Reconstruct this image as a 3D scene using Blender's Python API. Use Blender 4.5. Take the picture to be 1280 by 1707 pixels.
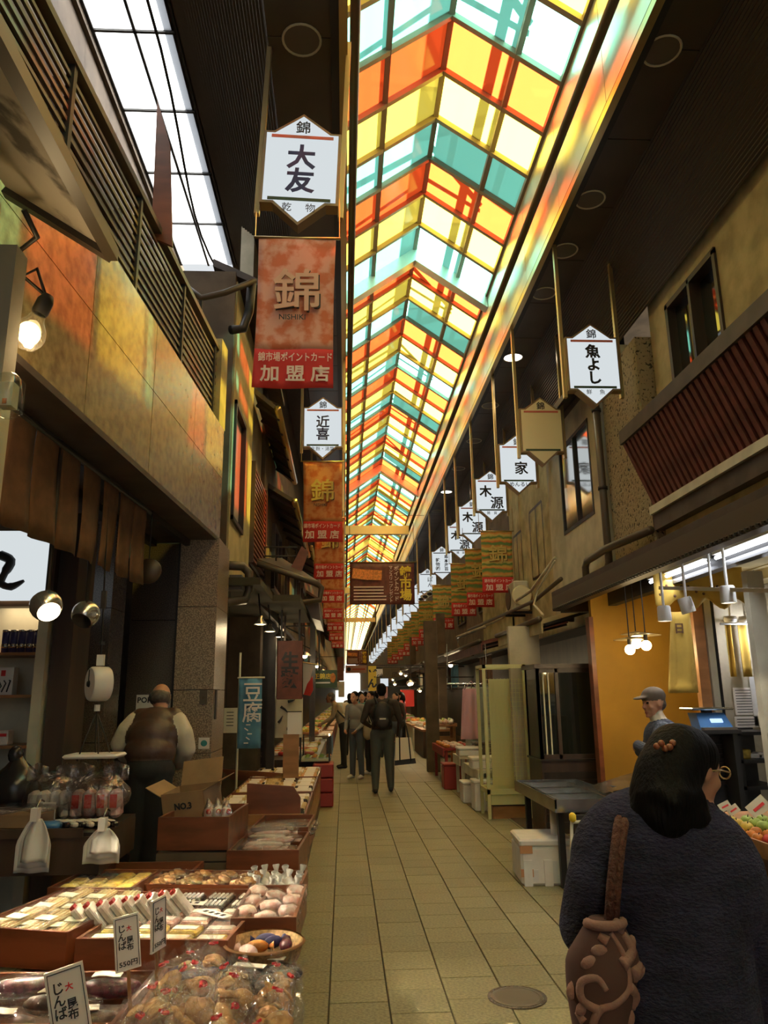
import bpy, bmesh, math, random
import numpy as np
from mathutils import Vector, Matrix, Euler, noise as mnoise
for o in list(bpy.data.objects): bpy.data.objects.remove(o)
SC = bpy.context.scene
COL = SC.collection
PI = math.pi

# ------------------------------------------------------------------ camera, sky, sun, exposure
FPX, CAMH, VPX, VPY = 1250.0, 1.55, 574.0, 1160.0          # focal length and street vanishing point, 1280x1707 frame
_y = Vector(((VPX - 640) / FPX, -(VPY - 853.5) / FPX, -1)).normalized()
_x = Vector((-_y.z, 0, _y.x)).normalized()
_z = _x.cross(_y)
ROT = Matrix((_x, _y, _z))                                  # rows: world axes in camera coordinates
cam_data = bpy.data.cameras.new('camera')
cam = bpy.data.objects.new('camera', cam_data); COL.objects.link(cam)
cam_data.sensor_fit = 'VERTICAL'; cam_data.sensor_height = 36.0
cam_data.lens = FPX / 1707.0 * 36.0
cam_data.clip_end = 600
cam.matrix_world = Matrix.Translation((0, 0, CAMH)) @ ROT.to_4x4()
SC.camera = cam

world = bpy.data.worlds.new('sky'); SC.world = world
world.use_nodes = True
wb = world.node_tree.nodes['Background']
wb.inputs['Color'].default_value = (0.93, 0.97, 1.0, 1)
wb.inputs['Strength'].default_value = 1.0

sun_data = bpy.data.lights.new('sun', 'SUN'); sun = bpy.data.objects.new('sun', sun_data); COL.objects.link(sun)
sun_data.energy = 46.0; sun_data.angle = math.radians(.55); sun_data.color = (1, 0.96, 0.88)
sun.rotation_euler = Vector((-0.63, 0.10, -0.85)).to_track_quat('-Z', 'Y').to_euler()

SC.view_settings.view_transform = 'Standard'
SC.view_settings.look = 'None'
SC.view_settings.exposure = -0.30
SC.view_settings.gamma = 1.0
SC.view_settings.use_curve_mapping = False
SC.cycles.max_bounces = 8; SC.cycles.transparent_max_bounces = 24
SC.cycles.caustics_reflective = False; SC.cycles.caustics_refractive = False
SC.cycles.sample_clamp_indirect = 4.0

def at(u, v, X=None, Y=None, Z=None):
    """point of the place that stands at photo position (u, v) on the plane X=, Y= or Z="""
    d = ROT @ Vector(((u - 640) / FPX, -(v - 853.5) / FPX, -1))
    t = X / d.x if X is not None else (Y / d.y if Y is not None else (Z - CAMH) / d.z)
    return Vector((0, 0, CAMH)) + d * t

# ------------------------------------------------------------------ helpers
def tag(o, label=None, cat=None, group=None, kind=None):
    if label: o['label'] = label
    if cat: o['category'] = cat
    if group: o['group'] = group
    if kind: o['kind'] = kind
    return o
def wm(o):
    m = o.matrix_basis.copy()
    while o.parent:
        o = o.parent; m = o.matrix_basis @ m
    return m
def thing(name, loc, label, cat, group=None, rz=0.0, rot=None):
    o = bpy.data.objects.new(name, None); COL.objects.link(o)
    o.empty_display_size = 0.05
    o.location = loc; o.rotation_euler = rot if rot else (0, 0, rz)
    return tag(o, label, cat, group)
def copy_tree(o, parent=None):
    c = o.copy(); COL.objects.link(c); c.parent = parent
    for ch in list(o.children): copy_tree(ch, c)
    return c
def rotm(rx=0, ry=0, rz=0): return Euler((rx, ry, rz)).to_matrix()

class MB:
    """collects shapes, builds ONE mesh object"""
    def __init__(s): s.v = []; s.f = []; s.m = []
    def add(s, vs, fs, mi=0):
        b = len(s.v); s.v += [Vector(p) for p in vs]
        for f in fs: s.f.append([b + i for i in f]); s.m.append(mi)
        return s
    def box(s, c, d, R=None, mi=0):
        c = Vector(c); hx, hy, hz = d[0] / 2, d[1] / 2, d[2] / 2
        vs = [Vector((x, y, z)) for z in (-hz, hz) for y in (-hy, hy) for x in (-hx, hx)]
        vs = [(R @ p if R else p) + c for p in vs]
        return s.add(vs, [(0, 2, 3, 1), (4, 5, 7, 6), (0, 1, 5, 4), (2, 6, 7, 3), (0, 4, 6, 2), (1, 3, 7, 5)], mi)
    def bx(s, x0, x1, y0, y1, z0, z1, mi=0):
        return s.box(((x0 + x1) / 2, (y0 + y1) / 2, (z0 + z1) / 2), (abs(x1 - x0), abs(y1 - y0), abs(z1 - z0)), None, mi)
    def cbox(s, c, d, ch=0.01, R=None, mi=0):
        """box with chamfered vertical and top edges"""
        c = Vector(c); hx, hy, hz = d[0] / 2, d[1] / 2, d[2] / 2
        k = min(ch, hx * .9, hy * .9, hz * .9)
        def ring(z, i): return [(-hx + i, -hy, z), (hx - i, -hy, z), (hx, -hy + i, z), (hx, hy - i, z), (hx - i, hy, z), (-hx + i, hy, z), (-hx, hy - i, z), (-hx, -hy + i, z)]
        def ring2(z): return [(x * (hx - k) / hx, y * (hy - k) / hy, z) for x, y, _ in ring(0, k)]
        vs = ring2(-hz) + ring(-hz + k, k) + ring(hz - k, k) + ring2(hz)
        vs = [(R @ Vector(p) if R else Vector(p)) + c for p in vs]
        fs = [tuple(range(7, -1, -1)), tuple(range(24, 32))]
        for r in range(3):
            for i in range(8):
                j = (i + 1) % 8; fs.append((r * 8 + i, r * 8 + j, r * 8 + 8 + j, r * 8 + 8 + i))
        return s.add(vs, fs, mi)
    def bar(s, p, q, w, h=None, up=(0, 0, 1), mi=0):
        """square bar from p to q"""
        p = Vector(p); q = Vector(q); h = h or w; d = (q - p).normalized(); up = Vector(up)
        if abs(d.dot(up)) > .99: up = Vector((0, 1, 0))
        a = d.cross(up).normalized(); b = a.cross(d)
        vs = [e + a * (x * w / 2) + b * (z * h / 2) for e in (p, q) for x, z in ((-1, -1), (1, -1), (1, 1), (-1, 1))]
        return s.add(vs, [(0, 1, 2, 3), (7, 6, 5, 4), (0, 4, 5, 1), (1, 5, 6, 2), (2, 6, 7, 3), (3, 7, 4, 0)], mi)
    def cyl(s, p, q, r0, r1=None, n=12, cap=True, mi=0):
        p = Vector(p); q = Vector(q); r1 = r0 if r1 is None else r1; d = (q - p).normalized()
        a = d.orthogonal().normalized(); b = d.cross(a)
        vs = []
        for e, r in ((p, r0), (q, r1)):
            for i in range(n):
                t = 2 * PI * i / n; vs.append(e + (a * math.cos(t) + b * math.sin(t)) * r)
        fs = [(i, (i + 1) % n, n + (i + 1) % n, n + i) for i in range(n)]
        if cap: fs += [tuple(range(n - 1, -1, -1)), tuple(range(n, 2 * n))]
        return s.add(vs, fs, mi)
    def tube(s, pts, r, n=8, mi=0, cap=True):
        pts = [Vector(p) for p in pts]; rs = r if isinstance(r, (list, tuple)) else [r] * len(pts)
        vs = []; a = None
        for i, p in enumerate(pts):
            d = ((pts[min(i + 1, len(pts) - 1)] - pts[max(i - 1, 0)])).normalized()
            if a is None: a = d.orthogonal().normalized()
            else: a = (a - d * a.dot(d)).normalized()
            b = d.cross(a)
            for k in range(n):
                t = 2 * PI * k / n; vs.append(p + (a * math.cos(t) + b * math.sin(t)) * rs[i])
        fs = []
        for i in range(len(pts) - 1):
            for k in range(n):
                fs.append((i * n + k, i * n + (k + 1) % n, (i + 1) * n + (k + 1) % n, (i + 1) * n + k))
        if cap: fs += [tuple(range(n - 1, -1, -1)), tuple(range((len(pts) - 1) * n, len(pts) * n))]
        return s.add(vs, fs, mi)
    def lathe(s, prof, c=(0, 0, 0), n=20, R=None, mi=0, sc=(1, 1, 1), cap=False):
        c = Vector(c); vs = []
        for r, z in prof:
            for k in range(n):
                t = 2 * PI * k / n; p = Vector((r * math.cos(t) * sc[0], r * math.sin(t) * sc[1], z * sc[2])); vs.append((R @ p if R else p) + c)
        fs = []
        for i in range(len(prof) - 1):
            for k in range(n):
                fs.append((i * n + k, i * n + (k + 1) % n, (i + 1) * n + (k + 1) % n, (i + 1) * n + k))
        if cap and prof[0][0] > 1e-4: fs.append(tuple(range(n - 1, -1, -1)))
        if cap and prof[-1][0] > 1e-4: fs.append(tuple(range((len(prof) - 1) * n, len(prof) * n)))
        return s.add(vs, fs, mi)
    def sph(s, c, r, n=14, m=8, R=None, mi=0):
        r = (r, r, r) if isinstance(r, (int, float)) else r
        prof = [(max(math.sin(PI * i / m), 1e-5), -math.cos(PI * i / m)) for i in range(m + 1)]
        return s.lathe(prof, c, n, R, mi, r) if R is None else s._sphR(c, r, prof, n, R, mi)
    def _sphR(s, c, r, prof, n, R, mi):
        c = Vector(c); vs = []
        for q, z in prof:
            for k in range(n):
                t = 2 * PI * k / n; vs.append(R @ Vector((q * math.cos(t) * r[0], q * math.sin(t) * r[1], z * r[2])) + c)
        fs = [(i * n + k, i * n + (k + 1) % n, (i + 1) * n + (k + 1) % n, (i + 1) * n + k) for i in range(len(prof) - 1) for k in range(n)]
        return s.add(vs, fs, mi)
    def prism(s, poly, d, mi=0):
        """closed polygon (list of 3D points) pushed along vector d"""
        d = Vector(d); n = len(poly); vs = [Vector(p) for p in poly] + [Vector(p) + d for p in poly]
        fs = [tuple(range(n - 1, -1, -1)), tuple(range(n, 2 * n))] + [(i, (i + 1) % n, n + (i + 1) % n, n + i) for i in range(n)]
        return s.add(vs, fs, mi)
    def quad(s, a, b, c, d, mi=0): return s.add([a, b, c, d], [(0, 1, 2, 3)], mi)
    def sheet(s, fn, nu, nv, th=0.004, mi=0):
        """thick sheet: fn(u,v)->point, u,v in 0..1"""
        P = [[Vector(fn(i / nu, j / nv)) for i in range(nu + 1)] for j in range(nv + 1)]
        vs = []
        for side in (-1, 1):
            for j in range(nv + 1):
                for i in range(nu + 1):
                    du = P[j][min(i + 1, nu)] - P[j][max(i - 1, 0)]; dv = P[min(j + 1, nv)][i] - P[max(j - 1, 0)][i]
                    n = du.cross(dv); n = n.normalized() if n.length > 1e-9 else Vector((0, 0, 1))
                    vs.append(P[j][i] + n * (side * th / 2))
        W = nu + 1; N = W * (nv + 1); fs = []
        for j in range(nv):
            for i in range(nu):
                a = j * W + i; fs.append((a + W, a + W + 1, a + 1, a)); fs.append((N + a, N + a + 1, N + a + W + 1, N + a + W))
        for i in range(nu):
            fs.append((i, i + 1, N + i + 1, N + i)); a = nv * W + i; fs.append((a + 1, a, N + a, N + a + 1))
        for j in range(nv):
            a = j * W; fs.append((a + W, a, N + a, N + a + W)); a = j * W + nu; fs.append((a, a + W, N + a + W, N + a))
        return s.add(vs, fs, mi)
    def mesh(s, name, mats, smooth=False):
        me = bpy.data.meshes.new(name)
        me.from_pydata([tuple(p) for p in s.v], [], s.f)
        for m in (mats if isinstance(mats, (list, tuple)) else [mats]): me.materials.append(M[m] if isinstance(m, str) else m)
        if any(s.m): me.polygons.foreach_set('material_index', s.m)
        bm = bmesh.new(); bm.from_mesh(me); bmesh.ops.recalc_face_normals(bm, faces=bm.faces); bm.to_mesh(me); bm.free()
        if smooth:
            me.polygons.foreach_set('use_smooth', [True] * len(me.polygons))
            if smooth is not True:
                me.set_sharp_from_angle(angle=math.radians(smooth))
        me.update()
        return me
    def build(s, name, mats, parent=None, smooth=False, local=False):
        """world-space shapes; put into the parent's space unless local"""
        if parent is not None and not local:
            inv = wm(parent).inverted(); s.v = [inv @ p for p in s.v]
        return link(name, s.mesh(name, mats, smooth), parent)
def link(name, me, parent=None, loc=None, rot=None, scale=None):
    o = bpy.data.objects.new(name, me); COL.objects.link(o); o.parent = parent
    if loc is not None: o.location = loc
    if rot is not None: o.rotation_euler = rot
    if scale is not None: o.scale = scale
    return o

# ------------------------------------------------------------------ procedural materials
M = {}
def mat(name, col, rough=0.6, metal=0.0, var=0.0, vscale=8.0, bump=0.0, bscale=40.0, emit=None, estr=0.0, spec=None, rnd=0.0, col2=None, lo=.38, hi=.62, stretch=(1, 1, 1), alpha=None):
    m = bpy.data.materials.new(name); m.use_nodes = True; M[name] = m
    nt = m.node_tree; N = nt.nodes; L = nt.links; b = N['Principled BSDF']
    c = tuple(col) + (1,)
    b.inputs['Base Color'].default_value = c; b.inputs['Roughness'].default_value = rough; b.inputs['Metallic'].default_value = metal
    if spec is not None: b.inputs['Specular IOR Level'].default_value = spec
    if emit: b.inputs['Emission Color'].default_value = tuple(emit) + (1,); b.inputs['Emission Strength'].default_value = estr
    if alpha is not None: b.inputs['Alpha'].default_value = alpha
    out = None
    if var or col2 or bump:
        tc = N.new('ShaderNodeTexCoord'); mp = N.new('ShaderNodeMapping'); mp.inputs['Scale'].default_value = stretch
        L.new(tc.outputs['Object'], mp.inputs['Vector'])
    if var or col2:
        nz = N.new('ShaderNodeTexNoise'); nz.inputs['Scale'].default_value = vscale; nz.inputs['Detail'].default_value = 6
        L.new(mp.outputs['Vector'], nz.inputs['Vector'])
        rp = N.new('ShaderNodeValToRGB'); L.new(nz.outputs['Fac'], rp.inputs['Fac'])
        d = col2 if col2 else tuple(x * (1 - var) for x in col)
        rp.color_ramp.elements[0].position = lo; rp.color_ramp.elements[1].position = hi
        rp.color_ramp.elements[0].color = tuple(d) + (1,); rp.color_ramp.elements[1].color = tuple(min(1, x * (1 + var * .5)) for x in col) + (1,)
        out = rp.outputs['Color']
    if rnd:
        oi = N.new('ShaderNodeObjectInfo'); hs = N.new('ShaderNodeHueSaturation')
        mr = N.new('ShaderNodeMapRange'); mr.inputs['To Min'].default_value = 1 - rnd; mr.inputs['To Max'].default_value = 1 + rnd
        L.new(oi.outputs['Random'], mr.inputs['Value']); L.new(mr.outputs['Result'], hs.inputs['Value'])
        if out: L.new(out, hs.inputs['Color'])
        else: hs.inputs['Color'].default_value = c
        out = hs.outputs['Color']
    if out: L.new(out, b.inputs['Base Color'])
    if bump:
        n2 = N.new('ShaderNodeTexNoise'); n2.inputs['Scale'].default_value = bscale; n2.inputs['Detail'].default_value = 4
        L.new(mp.outputs['Vector'], n2.inputs['Vector'])
        bp = N.new('ShaderNodeBump'); bp.inputs['Strength'].default_value = bump; bp.inputs['Distance'].default_value = .02
        L.new(n2.outputs['Fac'], bp.inputs['Height']); L.new(bp.outputs['Normal'], b.inputs['Normal'])
    return m
def spline(pts, n=5):
    """smooth curve through points"""
    pts = [Vector(p) for p in pts]; out = []
    for i in range(len(pts) - 1):
        p0, p1, p2, p3 = pts[max(i - 1, 0)], pts[i], pts[i + 1], pts[min(i + 2, len(pts) - 1)]
        for k in range(n):
            t = k / n; out.append(.5 * ((2 * p1) + (p2 - p0) * t + (2 * p0 - 5 * p1 + 4 * p2 - p3) * t * t + (3 * p1 - p0 - 3 * p2 + p3) * t ** 3))
    return out + [pts[-1]]
def nodemat(name):
    m = bpy.data.materials.new(name); m.use_nodes = True; M[name] = m
    m.node_tree.nodes.clear(); return m, m.node_tree.nodes, m.node_tree.links
def pane_mat(name, tint, clear=0.17):
    m, N, L = nodemat(name)
    tr = N.new('ShaderNodeBsdfTranslucent'); tr.inputs['Color'].default_value = tuple(x * .92 for x in tint) + (1,)
    tp = N.new('ShaderNodeBsdfTransparent'); tp.inputs['Color'].default_value = tuple(tint) + (1,)
    gl = N.new('ShaderNodeBsdfGlossy'); gl.inputs['Roughness'].default_value = .15
    m1 = N.new('ShaderNodeMixShader'); m1.inputs[0].default_value = clear
    m2 = N.new('ShaderNodeMixShader'); m2.inputs[0].default_value = .03
    o = N.new('ShaderNodeOutputMaterial')
    L.new(tr.outputs[0], m1.inputs[1]); L.new(tp.outputs[0], m1.inputs[2]); L.new(m1.outputs[0], m2.inputs[1]); L.new(gl.outputs[0], m2.inputs[2]); L.new(m2.outputs[0], o.inputs[0])
def film_mat(name, tint=(1, 1, 1), gloss=.22, rough=.12, bscale=25, bump=.9):
    """clear crinkled plastic film"""
    m, N, L = nodemat(name)
    tp = N.new('ShaderNodeBsdfTransparent'); tp.inputs['Color'].default_value = tuple(tint) + (1,)
    gl = N.new('ShaderNodeBsdfGlossy'); gl.inputs['Roughness'].default_value = rough
    tc = N.new('ShaderNodeTexCoord'); nz = N.new('ShaderNodeTexNoise'); nz.inputs['Scale'].default_value = bscale; nz.inputs['Detail'].default_value = 3; nz.inputs['Distortion'].default_value = 1.5
    bp = N.new('ShaderNodeBump'); bp.inputs['Strength'].default_value = bump; bp.inputs['Distance'].default_value = .03
    L.new(tc.outputs['Object'], nz.inputs['Vector']); L.new(nz.outputs['Fac'], bp.inputs['Height']); L.new(bp.outputs['Normal'], gl.inputs['Normal'])
    lw = N.new('ShaderNodeLayerWeight'); lw.inputs['Blend'].default_value = .35; L.new(bp.outputs['Normal'], lw.inputs['Normal'])
    mr = N.new('ShaderNodeMapRange'); mr.inputs['To Min'].default_value = gloss * .5; mr.inputs['To Max'].default_value = min(1, gloss * 2.2)
    L.new(lw.outputs['Facing'], mr.inputs['Value'])
    df = N.new('ShaderNodeBsdfDiffuse'); df.inputs['Color'].default_value = (.8, .8, .8, 1)
    m0 = N.new('ShaderNodeMixShader'); m0.inputs[0].default_value = .025; L.new(tp.outputs[0], m0.inputs[1]); L.new(df.outputs[0], m0.inputs[2])
    mx = N.new('ShaderNodeMixShader'); o = N.new('ShaderNodeOutputMaterial')
    L.new(mr.outputs['Result'], mx.inputs[0]); L.new(m0.outputs[0], mx.inputs[1]); L.new(gl.outputs[0], mx.inputs[2]); L.new(mx.outputs[0], o.inputs[0])
def emit_mat(name, col, s):
    m, N, L = nodemat(name); e = N.new('ShaderNodeEmission'); e.inputs[0].default_value = tuple(col) + (1,); e.inputs[1].default_value = s
    o = N.new('ShaderNodeOutputMaterial'); L.new(e.outputs[0], o.inputs[0])
def stripe_mat(name, cols, scale, rough=.8, axis=2, wob=.15):
    """fabric striped along one object axis"""
    m = mat(name, cols[0], rough); nt = m.node_tree; N = nt.nodes; L = nt.links
    tc = N.new('ShaderNodeTexCoord'); sp = N.new('ShaderNodeSeparateXYZ'); L.new(tc.outputs['Object'], sp.inputs[0])
    nz = N.new('ShaderNodeTexNoise'); nz.inputs['Scale'].default_value = 5; L.new(tc.outputs['Object'], nz.inputs['Vector'])
    ma = N.new('ShaderNodeMath'); ma.operation = 'MULTIPLY_ADD'; ma.inputs[1].default_value = wob; L.new(nz.outputs['Fac'], ma.inputs[0]); L.new(sp.outputs[axis], ma.inputs[2])
    ms = N.new('ShaderNodeMath'); ms.operation = 'MULTIPLY'; ms.inputs[1].default_value = scale; L.new(ma.outputs[0], ms.inputs[0])
    fr = N.new('ShaderNodeMath'); fr.operation = 'FRACT'; L.new(ms.outputs[0], fr.inputs[0])
    rp = N.new('ShaderNodeValToRGB'); L.new(fr.outputs[0], rp.inputs['Fac']); rp.color_ramp.interpolation = 'EASE'
    e = rp.color_ramp.elements
    while len(e) < len(cols): e.new(0.5)
    for i, c in enumerate(cols): e[i].position = i / len(cols); e[i].color = tuple(c) + (1,)
    L.new(rp.outputs['Color'], N['Principled BSDF'].inputs['Base Color'])

# roof and building surfaces
pane_mat('pane_red', (1, .105, .022)); pane_mat('pane_yellow', (1, .80, .10)); pane_mat('pane_cyan', (.28, .95, .74)); pane_mat('pane_white', (.95, .97, 1), .35)
mat('tile', (.235, .203, .102), .62, var=.28, vscale=60, bump=.12, bscale=160, rnd=.10)
mat('tile_far', (.235, .203, .102), .62, var=.25, vscale=3, bump=.1, bscale=90)
mat('joint', (.06, .05, .03), .9)
mat('soffit', (.07, .052, .035), .42, var=.15, vscale=2)
mat('corrugated', (.06, .045, .03), .6)
mat('rafter', (.24, .18, .14), .5)
mat('bright_metal', (.62, .60, .56), .22, .85)
mat('fascia_metal', (.75, .73, .68), .28, .55, var=.15, vscale=1.5)
mat('gold_metal', (.55, .42, .2), .3, .8)
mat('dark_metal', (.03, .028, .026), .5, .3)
mat('steel', (.42, .42, .40), .25, .95, var=.2, vscale=6)
mat('granite', (.30, .225, .155), .36, var=.55, vscale=90, col2=(.14, .10, .07), lo=.42, hi=.6, bump=.02, bscale=120)
mat('granite_gold', (.31, .235, .10), .25, col2=(.15, .105, .04), vscale=14, lo=.3, hi=.62, bump=.05, bscale=60)
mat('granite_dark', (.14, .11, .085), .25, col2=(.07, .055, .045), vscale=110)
mat('plaster', (.50, .42, .22), .85, var=.25, vscale=3, bump=.15, bscale=30)
mat('plaster_white', (.52, .47, .34), .85, var=.2, vscale=2.5, bump=.1, bscale=25)
mat('stucco', (.36, .28, .16), .95, col2=(.05, .04, .025), vscale=26, lo=.36, hi=.44, bump=1.0, bscale=26)
mat('brown_wall', (.13, .09, .055), .8, var=.3, vscale=3)
mat('dark_wood', (.055, .032, .02), .45, var=.4, vscale=5, stretch=(1, 1, .15))
mat('black_wood', (.028, .02, .015), .4, var=.3, vscale=5)
mat('red_wood', (.24, .075, .03), .38, var=.35, vscale=6, stretch=(.3, 1, 1))
mat('tray_wood', (.20, .062, .026), .35, var=.4, vscale=9, stretch=(.25, 1, 1), rnd=.18)
mat('orange_wood', (.40, .19, .07), .45, var=.3, vscale=6, stretch=(.3, 1, 1))
mat('yellow_wall', (.52, .28, .03), .7, var=.12, vscale=2)
mat('awning_red', (.16, .045, .03), .6, var=.3, vscale=6)
mat('awning_dark', (.07, .05, .04), .6, var=.3, vscale=4)
mat('pipe_brown', (.075, .055, .035), .45)
mat('black', (.012, .012, .012), .5)
mat('white_paint', (.75, .73, .66), .5)
mat('cream', (.62, .58, .42), .6, var=.15, vscale=3)
mat('rack_green', (.60, .58, .27), .5)
mat('eave_board', (.42, .38, .33), .85, col2=(.10, .09, .08), vscale=3.2, lo=.34, hi=.42, bump=.2, bscale=12)
mat('grey_plastic', (.45, .47, .46), .4)
mat('window_glass', (.02, .02, .02), .04, 0, spec=1.0)
mat('glass_mirror', (.6, .6, .58), .09, 1.0, bump=.04, bscale=3)
mat('cabinet_glass', (.015, .017, .014), .05, spec=.8)
film_mat('clear_glass', (.93, .97, .95), .08, .03, 2, .02)
# fabrics, paper, goods
mat('paper', (.78, .74, .68), .7); mat('paper_pink', (.75, .52, .46), .7); mat('ink', (.02, .02, .025), .6); mat('ink_blue', (.03, .03, .12), .6)
mat('ink_red', (.65, .03, .03), .6); mat('sign_red', (.62, .16, .10), .5); mat('sign_green', (.10, .22, .08), .5)
mat('banner_red', (.58, .035, .03), .8); mat('banner_text', (.85, .68, .58), .8)
mat('banner_pink', (.72, .36, .27), .85, col2=(.62, .17, .08), vscale=7, lo=.42, hi=.55)
mat('banner_orange', (.62, .27, .10), .85, col2=(.50, .12, .03), vscale=7, lo=.4, hi=.55)
mat('banner_relief', (.70, .42, .30), .85); mat('banner_relief_gold', (.60, .45, .12), .85)
stripe_mat('banner_stripe', [(.62, .14, .04), (.62, .38, .07), (.10, .24, .06), (.60, .46, .13), (.60, .25, .05), (.14, .26, .07)], 3.2)
mat('cloth_brown', (.13, .06, .025), .9, var=.25, vscale=10); mat('cloth_yellow', (.62, .40, .07), .85, var=.12, vscale=5)
mat('cloth_white', (.78, .77, .72), .85); mat('cloth_pink', (.62, .36, .42), .85); mat('cloth_blue', (.10, .26, .38), .85, var=.2, vscale=6)
mat('plastic_white', (.72, .72, .70), .35); mat('foam', (.82, .80, .74), .75, var=.06, vscale=9); mat('tape', (.55, .27, .12), .5)
mat('cardboard', (.36, .23, .12), .85, var=.15, vscale=5); mat('plastic_blue', (.06, .18, .42), .35); mat('crate_red', (.30, .03, .025), .5)
mat('plastic_yellow', (.8, .58, .03), .4)
film_mat('film', (1, 1, 1), .12, .06, 22, 1.0); film_mat('film_soft', (.95, .95, .97), .35, .2, 10, .8)
mat('mushroom', (.58, .32, .11), .8, col2=(.26, .11, .035), vscale=22, lo=.35, hi=.6, bump=.5, bscale=30)
mat('dark_goods', (.09, .035, .03), .5, col2=(.03, .012, .012), vscale=14)
mat('purple_goods', (.16, .02, .05), .35, col2=(.05, .006, .02), vscale=40)
mat('noodle', (.62, .46, .22), .6, col2=(.36, .24, .10), vscale=30, stretch=(1, .08, 1), rnd=.2)
mat('cracker', (.60, .33, .13), .7, col2=(.38, .18, .06), vscale=16, rnd=.2)
mat('pink_goods', (.66, .36, .30), .6, col2=(.70, .58, .52), vscale=30, rnd=.15)
mat('white_goods', (.74, .68, .60), .5, var=.2, vscale=20, rnd=.1)
mat('green_goods', (.30, .42, .08), .5, var=.3, vscale=20); mat('yellow_goods', (.62, .44, .06), .45, var=.3, vscale=25, rnd=.2)
mat('black_goods', (.02, .02, .022), .25, rnd=.3); mat('orange_goods', (.70, .24, .04), .45, var=.3, vscale=20, rnd=.2); mat('red_goods', (.55, .05, .04), .4, var=.3, vscale=16, rnd=.2)
mat('wicker', (.50, .30, .13), .7, var=.4, vscale=60)
film_mat('amber_film', (.95, .82, .5), .2, .15, 4, .1)
mat('fridge', (.34, .38, .32), .4)
# people
mat('skin', (.48, .24, .15), .55, var=.08, vscale=20); mat('hair_black', (.0035, .0028, .0025), .6, bump=.35, bscale=110, stretch=(1, 1, .10), spec=.12); mat('hair_grey', (.10, .085, .075), .6, var=.4, vscale=40)
mat('vest', (.085, .045, .032), .45, var=.25, vscale=5, bump=.5, bscale=9); mat('shirt_white', (.60, .54, .42), .85, bump=.35, bscale=14); mat('trousers_black', (.012, .012, .013), .8, bump=.2, bscale=12)
mat('jumper_blue', (.045, .055, .085), .9, bump=.4, bscale=60); mat('cap_grey', (.10, .08, .065), .85)
mat('jacket_dark', (.035, .024, .018), .75, bump=.4, bscale=12); mat('trousers_grey', (.075, .08, .07), .85, bump=.25, bscale=10); mat('backpack', (.018, .015, .014), .6, bump=.2, bscale=30)
mat('jacket_grey', (.22, .21, .19), .85, bump=.3, bscale=12); mat('jeans', (.07, .085, .11), .85); mat('jacket_beige', (.34, .27, .18), .85, bump=.3, bscale=12)
mat('tote', (.88, .80, .60), .8); mat('shoe_white', (.6, .58, .52), .6); mat('coat_black', (.015, .014, .015), .8); mat('cloth_teal', (.05, .25, .25), .8)
m = mat('coat_knit', (.030, .029, .075), .95, col2=(.009, .009, .026), vscale=9, lo=.3, hi=.7, bump=1.0, bscale=70, stretch=(1, 1, 2.2))
mat('bag_pink', (.30, .165, .13), .9, var=.15, vscale=20, bump=.3, bscale=60); mat('bag_dark', (.085, .04, .032), .9); mat('strap_brown', (.10, .035, .02), .7, bump=.8, bscale=80)
mat('lip', (.36, .13, .10), .5); mat('eye', (.03, .02, .02), .25)
mat('hairclip', (.30, .10, .04), .35)
# lamps
emit_mat('bulb_hot', (1, .80, .45), 22); emit_mat('tube_light', (.86, .90, 1), 9); emit_mat('lamp_warm', (1, .80, .50), 8); emit_mat('sign_glow', (.90, .97, 1.0), .92); emit_mat('lamp_white', (1, .93, .85), 6); emit_mat('screen_glow', (.55, .75, 1.0), 1.6)
emit_mat('sign_cream', (1, .97, .9), .85)
film_mat('bulb_glass', (1, .93, .75), .12, .05, 3, .02)
mat('sign_frame', (.28, .19, .10), .4, .4)
mat('sign_unlit', (.85, .76, .46), .45)
mat('frosted_pane', (.66, .66, .62), .25)

# ------------------------------------------------------------------ lettering (all strings made once, while the scene is empty)
TXT = {}
def make_texts(strings):
    tmp = []
    for key, (body, bold) in strings.items():
        cu = bpy.data.curves.new('lettering', 'FONT'); cu.body = body; cu.size = 1.0; cu.align_x = 'CENTER'; cu.align_y = 'CENTER'
        cu.extrude = .012; cu.offset = bold; cu.resolution_u = 2; cu.space_line = 0.95
        o = bpy.data.objects.new('lettering', cu); COL.objects.link(o); tmp.append((key, o))
    bpy.context.view_layer.update(); dg = bpy.context.evaluated_depsgraph_get()
    for key, o in tmp:
        me = bpy.data.meshes.new_from_object(o.evaluated_get(dg)); me.name = 'lettering'
        co = np.empty(len(me.vertices) * 3); me.vertices.foreach_get('co', co); co = co.reshape(-1, 3)
        if len(co):
            c = (co.max(0) + co.min(0)) / 2; co[:, :2] -= c[:2]; ext = (co.max(0) - co.min(0))
            me.vertices.foreach_set('co', co.ravel()); me['w'] = float(ext[0]); me['h'] = float(ext[1])
        TXT[key] = me
    for key, o in tmp:
        cu = o.data; bpy.data.objects.remove(o); bpy.data.curves.remove(cu)
_mcache = {}
def letter(key, parent, loc, height, material, width=None, rot=(PI / 2, 0, 0), name='lettering'):
    """lettering mesh as a part; loc in the parent's space; faces -Y by default"""
    ck = (key, material)
    if ck not in _mcache:
        me = TXT[key].copy(); me.materials.clear(); me.materials.append(M[material]); _mcache[ck] = me
    me = _mcache[ck]; h = TXT[key]['h']; w = TXT[key]['w']
    sy = height / h; sx = (width / w) if width else sy
    return link(name, me, parent, loc, rot, (sx, sy, min(sx, sy)))
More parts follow.
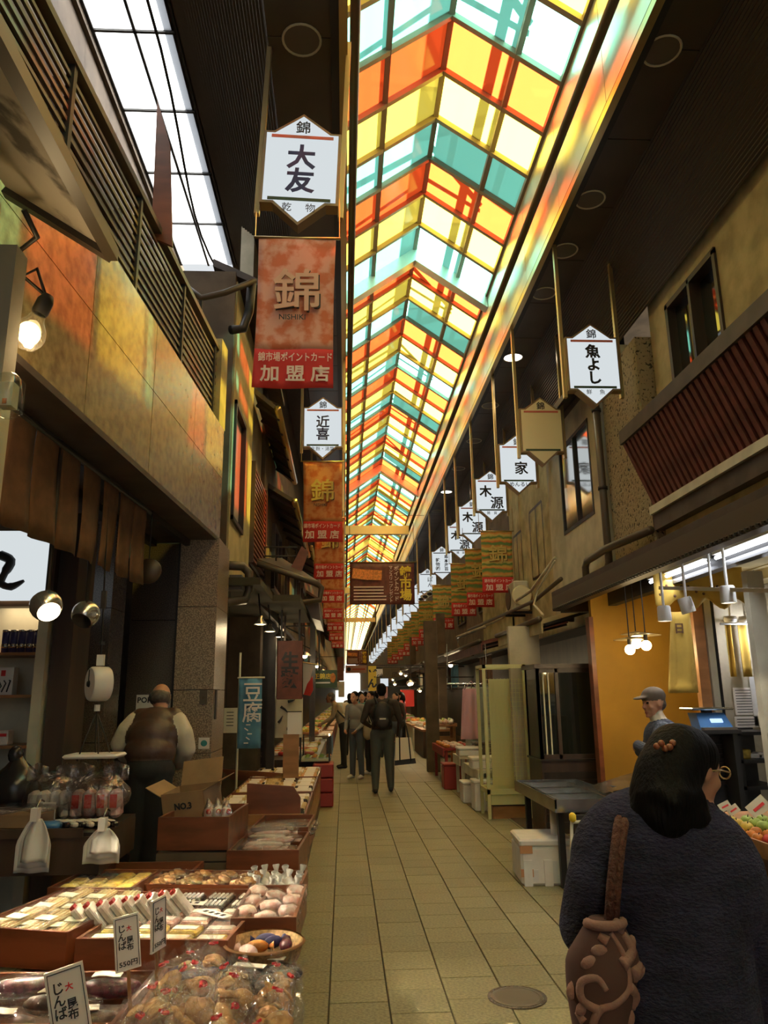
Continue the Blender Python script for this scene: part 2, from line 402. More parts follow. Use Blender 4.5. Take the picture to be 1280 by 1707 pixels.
make_texts({k: (b, o) for k, b, o in [
    ('nishiki', '錦', .012), ('nishiki_thin', '錦', -.008), ('otomo', '大\n友', .028), ('kanbutsu', '乾　 物', .0), ('chikaki', '近\n喜', .02), ('namafu', '生麩・湯葉', .0),
    ('uoyoshi', '魚\nよ\nし', .035), ('sengyo', '鮮　 魚', .0), ('ke', '家', .02), ('menrui', 'めんるい', .01), ('ki', '木', .035), ('gen', '源', .02), ('zakka', '雑　貨', .005),
    ('shimamoto', '島\n本\n海\n苔', .02), ('kanbutsu2', '乾\n物\n㈱', .02), ('namafu2', '生\n麩', .03), ('po', 'ぽ\nん', .01),
    ('roma', 'NISHIKI', .012), ('pointcard', '錦市場ポイントカード', .012), ('kameiten', '加 盟 店', .022), ('ichiba', '錦\n市\n場', .03),
    ('pc_a', 'ポ\nイ\nン\nト\nカ\nー\nド', .01), ('pc_b', 'マ\nン\nス\nリ\nー\nプ\nレ\nゼ\nン\nト', .01), ('tofu', '豆\n腐', .01), ('shoten', '正錦店', .02), ('poke', 'POKE', .03), ('no3', 'NO.3', .04), ('yen550', '550円', .02), ('jin', 'じ\nん\nば', .02), ('dai', '大', .03), ('konbu', '昆\n布', .02), ('shin', '新', .04), ('e', 'え', .05), ('don', 'ど\nん', .04), ('yaki', '開', .04), ('seal', '日', .03)]})

# ================================================================== THE SETTING
XL, XR = -1.25, 3.9                     # shop fronts
ZS, ZR, ZG, XC = 7.55, 10.15, 9.15, 1.39   # soffit, roof ridge, glass edge, middle of the arcade
ROOF_W = 2.78
def struct(o): o['kind'] = 'structure'; return o

# floor: slab, then single paving tiles
TS, TX0 = .31, -.39
mb = MB(); mb.bx(TX0, TX0 + 8 * TS, 3.0, 14.5, -.12, -.012, 1)
mb.bx(TX0, TX0 + 8 * TS, -12, 3.0, -.12, 0); mb.bx(TX0, TX0 + 8 * TS, 14.5, 195, -.12, 0)
mb.bx(-6, TX0, -12, 195, -.12, 0); mb.bx(TX0 + 8 * TS, 8, -12, 195, -.12, 0)
floor = struct(mb.build('floor', ['tile_far', 'joint']))
# far floor: joints drawn by the material where single tiles can no longer be told apart
nt = M['tile_far'].node_tree; N = nt.nodes; L = nt.links
tc = N.new('ShaderNodeTexCoord'); bk = N.new('ShaderNodeTexBrick'); mp = N.new('ShaderNodeMapping'); mp.inputs['Rotation'].default_value = (0, 0, PI / 2); mp.inputs['Location'].default_value = (0, .39, 0)
L.new(tc.outputs['Object'], mp.inputs['Vector']); L.new(mp.outputs['Vector'], bk.inputs['Vector'])
bk.inputs['Scale'].default_value = 1; bk.inputs['Brick Width'].default_value = TS; bk.inputs['Row Height'].default_value = TS; bk.inputs['Mortar Size'].default_value = .004
bk.inputs['Color1'].default_value = (.235, .20, .115, 1); bk.inputs['Color2'].default_value = (.20, .17, .095, 1); bk.inputs['Mortar'].default_value = (.06, .055, .04, 1)
L.new(bk.outputs['Color'], N['Principled BSDF'].inputs['Base Color'])
tile_me = MB().cbox((0, 0, -.015), (TS - .008, TS - .003, .03), .002).mesh('floor_tile', 'tile')
for i in range(8):
    for j in range(37):
        z = random.Random(i * 99 + j).uniform(-.0012, .0012); x = TX0 + (i + .5) * TS
        if i % 2 == 0: link('floor_tile', tile_me, floor, (x, 3.0 + (j + .5) * TS, z))
        elif j < 36: link('floor_tile', tile_me, floor, (x, 3.0 + (j + 1) * TS, z))
        else:
            for yy in (3.0 + TS / 4, 3.0 + 36.75 * TS): link('floor_tile', tile_me, floor, (x, yy, z), None, (1, .49, 1))

# ---------------- arcade roof
roof = struct(thing('ceiling', (XC, 8, ZR), None, None)); 
sl = (ZR - ZG) / (ROOF_W - XC)
def zroof(x): return ZR - abs(x - XC) * sl
PITCH, K0, NROW = .885, -7, 75
cols = ['pane_red', 'pane_yellow', 'pane_cyan']
xb = [0.0, .56, XC, 2.22, ROOF_W]
pane_me = {}
for s in range(4):
    x0, x1 = xb[s] + .02, xb[s + 1] - .02
    for ci, cn in enumerate(cols):
        b = MB(); b.add([(x0, .02, zroof(x0)), (x1, .02, zroof(x1)), (x1, PITCH - .02, zroof(x1)), (x0, PITCH - .02, zroof(x0))], [(0, 1, 2, 3)])
        pane_me[s, ci] = b.mesh('roof_pane', cn)
inv = wm(roof).inverted()
raf = MB(); 
for sgn in (-1, 1):
    xe = XC + sgn * (ROOF_W - XC); raf.bar((XC, 0, ZR - .04), (xe, 0, ZG - .04), .075, .09, up=(0, 0, 1))
raf_me = raf.mesh('rafter', 'rafter')
random.seed(3)
pats = [(0, 0, 0, 0), (1, 1, 1, 1), (2, 2, 2, 2)]
for k in range(NROW):
    y = 7.85 + PITCH * (K0 + k)
    ci = (K0 + k) % 3
    for s in range(4): link('roof_pane', pane_me[s, ci], roof, inv @ Vector((0, y, 0)))
    link('rafter', raf_me, roof, inv @ Vector((0, y, 0)))
Y0, Y1 = 7.85 + PITCH * K0, 7.85 + PITCH * (K0 + NROW)
for (ya, yb, nm) in ((-12, Y0, 'rear_glazing'), (Y1, 190, 'far_glazing')):
    b = MB(); n = int((yb - ya) / PITCH)
    for k in range(n):
        a, c = ya + (yb - ya) * k / n, ya + (yb - ya) * (k + 1) / n
        for sg in (-1, 1):
            xe = XC + sg * (ROOF_W - XC); b.add([(XC, a, ZR), (XC, c, ZR), (xe, c, ZG), (xe, a, ZG)], [(0, 1, 2, 3)], k % 3)
    o = b.build(nm, cols, roof); o['kind'] = 'stuff'
for x in xb: MB().bar((x, -12, zroof(x) - .035), (x, 190, zroof(x) - .035), .075, .08).build('purlin', 'rafter', roof)
# inner girders that cross the glass
for yg in (13.2, 27.4, 41.5, 55.7):
    for sg in (-1, 1):
        xe = XC + sg * (ROOF_W - XC)
        MB().prism([(XC, yg - .12, ZR - .02), (xe, yg - .12, ZG - .02), (xe, yg - .12, ZG - .30), (XC, yg - .12, ZR - .30)], (0, .24, 0)).build('girder', 'fascia_metal', roof)
# steelwork over the glass, whose shade falls on the panes
for x, dz in ((.35, .55), (1.9, .75), (2.9, .8), (3.6, 1.3)):
    MB().bar((x, -12, zroof(XC) + dz), (x, 190, zroof(XC) + dz), .10, .14).build('outer_beam', 'rafter', roof)
for k in range(0, 40):
    y = 4.2 + 1.75 * k
    MB().bar((-.2, y, ZR + .5), (3.7, y + (1.2 if k % 2 else -.4), ZR + 1.35), .10, .16).build('outer_brace', 'rafter', roof)
    if k % 3 == 0: MB().bx(2.6, 4.6, y, y + .95, ZR + 1.45, ZR + 1.50).build('outer_shade_plate', 'rafter', roof)  # unseen plates added to throw larger shade onto the panes

# soffits with single panels, fascias, gutters
for side, (xa, xo) in {'right': (ROOF_W, 3.43), 'left': (0.0, -.73)}.items():
    s = struct(thing('ceiling_soffit', ((xa + xo) / 2, 8, ZS), None, None))
    MB().bx(xa, xo, -12, 190, ZS + .03, ZS + .10).build('backing', 'corrugated', s)
    sg = 1 if xo > xa else -1
    me = MB().cbox((0, 0, 0), (abs(xo - xa) - .01, 1.19, .03), .004).mesh('soffit_panel', 'soffit')
    for k in range(50):
        link('soffit_panel', me, s, (0, -8 + 2 + 1.2 * k - 4, .015))
    # vertical reflecting fascia up to the glass
    mef = MB().bx(-.012, .012, 0, 1.79, 0, ZG - ZS - .06).mesh('fascia_panel', 'fascia_metal')
    for k in range(40):
        link('fascia_panel', mef, s, wm(s).inverted() @ Vector((xa + sg * .02, -6 + 1.8 * k, ZS + .04)))
    MB().bx(xa - sg * .03, xa + sg * .05, -12, 190, ZS - .07, ZS + .02).build('gutter_lip', 'gold_metal', s)
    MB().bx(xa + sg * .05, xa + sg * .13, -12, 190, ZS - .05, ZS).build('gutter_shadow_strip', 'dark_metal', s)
    MB().cyl((xa - sg * .11, -12, 8.22), (xa - sg * .11, 190, 8.22), .055, n=10).build('conduit', 'pipe_brown', s, smooth=True)
# corrugated upper sides
def corr(p0, p1, ya, yb, n, amp, nm, m):
    p0 = Vector((p0[0], 0, p0[1])); p1 = Vector((p1[0], 0, p1[1])); d = (p1 - p0); nn = Vector((d.z, 0, -d.x)).normalized()
    b = MB(); vs = []; fs = []
    for k in range(n + 1):
        q = p0 + d * (k / n) + nn * (amp if k % 2 else -amp); vs += [q + Vector((0, ya, 0)), q + Vector((0, yb, 0))]
    for k in range(n): fs.append((2 * k, 2 * k + 1, 2 * k + 3, 2 * k + 2))
    b.add(vs, fs); return struct(b.build(nm, m))
corr((3.43, 7.6), (3.95, 6.45), -12, 190, 60, .008, 'trim_1', 'corrugated')
corr((-.73, 7.58), (-1.75, 8.45), -12, 190, 60, .008, 'trim_2', 'corrugated')
# outer roof slabs that close the shops' upper floors
b = MB(); b.bx(3.6, 8.2, -12, 190, 8.8, 8.95); b.bx(3.4, 3.5, -12, 190, 7.6, 8.95); b.bx(2.8, 3.5, -12, 190, 8.9, 9.1)
b.bx(-6, -2.75, -12, 190, 8.55, 8.7); b.bx(-6, -1.7, 12, 190, 8.55, 8.7); b.bx(-6, -1.7, -12, 2.2, 8.55, 8.7); b.bx(-1.85, 0, -12, 190, 8.5, 8.62); b.bx(-.12, -.04, -12, 190, 8.5, 9.12)
b.bx(2.82, 2.9, -12, 190, 8.9, 9.12)
struct(b.build('trim_3', 'brown_wall'))

# ---------------- skylight over the light well on the left
SKX0, SKX1, SKZ, SKY0, SKY1 = -2.68, -1.80, 8.5, 2.2, 11.2
sk = struct(thing('window_1', (-2.2, 6, SKZ), None, None))
nr = 8
for k in range(nr):
    a, c = SKY0 + (SKY1 - SKY0) * k / nr, SKY0 + (SKY1 - SKY0) * (k + 1) / nr
    xm = (SKX0 + SKX1) / 2
    for (x0, x1) in ((SKX0, xm), (xm, SKX1)):
        MB().bx(x0 + .012, x1 - .012, a + .012, c - .012, SKZ, SKZ + .006).build('pane', 'pane_white', sk)
    MB().bar((SKX0, a, SKZ), (SKX1, a, SKZ), .03, .05).build('bar', 'dark_metal', sk)
for x in (SKX0, (SKX0 + SKX1) / 2, SKX1): MB().bar((x, SKY0, SKZ), (x, SKY1, SKZ), .03, .05).build('bar', 'dark_metal', sk)
# drooping cables under the skylight
b = MB(); pts = [(-2.3 + .25 * math.sin(t * 5) + .5 * t, 3 + 8 * t, SKZ - .25 - .25 * math.sin(PI * t)) for t in [i / 14 for i in range(15)]]
b.tube(pts, .018, 6); tag(b.build('cable', 'dark_metal', None, True), 'dark cable drooping under the white skylight', 'cable')

# ---------------- side walls (upper floors and shop fronts, mid and far street)
def wall(name, x, y0, y1, z0, z1, m, th=.2):
    s = 1 if x > 1 else -1
    return struct(MB().bx(x, x + s * th, y0, y1, z0, z1).build(name, m))
wall('wall_left', -2.75, -12, 12, 0, 8.6, 'brown_wall')
wall('wall_left', XL - .02, 11.9, 190, 2.9, 8.5, 'brown_wall')
wall('wall_left', XL - .9, 11.9, 190, 0, 2.95, 'dark_wood')
struct(MB().bx(-2.75, XL, 11.4, 11.9, 0, 8.5).build('wall_left', 'brown_wall'))
wall('wall_right', XR, 13.5, 190, 2.6, 8.8, 'brown_wall')
wall('wall_right', XR + .25, 10.5, 13.5, 2.6, 8.8, 'black_wood')
struct(MB().bx(XR - .05, XR + .75, 8.9, 190, 2.58, 2.66).build('trim_14', 'black_wood'))
struct(MB().bx(XL - 1.1, XL + .0, 11.9, 190, 2.88, 2.96).build('trim_15', 'black_wood'))
struct(MB().bx(-6, -2.7, -12, 190, 8.4, 8.56).build('trim_16', 'brown_wall'))
wall('wall_right', XR + .5, 10.5, 190, 0, 2.65, 'dark_wood')
wall('wall_right', 6.2, -12, 10.6, 0, 8.8, 'brown_wall')
# end of the arcade: bright open street, a pale house front beyond
struct(MB().bx(-6, 10, 205, 206, 0, 14).build('wall_back', 'white_paint'))

# ================================================================== HANGING SHOP SIGNS AND BANNERS
SW, SH, SD = .70, 1.16, .13
OUT = [(-.35, .965), (-.26, .965), (0, 1.16), (.26, .965), (.35, .965), (.35, .215), (.24, .215), (0, 0), (-.24, .215), (-.35, .215)]
IN = [(-.325, .94), (-.25, .94), (0, 1.128), (.25, .94), (.325, .94), (.325, .24), (.23, .24), (0, .033), (-.23, .24), (-.325, .24)]
def hexmesh(nm, poly, y0, y1, m): return MB().prism([(x, y0, z) for x, z in poly], (0, y1 - y0, 0)).mesh(nm, m)
frame_me = hexmesh('frame', OUT, -SD / 2, SD / 2, 'sign_frame')
face_me = {m: hexmesh('face', IN, -SD / 2 - .006, -SD / 2 + .002, m) for m in ('sign_glow', 'sign_unlit')}
back_me = {m: hexmesh('back_face', IN, SD / 2 - .002, SD / 2 + .006, m) for m in ('sign_glow', 'sign_unlit')}
bar_me = {k: MB().bx(-.28, .28, -SD / 2 - .012, -SD / 2 - .004, -.015, .015).mesh(k, m) for k, m in (('red_bar', 'sign_red'), ('green_bar', 'sign_green'), ('dark_bar', 'ink'))}
def hang_sign(x, y, z, label, letters, lit=True, poles=(1, 1), tilt=0, bars=('red_bar', 'green_bar'), ztop=ZS, emblem=True):
    t = thing('hanging_shop_sign', (x, y, z), label, 'sign', 'lantern shaped shop signs hung along the arcade', rot=(0, tilt, 0))
    m = 'sign_glow' if lit else 'sign_unlit'
    link('frame', frame_me, t); fc = link('face', face_me[m], t); link('back_face', back_me[m], t)
    link('red_bar', bar_me[bars[0]], fc, (0, 0, .905)); link('green_bar', bar_me[bars[1]], fc, (0, 0, .255))
    yy = -SD / 2 - .008
    if emblem:
        letter('nishiki', fc, (0, yy, 1.01), .13, 'ink', name='emblem')
    for key, dx, dz, h, mt in letters: letter(key, fc, (dx, yy, dz), h, mt)
    for sg, on in zip((-1, 1), poles):
        if on: MB().box((sg * .375, .02, (ztop - z) / 2 + .12), (.045, .06, ztop - z - .24 + .2)).build('hanger_pole', 'gold_metal', t, local=True)
    return t
LX, RX = -.41, 3.2
hang_sign(-.415, 5.92, 5.59, 'large white lit sign with brushed blue-black characters 大友, nearest on the left', [('otomo', 0, .575, .50, 'ink_blue'), ('kanbutsu', 0, .175, .085, 'ink')], tilt=.04)
hang_sign(-.38, 12.6, 5.57, 'white lit sign reading 近喜 above an orange banner on the left', [('chikaki', 0, .58, .46, 'ink_blue'), ('namafu', 0, .19, .075, 'ink')])
for i, y in enumerate((17.0, 21.4, 26.0, 31.0, 36.5, 42)):
    hang_sign(-.40, y, 5.6, 'far white lit sign in the left row, %s behind the sign reading 近喜' % ['first', 'second', 'third', 'fourth', 'fifth', 'last'][i], [])
def ry(u): return RX * FPX / (u - 574) * .985
hang_sign(3.24, 8.95, 5.13, 'white lit sign reading 魚よし in bold black, nearest on the right', [('uoyoshi', 0, .58, .56, 'ink'), ('sengyo', 0, .19, .07, 'ink')])
hang_sign(3.18, 11.35, 5.08, 'blank unlit cream sign with only a red and a green bar', [], lit=False)
hang_sign(3.22, 13.25, 5.12, 'white lit sign reading めんるい half hidden behind the blank cream sign', [('ke', .06, .50, .25, 'ink'), ('menrui', .02, .185, .085, 'ink')])
hang_sign(3.2, 15.75, 5.18, 'white lit sign reading 木源 above the largest green and orange striped banner', [('ki', -.12, .68, .26, 'ink'), ('gen', .12, .42, .28, 'ink'), ('zakka', 0, .19, .07, 'ink')])
hang_sign(3.2, 18.2, 5.18, 'white lit sign mostly hidden behind the nearest sign reading 木源', [('ki', -.12, .68, .26, 'ink'), ('gen', .12, .42, .28, 'ink')])
hang_sign(3.2, 20.3, 5.16, 'white lit sign, farthest of three reading 木源', [('ki', -.12, .68, .26, 'ink'), ('gen', .12, .42, .28, 'ink'), ('zakka', 0, .19, .07, 'ink')])
hang_sign(3.22, 24.4, 5.2, 'white lit sign with two columns of small black characters 島本海苔', [('shimamoto', .14, .58, .54, 'ink'), ('kanbutsu2', -.14, .53, .42, 'ink')], bars=('dark_bar', 'dark_bar'))
hang_sign(3.2, 28.6, 5.15, 'white lit sign partly covered by a small board with thick black strokes', [('po', .1, .62, .4, 'ink')], bars=('dark_bar', 'dark_bar'))
for i, y in enumerate((32.5, 36.5, 41, 46, 51, 57, 63, 69, 75, 82, 89)):
    hang_sign(3.2, y, 5.15, 'small far white sign, number %s beyond the one partly covered by a board' % ['one', 'two', 'three', 'four', 'five', 'six', 'seven', 'eight', 'nine', 'ten', 'eleven'][i], [], bars=('dark_bar', 'dark_bar'))
# little board with thick black strokes fixed to the sign
t = thing('stroke_board', (3.15, 28.47, 5.25), 'small slanted white board with thick black brush strokes before a lit sign', 'board')
MB().box((0, 0, 0), (.5, .03, .22), rotm(0, -.55, 0)).build('board', 'paper', t, local=True)
for i in range(4): MB().sph((-.24 + .17 * i, -.04, -.16 + .10 * i), (.10, .02, .06), 10, 6).build('brush_stroke', 'ink', t, True, local=True)

# ---------------- cloth banners
BW, BH = .68, 1.42
def banner_mesh(nm, z0, z1, seed, w=BW, nz=14, mt='banner_pink', amp=.012):
    rs = random.Random(seed); ph = rs.uniform(0, 6)
    def fn(u, v):
        z = z0 + (z1 - z0) * v; d = (BH - z) / BH if z < BH else 0
        return ((u - .5) * w * (1 - .03 * math.sin(PI * d)) + .02 * d * math.sin(ph), amp * (.3 + d) * math.sin(u * 7 + ph + 2 * z) + .012 * d * math.sin(3 * z + ph), z)
    return MB().sheet(fn, 12, nz, .004).mesh(nm, mt, True)
BM = {}
for kind, mt in (('pink', 'banner_pink'), ('orange', 'banner_orange'), ('stripe', 'banner_stripe')):
    for sd in range(2):
        BM[kind, sd] = (banner_mesh('cloth', .36, BH, sd, mt=mt), banner_mesh('red_hem', 0, .36, sd, mt='banner_red', nz=6))
rod_me = MB().cyl((-.38, 0, BH + .012), (.38, 0, BH + .012), .012, n=8).mesh('rod', 'gold_metal', True)
def banner(x, y, z, kind, label, group, sd=0, detail=True, w=1.0, h=1.0):
    t = thing('cloth_banner', (x, y, z), label, 'banner', group)
    a, b = BM[kind, sd]; ca = link('cloth', a, t); cb = link('red_hem', b, t); link('rod', rod_me, t)
    for sg in (-1, 1): MB().cyl((sg * .37, 0, BH + .01), (sg * .37, .02, BH + .55), .006, n=5).build('hanging_cord', 'gold_metal', t, local=True)
    t.scale = (w, 1, h)
    rel = 'banner_relief' if kind == 'pink' else 'banner_relief_gold'
    yo = -.045
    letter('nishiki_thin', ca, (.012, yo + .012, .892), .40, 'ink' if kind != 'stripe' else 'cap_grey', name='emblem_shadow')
    letter('nishiki', ca, (0, yo, .90), .40, rel, name='emblem')
    if detail: letter('roma', ca, (-.03, yo, .64), .05, 'ink')
    letter('pointcard', cb, (0, yo, .27), .085, 'banner_text', .62)
    letter('kameiten', cb, (0, yo, .12), .15, 'banner_text', .58)
    return t
GL = 'orange and pink banners hung under the left signs'; GR = 'striped banners hung under the right signs'
banner(-.415, 5.9, 4.06, 'pink', 'pink marbled banner with a red hem under the sign reading 大友', GL)
banner(-.38, 12.55, 4.1, 'orange', 'orange banner with a red hem under the sign reading 近喜', GL, 1)
for i, (x, y) in enumerate(((-.34, 16.9), (-.36, 21.3), (-.38, 25.9), (-.38, 30.9), (-.38, 36.4), (-.38, 42.1))):
    banner(x, y, 4.12, 'orange', 'orange banner with red hem, %s behind the one under the sign reading 近喜' % ['first', 'second', 'third', 'fourth', 'fifth', 'sixth'][i], GL, i % 2, False)
banner(3.26, 15.62, 3.62, 'stripe', 'nearest green and orange striped banner under the sign reading 木源', GR, 0, False, 1, .93)
for i, (x, y) in enumerate(((3.3, 18.2), (3.24, 20.3), (3.2, 24.4), (3.16, 28.6), (3.2, 32.5), (3.2, 36.5), (3.2, 41), (3.2, 46), (3.2, 51))):
    banner(x, y - .12, 3.60, 'stripe', 'green and orange striped banner, %s behind the nearest striped one' % ['first', 'second', 'third', 'fourth', 'fifth', 'sixth', 'seventh', 'eighth', 'ninth'][i], GR, (i + 1) % 2, False)

# ---------------- banners and beams across the street
def cross_beam(y, z, label):
    t = thing('cross_beam', (XC, y, z), label, 'beam')
    MB().bx(-1.4, 1.15, -.12, .12, -.17, .17).build('box_beam', 'gold_metal', t, local=True)
    MB().bx(-1.4, 1.15, -.13, -.12, -.19, -.17).build('lower_edge', 'rafter', t, local=True)
cross_beam(29.0, 7.9, 'wide golden brown beam crossing below the coloured glass roof')
cross_beam(45.0, 7.7, 'far brown beam crossing the arcade behind the red hanging banner')
cross_beam(62.0, 7.6, 'farthest brown beam crossing the arcade near the bright street end')
def big_banner(x0, x1, y, z0, z1, label):
    w, h = x1 - x0, z1 - z0
    t = thing('street_banner', ((x0 + x1) / 2, y, z0), label, 'banner', 'red point card banners hung across the street')
    MB().sheet(lambda u, v: ((u - .5) * w, .03 * math.sin(u * 9) * (1 - v), h * v), 14, 8, .006).build('cloth', 'awning_red', t, True, local=True)
    MB().cyl((-w / 2 - .1, 0, h + .02), (w / 2 + .1, 0, h + .02), .025, n=8).build('rod', 'gold_metal', t, True, local=True)
    for xx in (-w / 2, w / 2): MB().cyl((xx, 0, h), (xx, 0, ZS - z0), .008, n=5).build('wire', 'dark_metal', t, local=True)
    MB().cyl((-x0 - w / 2, 0, ZS - z0), (ROOF_W - x0 - w / 2, 0, ZS - z0), .008, n=5).build('span_wire', 'dark_metal', t, local=True)
    letter('ichiba', t, (w * .36, -.05, h * .5), h * .84, 'plastic_yellow')
    letter('pc_a', t, (w * .22, -.05, h * .5), h * .84, 'banner_text'); letter('pc_b', t, (w * .135, -.05, h * .48), h * .86, 'banner_text')
    for (dx, dz, a) in ((-.33, .72, .12), (-.16, .70, .05)):
        MB().box((w * dx + (.05 if dx > -.2 else 0), -.055 if dx < -.2 else -.065, h * dz), (w * .26, .008, h * .24), rotm(0, a, 0)).build('printed_card', 'orange_goods', t, local=True)
    for i in range(5):
        MB().bx(-w * .44, w * (.02 if i < 3 else .06), -.05, -.042, h * (.40 - .075 * i), h * (.40 - .075 * i) + h * .028).build('text_line', 'banner_text', t, local=True)
    return t
p0, p1 = at(583, 1008, Y=25), at(690, 938, Y=25)
big_banner(p0.x, p1.x, 25, p0.z, p1.z, 'dark red banner reading 錦市場 hung across the street')
p0, p1 = at(578, 1108, Y=46), at(612, 1084, Y=46)
big_banner(p0.x, p1.x, 46, p0.z, p1.z, 'small far red banner hung across the street above an orange board')
p0, p1 = at(576, 1122, Y=47), at(611, 1109, Y=47)
t = thing('street_board', ((p0.x + p1.x) / 2, 47, p0.z), 'pale orange board hung across the street below the far red banner', 'board')
MB().bx(p0.x, p1.x, 46.97, 47.03, p0.z, p1.z).build('panel', 'banner_relief', t); MB().sph((p0.x + .2, 46.96, (p0.z + p1.z) / 2), (.12, .02, .12), 12, 8).build('emblem', 'ink', t, True)
[MB().cyl((xx, 47, p1.z), (xx, 47, ZS), .008, n=5).build('wire', 'dark_metal', t) for xx in (p0.x + .05, p1.x - .05)]; MB().cyl((0, 47, ZS), (ROOF_W, 47, ZS), .008, n=5).build('span_wire', 'dark_metal', t)
MB().bx(p0.x + .42, p1.x - .1, 46.955, 46.97, p0.z + .17, p0.z + .27).build('text_line', 'sign_red', t)

# ---------------- downlights in the soffits
ring_me = MB().lathe([(.165, 0), (.17, -.010), (.185, -.010), (.19, 0), (.18, .004)], n=24).mesh('trim_ring', 'cream', True)
lens_me = {m: MB().lathe([(1e-4, -.004), (.10, -.006), (.17, .0)], n=24).mesh('lens', m, True) for m in ('grey_plastic', 'lamp_white')}
M['grey_plastic'].node_tree.nodes['Principled BSDF'].inputs['Base Color'].default_value = (.12, .10, .08, 1)
nth = ['nearest', 'second', 'third', 'fourth', 'fifth', 'sixth', 'seventh', 'eighth', 'ninth', 'tenth']
for i, (u, v, lit) in enumerate([(1103, 85, 0), (984, 333, 0), (941, 418, 0), (907, 489, 0), (855, 596, 1), (817, 676, 0), (790, 735, 0), (764, 781, 0), (744, 820, 1), (728, 852, 0)]):
    p = at(u, v, Z=ZS - .004); d = thing('downlight', p, ('lit' if lit else 'unlit') + ' round downlight, %s from the camera in the right soffit' % nth[i], 'ceiling light', 'downlights in the soffit')
    link('trim_ring', ring_me, d); link('lens', lens_me['lamp_white' if lit else 'grey_plastic'], d)
    if lit:
        l = bpy.data.lights.new('lamp', 'SPOT'); l.energy = 60; l.color = (1, .85, .65); l.spot_size = 2.0; l.shadow_soft_size = .12
        lo = bpy.data.objects.new('lamp', l); COL.objects.link(lo); lo.parent = d; lo.location = (0, 0, -.05)
p = at(503, 67, Z=ZS - .004); d = thing('downlight', p, 'unlit round downlight in the left soffit above the sign reading 大友', 'ceiling light', 'downlights in the soffit')
link('trim_ring', ring_me, d); link('lens', lens_me['grey_plastic'], d)

# ================================================================== LEFT SIDE
# ---------------- granite shop front: fascia of stone panels, pillar, railing
FA, FB = Vector((-1.66, .6, 0)), Vector((-1.25, 7.45, 0))
fd = (FB - FA).normalized(); fn_ = Vector((fd.y, -fd.x, 0))           # along the front, towards the street
fa = math.atan2(-fd.x, fd.y)
def fp(t, z, off=0.0): return FA.lerp(FB, t) + fn_ * off + Vector((0, 0, z))
fas = struct(thing('wall_left', fp(.5, 3.1), None, None))
MB().prism([fp(0, 3.1, -.03), fp(1, 3.1, -.03), fp(1, 3.1, -.33), fp(0, 3.1, -.33)], (0, 0, 1.15)).build('core', 'brown_wall', fas)
nP = 6
for k in range(nP):
    for (za, zb) in ((3.1, 3.72), (3.726, 4.25)):
        a, c = k / nP + .0006, (k + 1) / nP - .0006
        MB().prism([fp(a, za, 0), fp(c, za, 0), fp(c, za, -.03), fp(a, za, -.03)], (0, 0, zb - za)).build('granite_panel', 'granite_gold', fas)
MB().prism([fp(0, 3.06, .0), fp(1, 3.06, .0), fp(1, 3.06, -1.6), fp(0, 3.06, -1.35)], (0, 0, .04)).build('underside', 'awning_dark', fas)
for off, w in ((-.28, .05), (-.62, .07)):
    MB().bar(fp(.02, 3.03, off), fp(.98, 3.03, off), w, .06).build('track', 'dark_metal', fas)
# pillar and recess panels
pil = struct(thing('wall_left', (-1.42, 7.6, 0), None, None))
for z0, z1 in ((0, 1.05), (1.056, 1.62), (1.626, 2.4), (2.406, 3.08)):
    MB().bx(-1.60, -1.23, 7.32, 8.0, z0, z1).build('granite_block', 'granite', pil)
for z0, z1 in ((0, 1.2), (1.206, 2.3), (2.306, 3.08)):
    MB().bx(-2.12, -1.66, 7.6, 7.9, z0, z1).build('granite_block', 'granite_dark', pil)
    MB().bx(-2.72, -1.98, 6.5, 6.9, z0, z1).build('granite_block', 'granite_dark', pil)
MB().bx(-1.66, -1.60, 7.5, 7.9, 0, 3.08).build('metal_reveal', 'dark_metal', pil)
MB().bx(-1.225, -1.215, 7.4, 7.48, 1.35, 1.62).build('intercom', 'dark_metal', pil)
t = thing('switch_plate', at(339, 1162, Y=7.31), 'small dark steel switch plate on the granite pillar', 'switch')
MB().box(t.location, (.07, .012, .13)).build('plate', 'pipe_brown', t); MB().cyl(t.location + Vector((0, -.012, -.01)), t.location, .008, n=8).build('button', 'steel', t)
t = thing('wall_sticker', at(340, 1239, Y=7.312), 'small square white sticker low on the granite pillar', 'sticker')
MB().box(t.location, (.10, .005, .10)).build('sheet', 'paper', t); MB().sph(t.location + Vector((0, -.005, 0)), (.03, .004, .028), 10, 6).build('drawing', 'cloth_teal', t, True)
p = at(262, 1172, Y=7.585); t = thing('poster', p, 'white paper reading POKE on the wall behind the man in a vest', 'poster')
MB().box(p, (.40, .006, .16)).build('sheet', 'paper', t); letter('poke', t, (-.1, -.006, .03), .055, 'ink')
# railing on top of the fascia
rail = thing('balcony_railing', fp(.5, 4.25, -.06), 'dark steel balcony railing with many thin bars above the granite front', 'railing')
for k in range(6):
    c = fp(.1 + .17 * k, 4.25, -.06); MB().bar(c, c + Vector((0, 0, .80)), .045, .045).build('post', 'dark_metal', rail)
for k in range(10):
    z = 4.31 + .072 * k; MB().bar(fp(.06, z, -.06), fp(.965, z, -.06), .018, .026).build('rail_bar', 'pipe_brown', rail)
MB().bar(fp(.05, 5.06, -.06), fp(.97, 5.06, -.06), .07, .05).build('top_rail', 'pipe_brown', rail)
struct(MB().prism([fp(.965, 4.25, .0), fp(1.005, 4.25, .0), fp(1.005, 4.25, -.4), fp(.965, 4.25, -.4)], (0, 0, .92)).build('trim_5', 'plaster'))
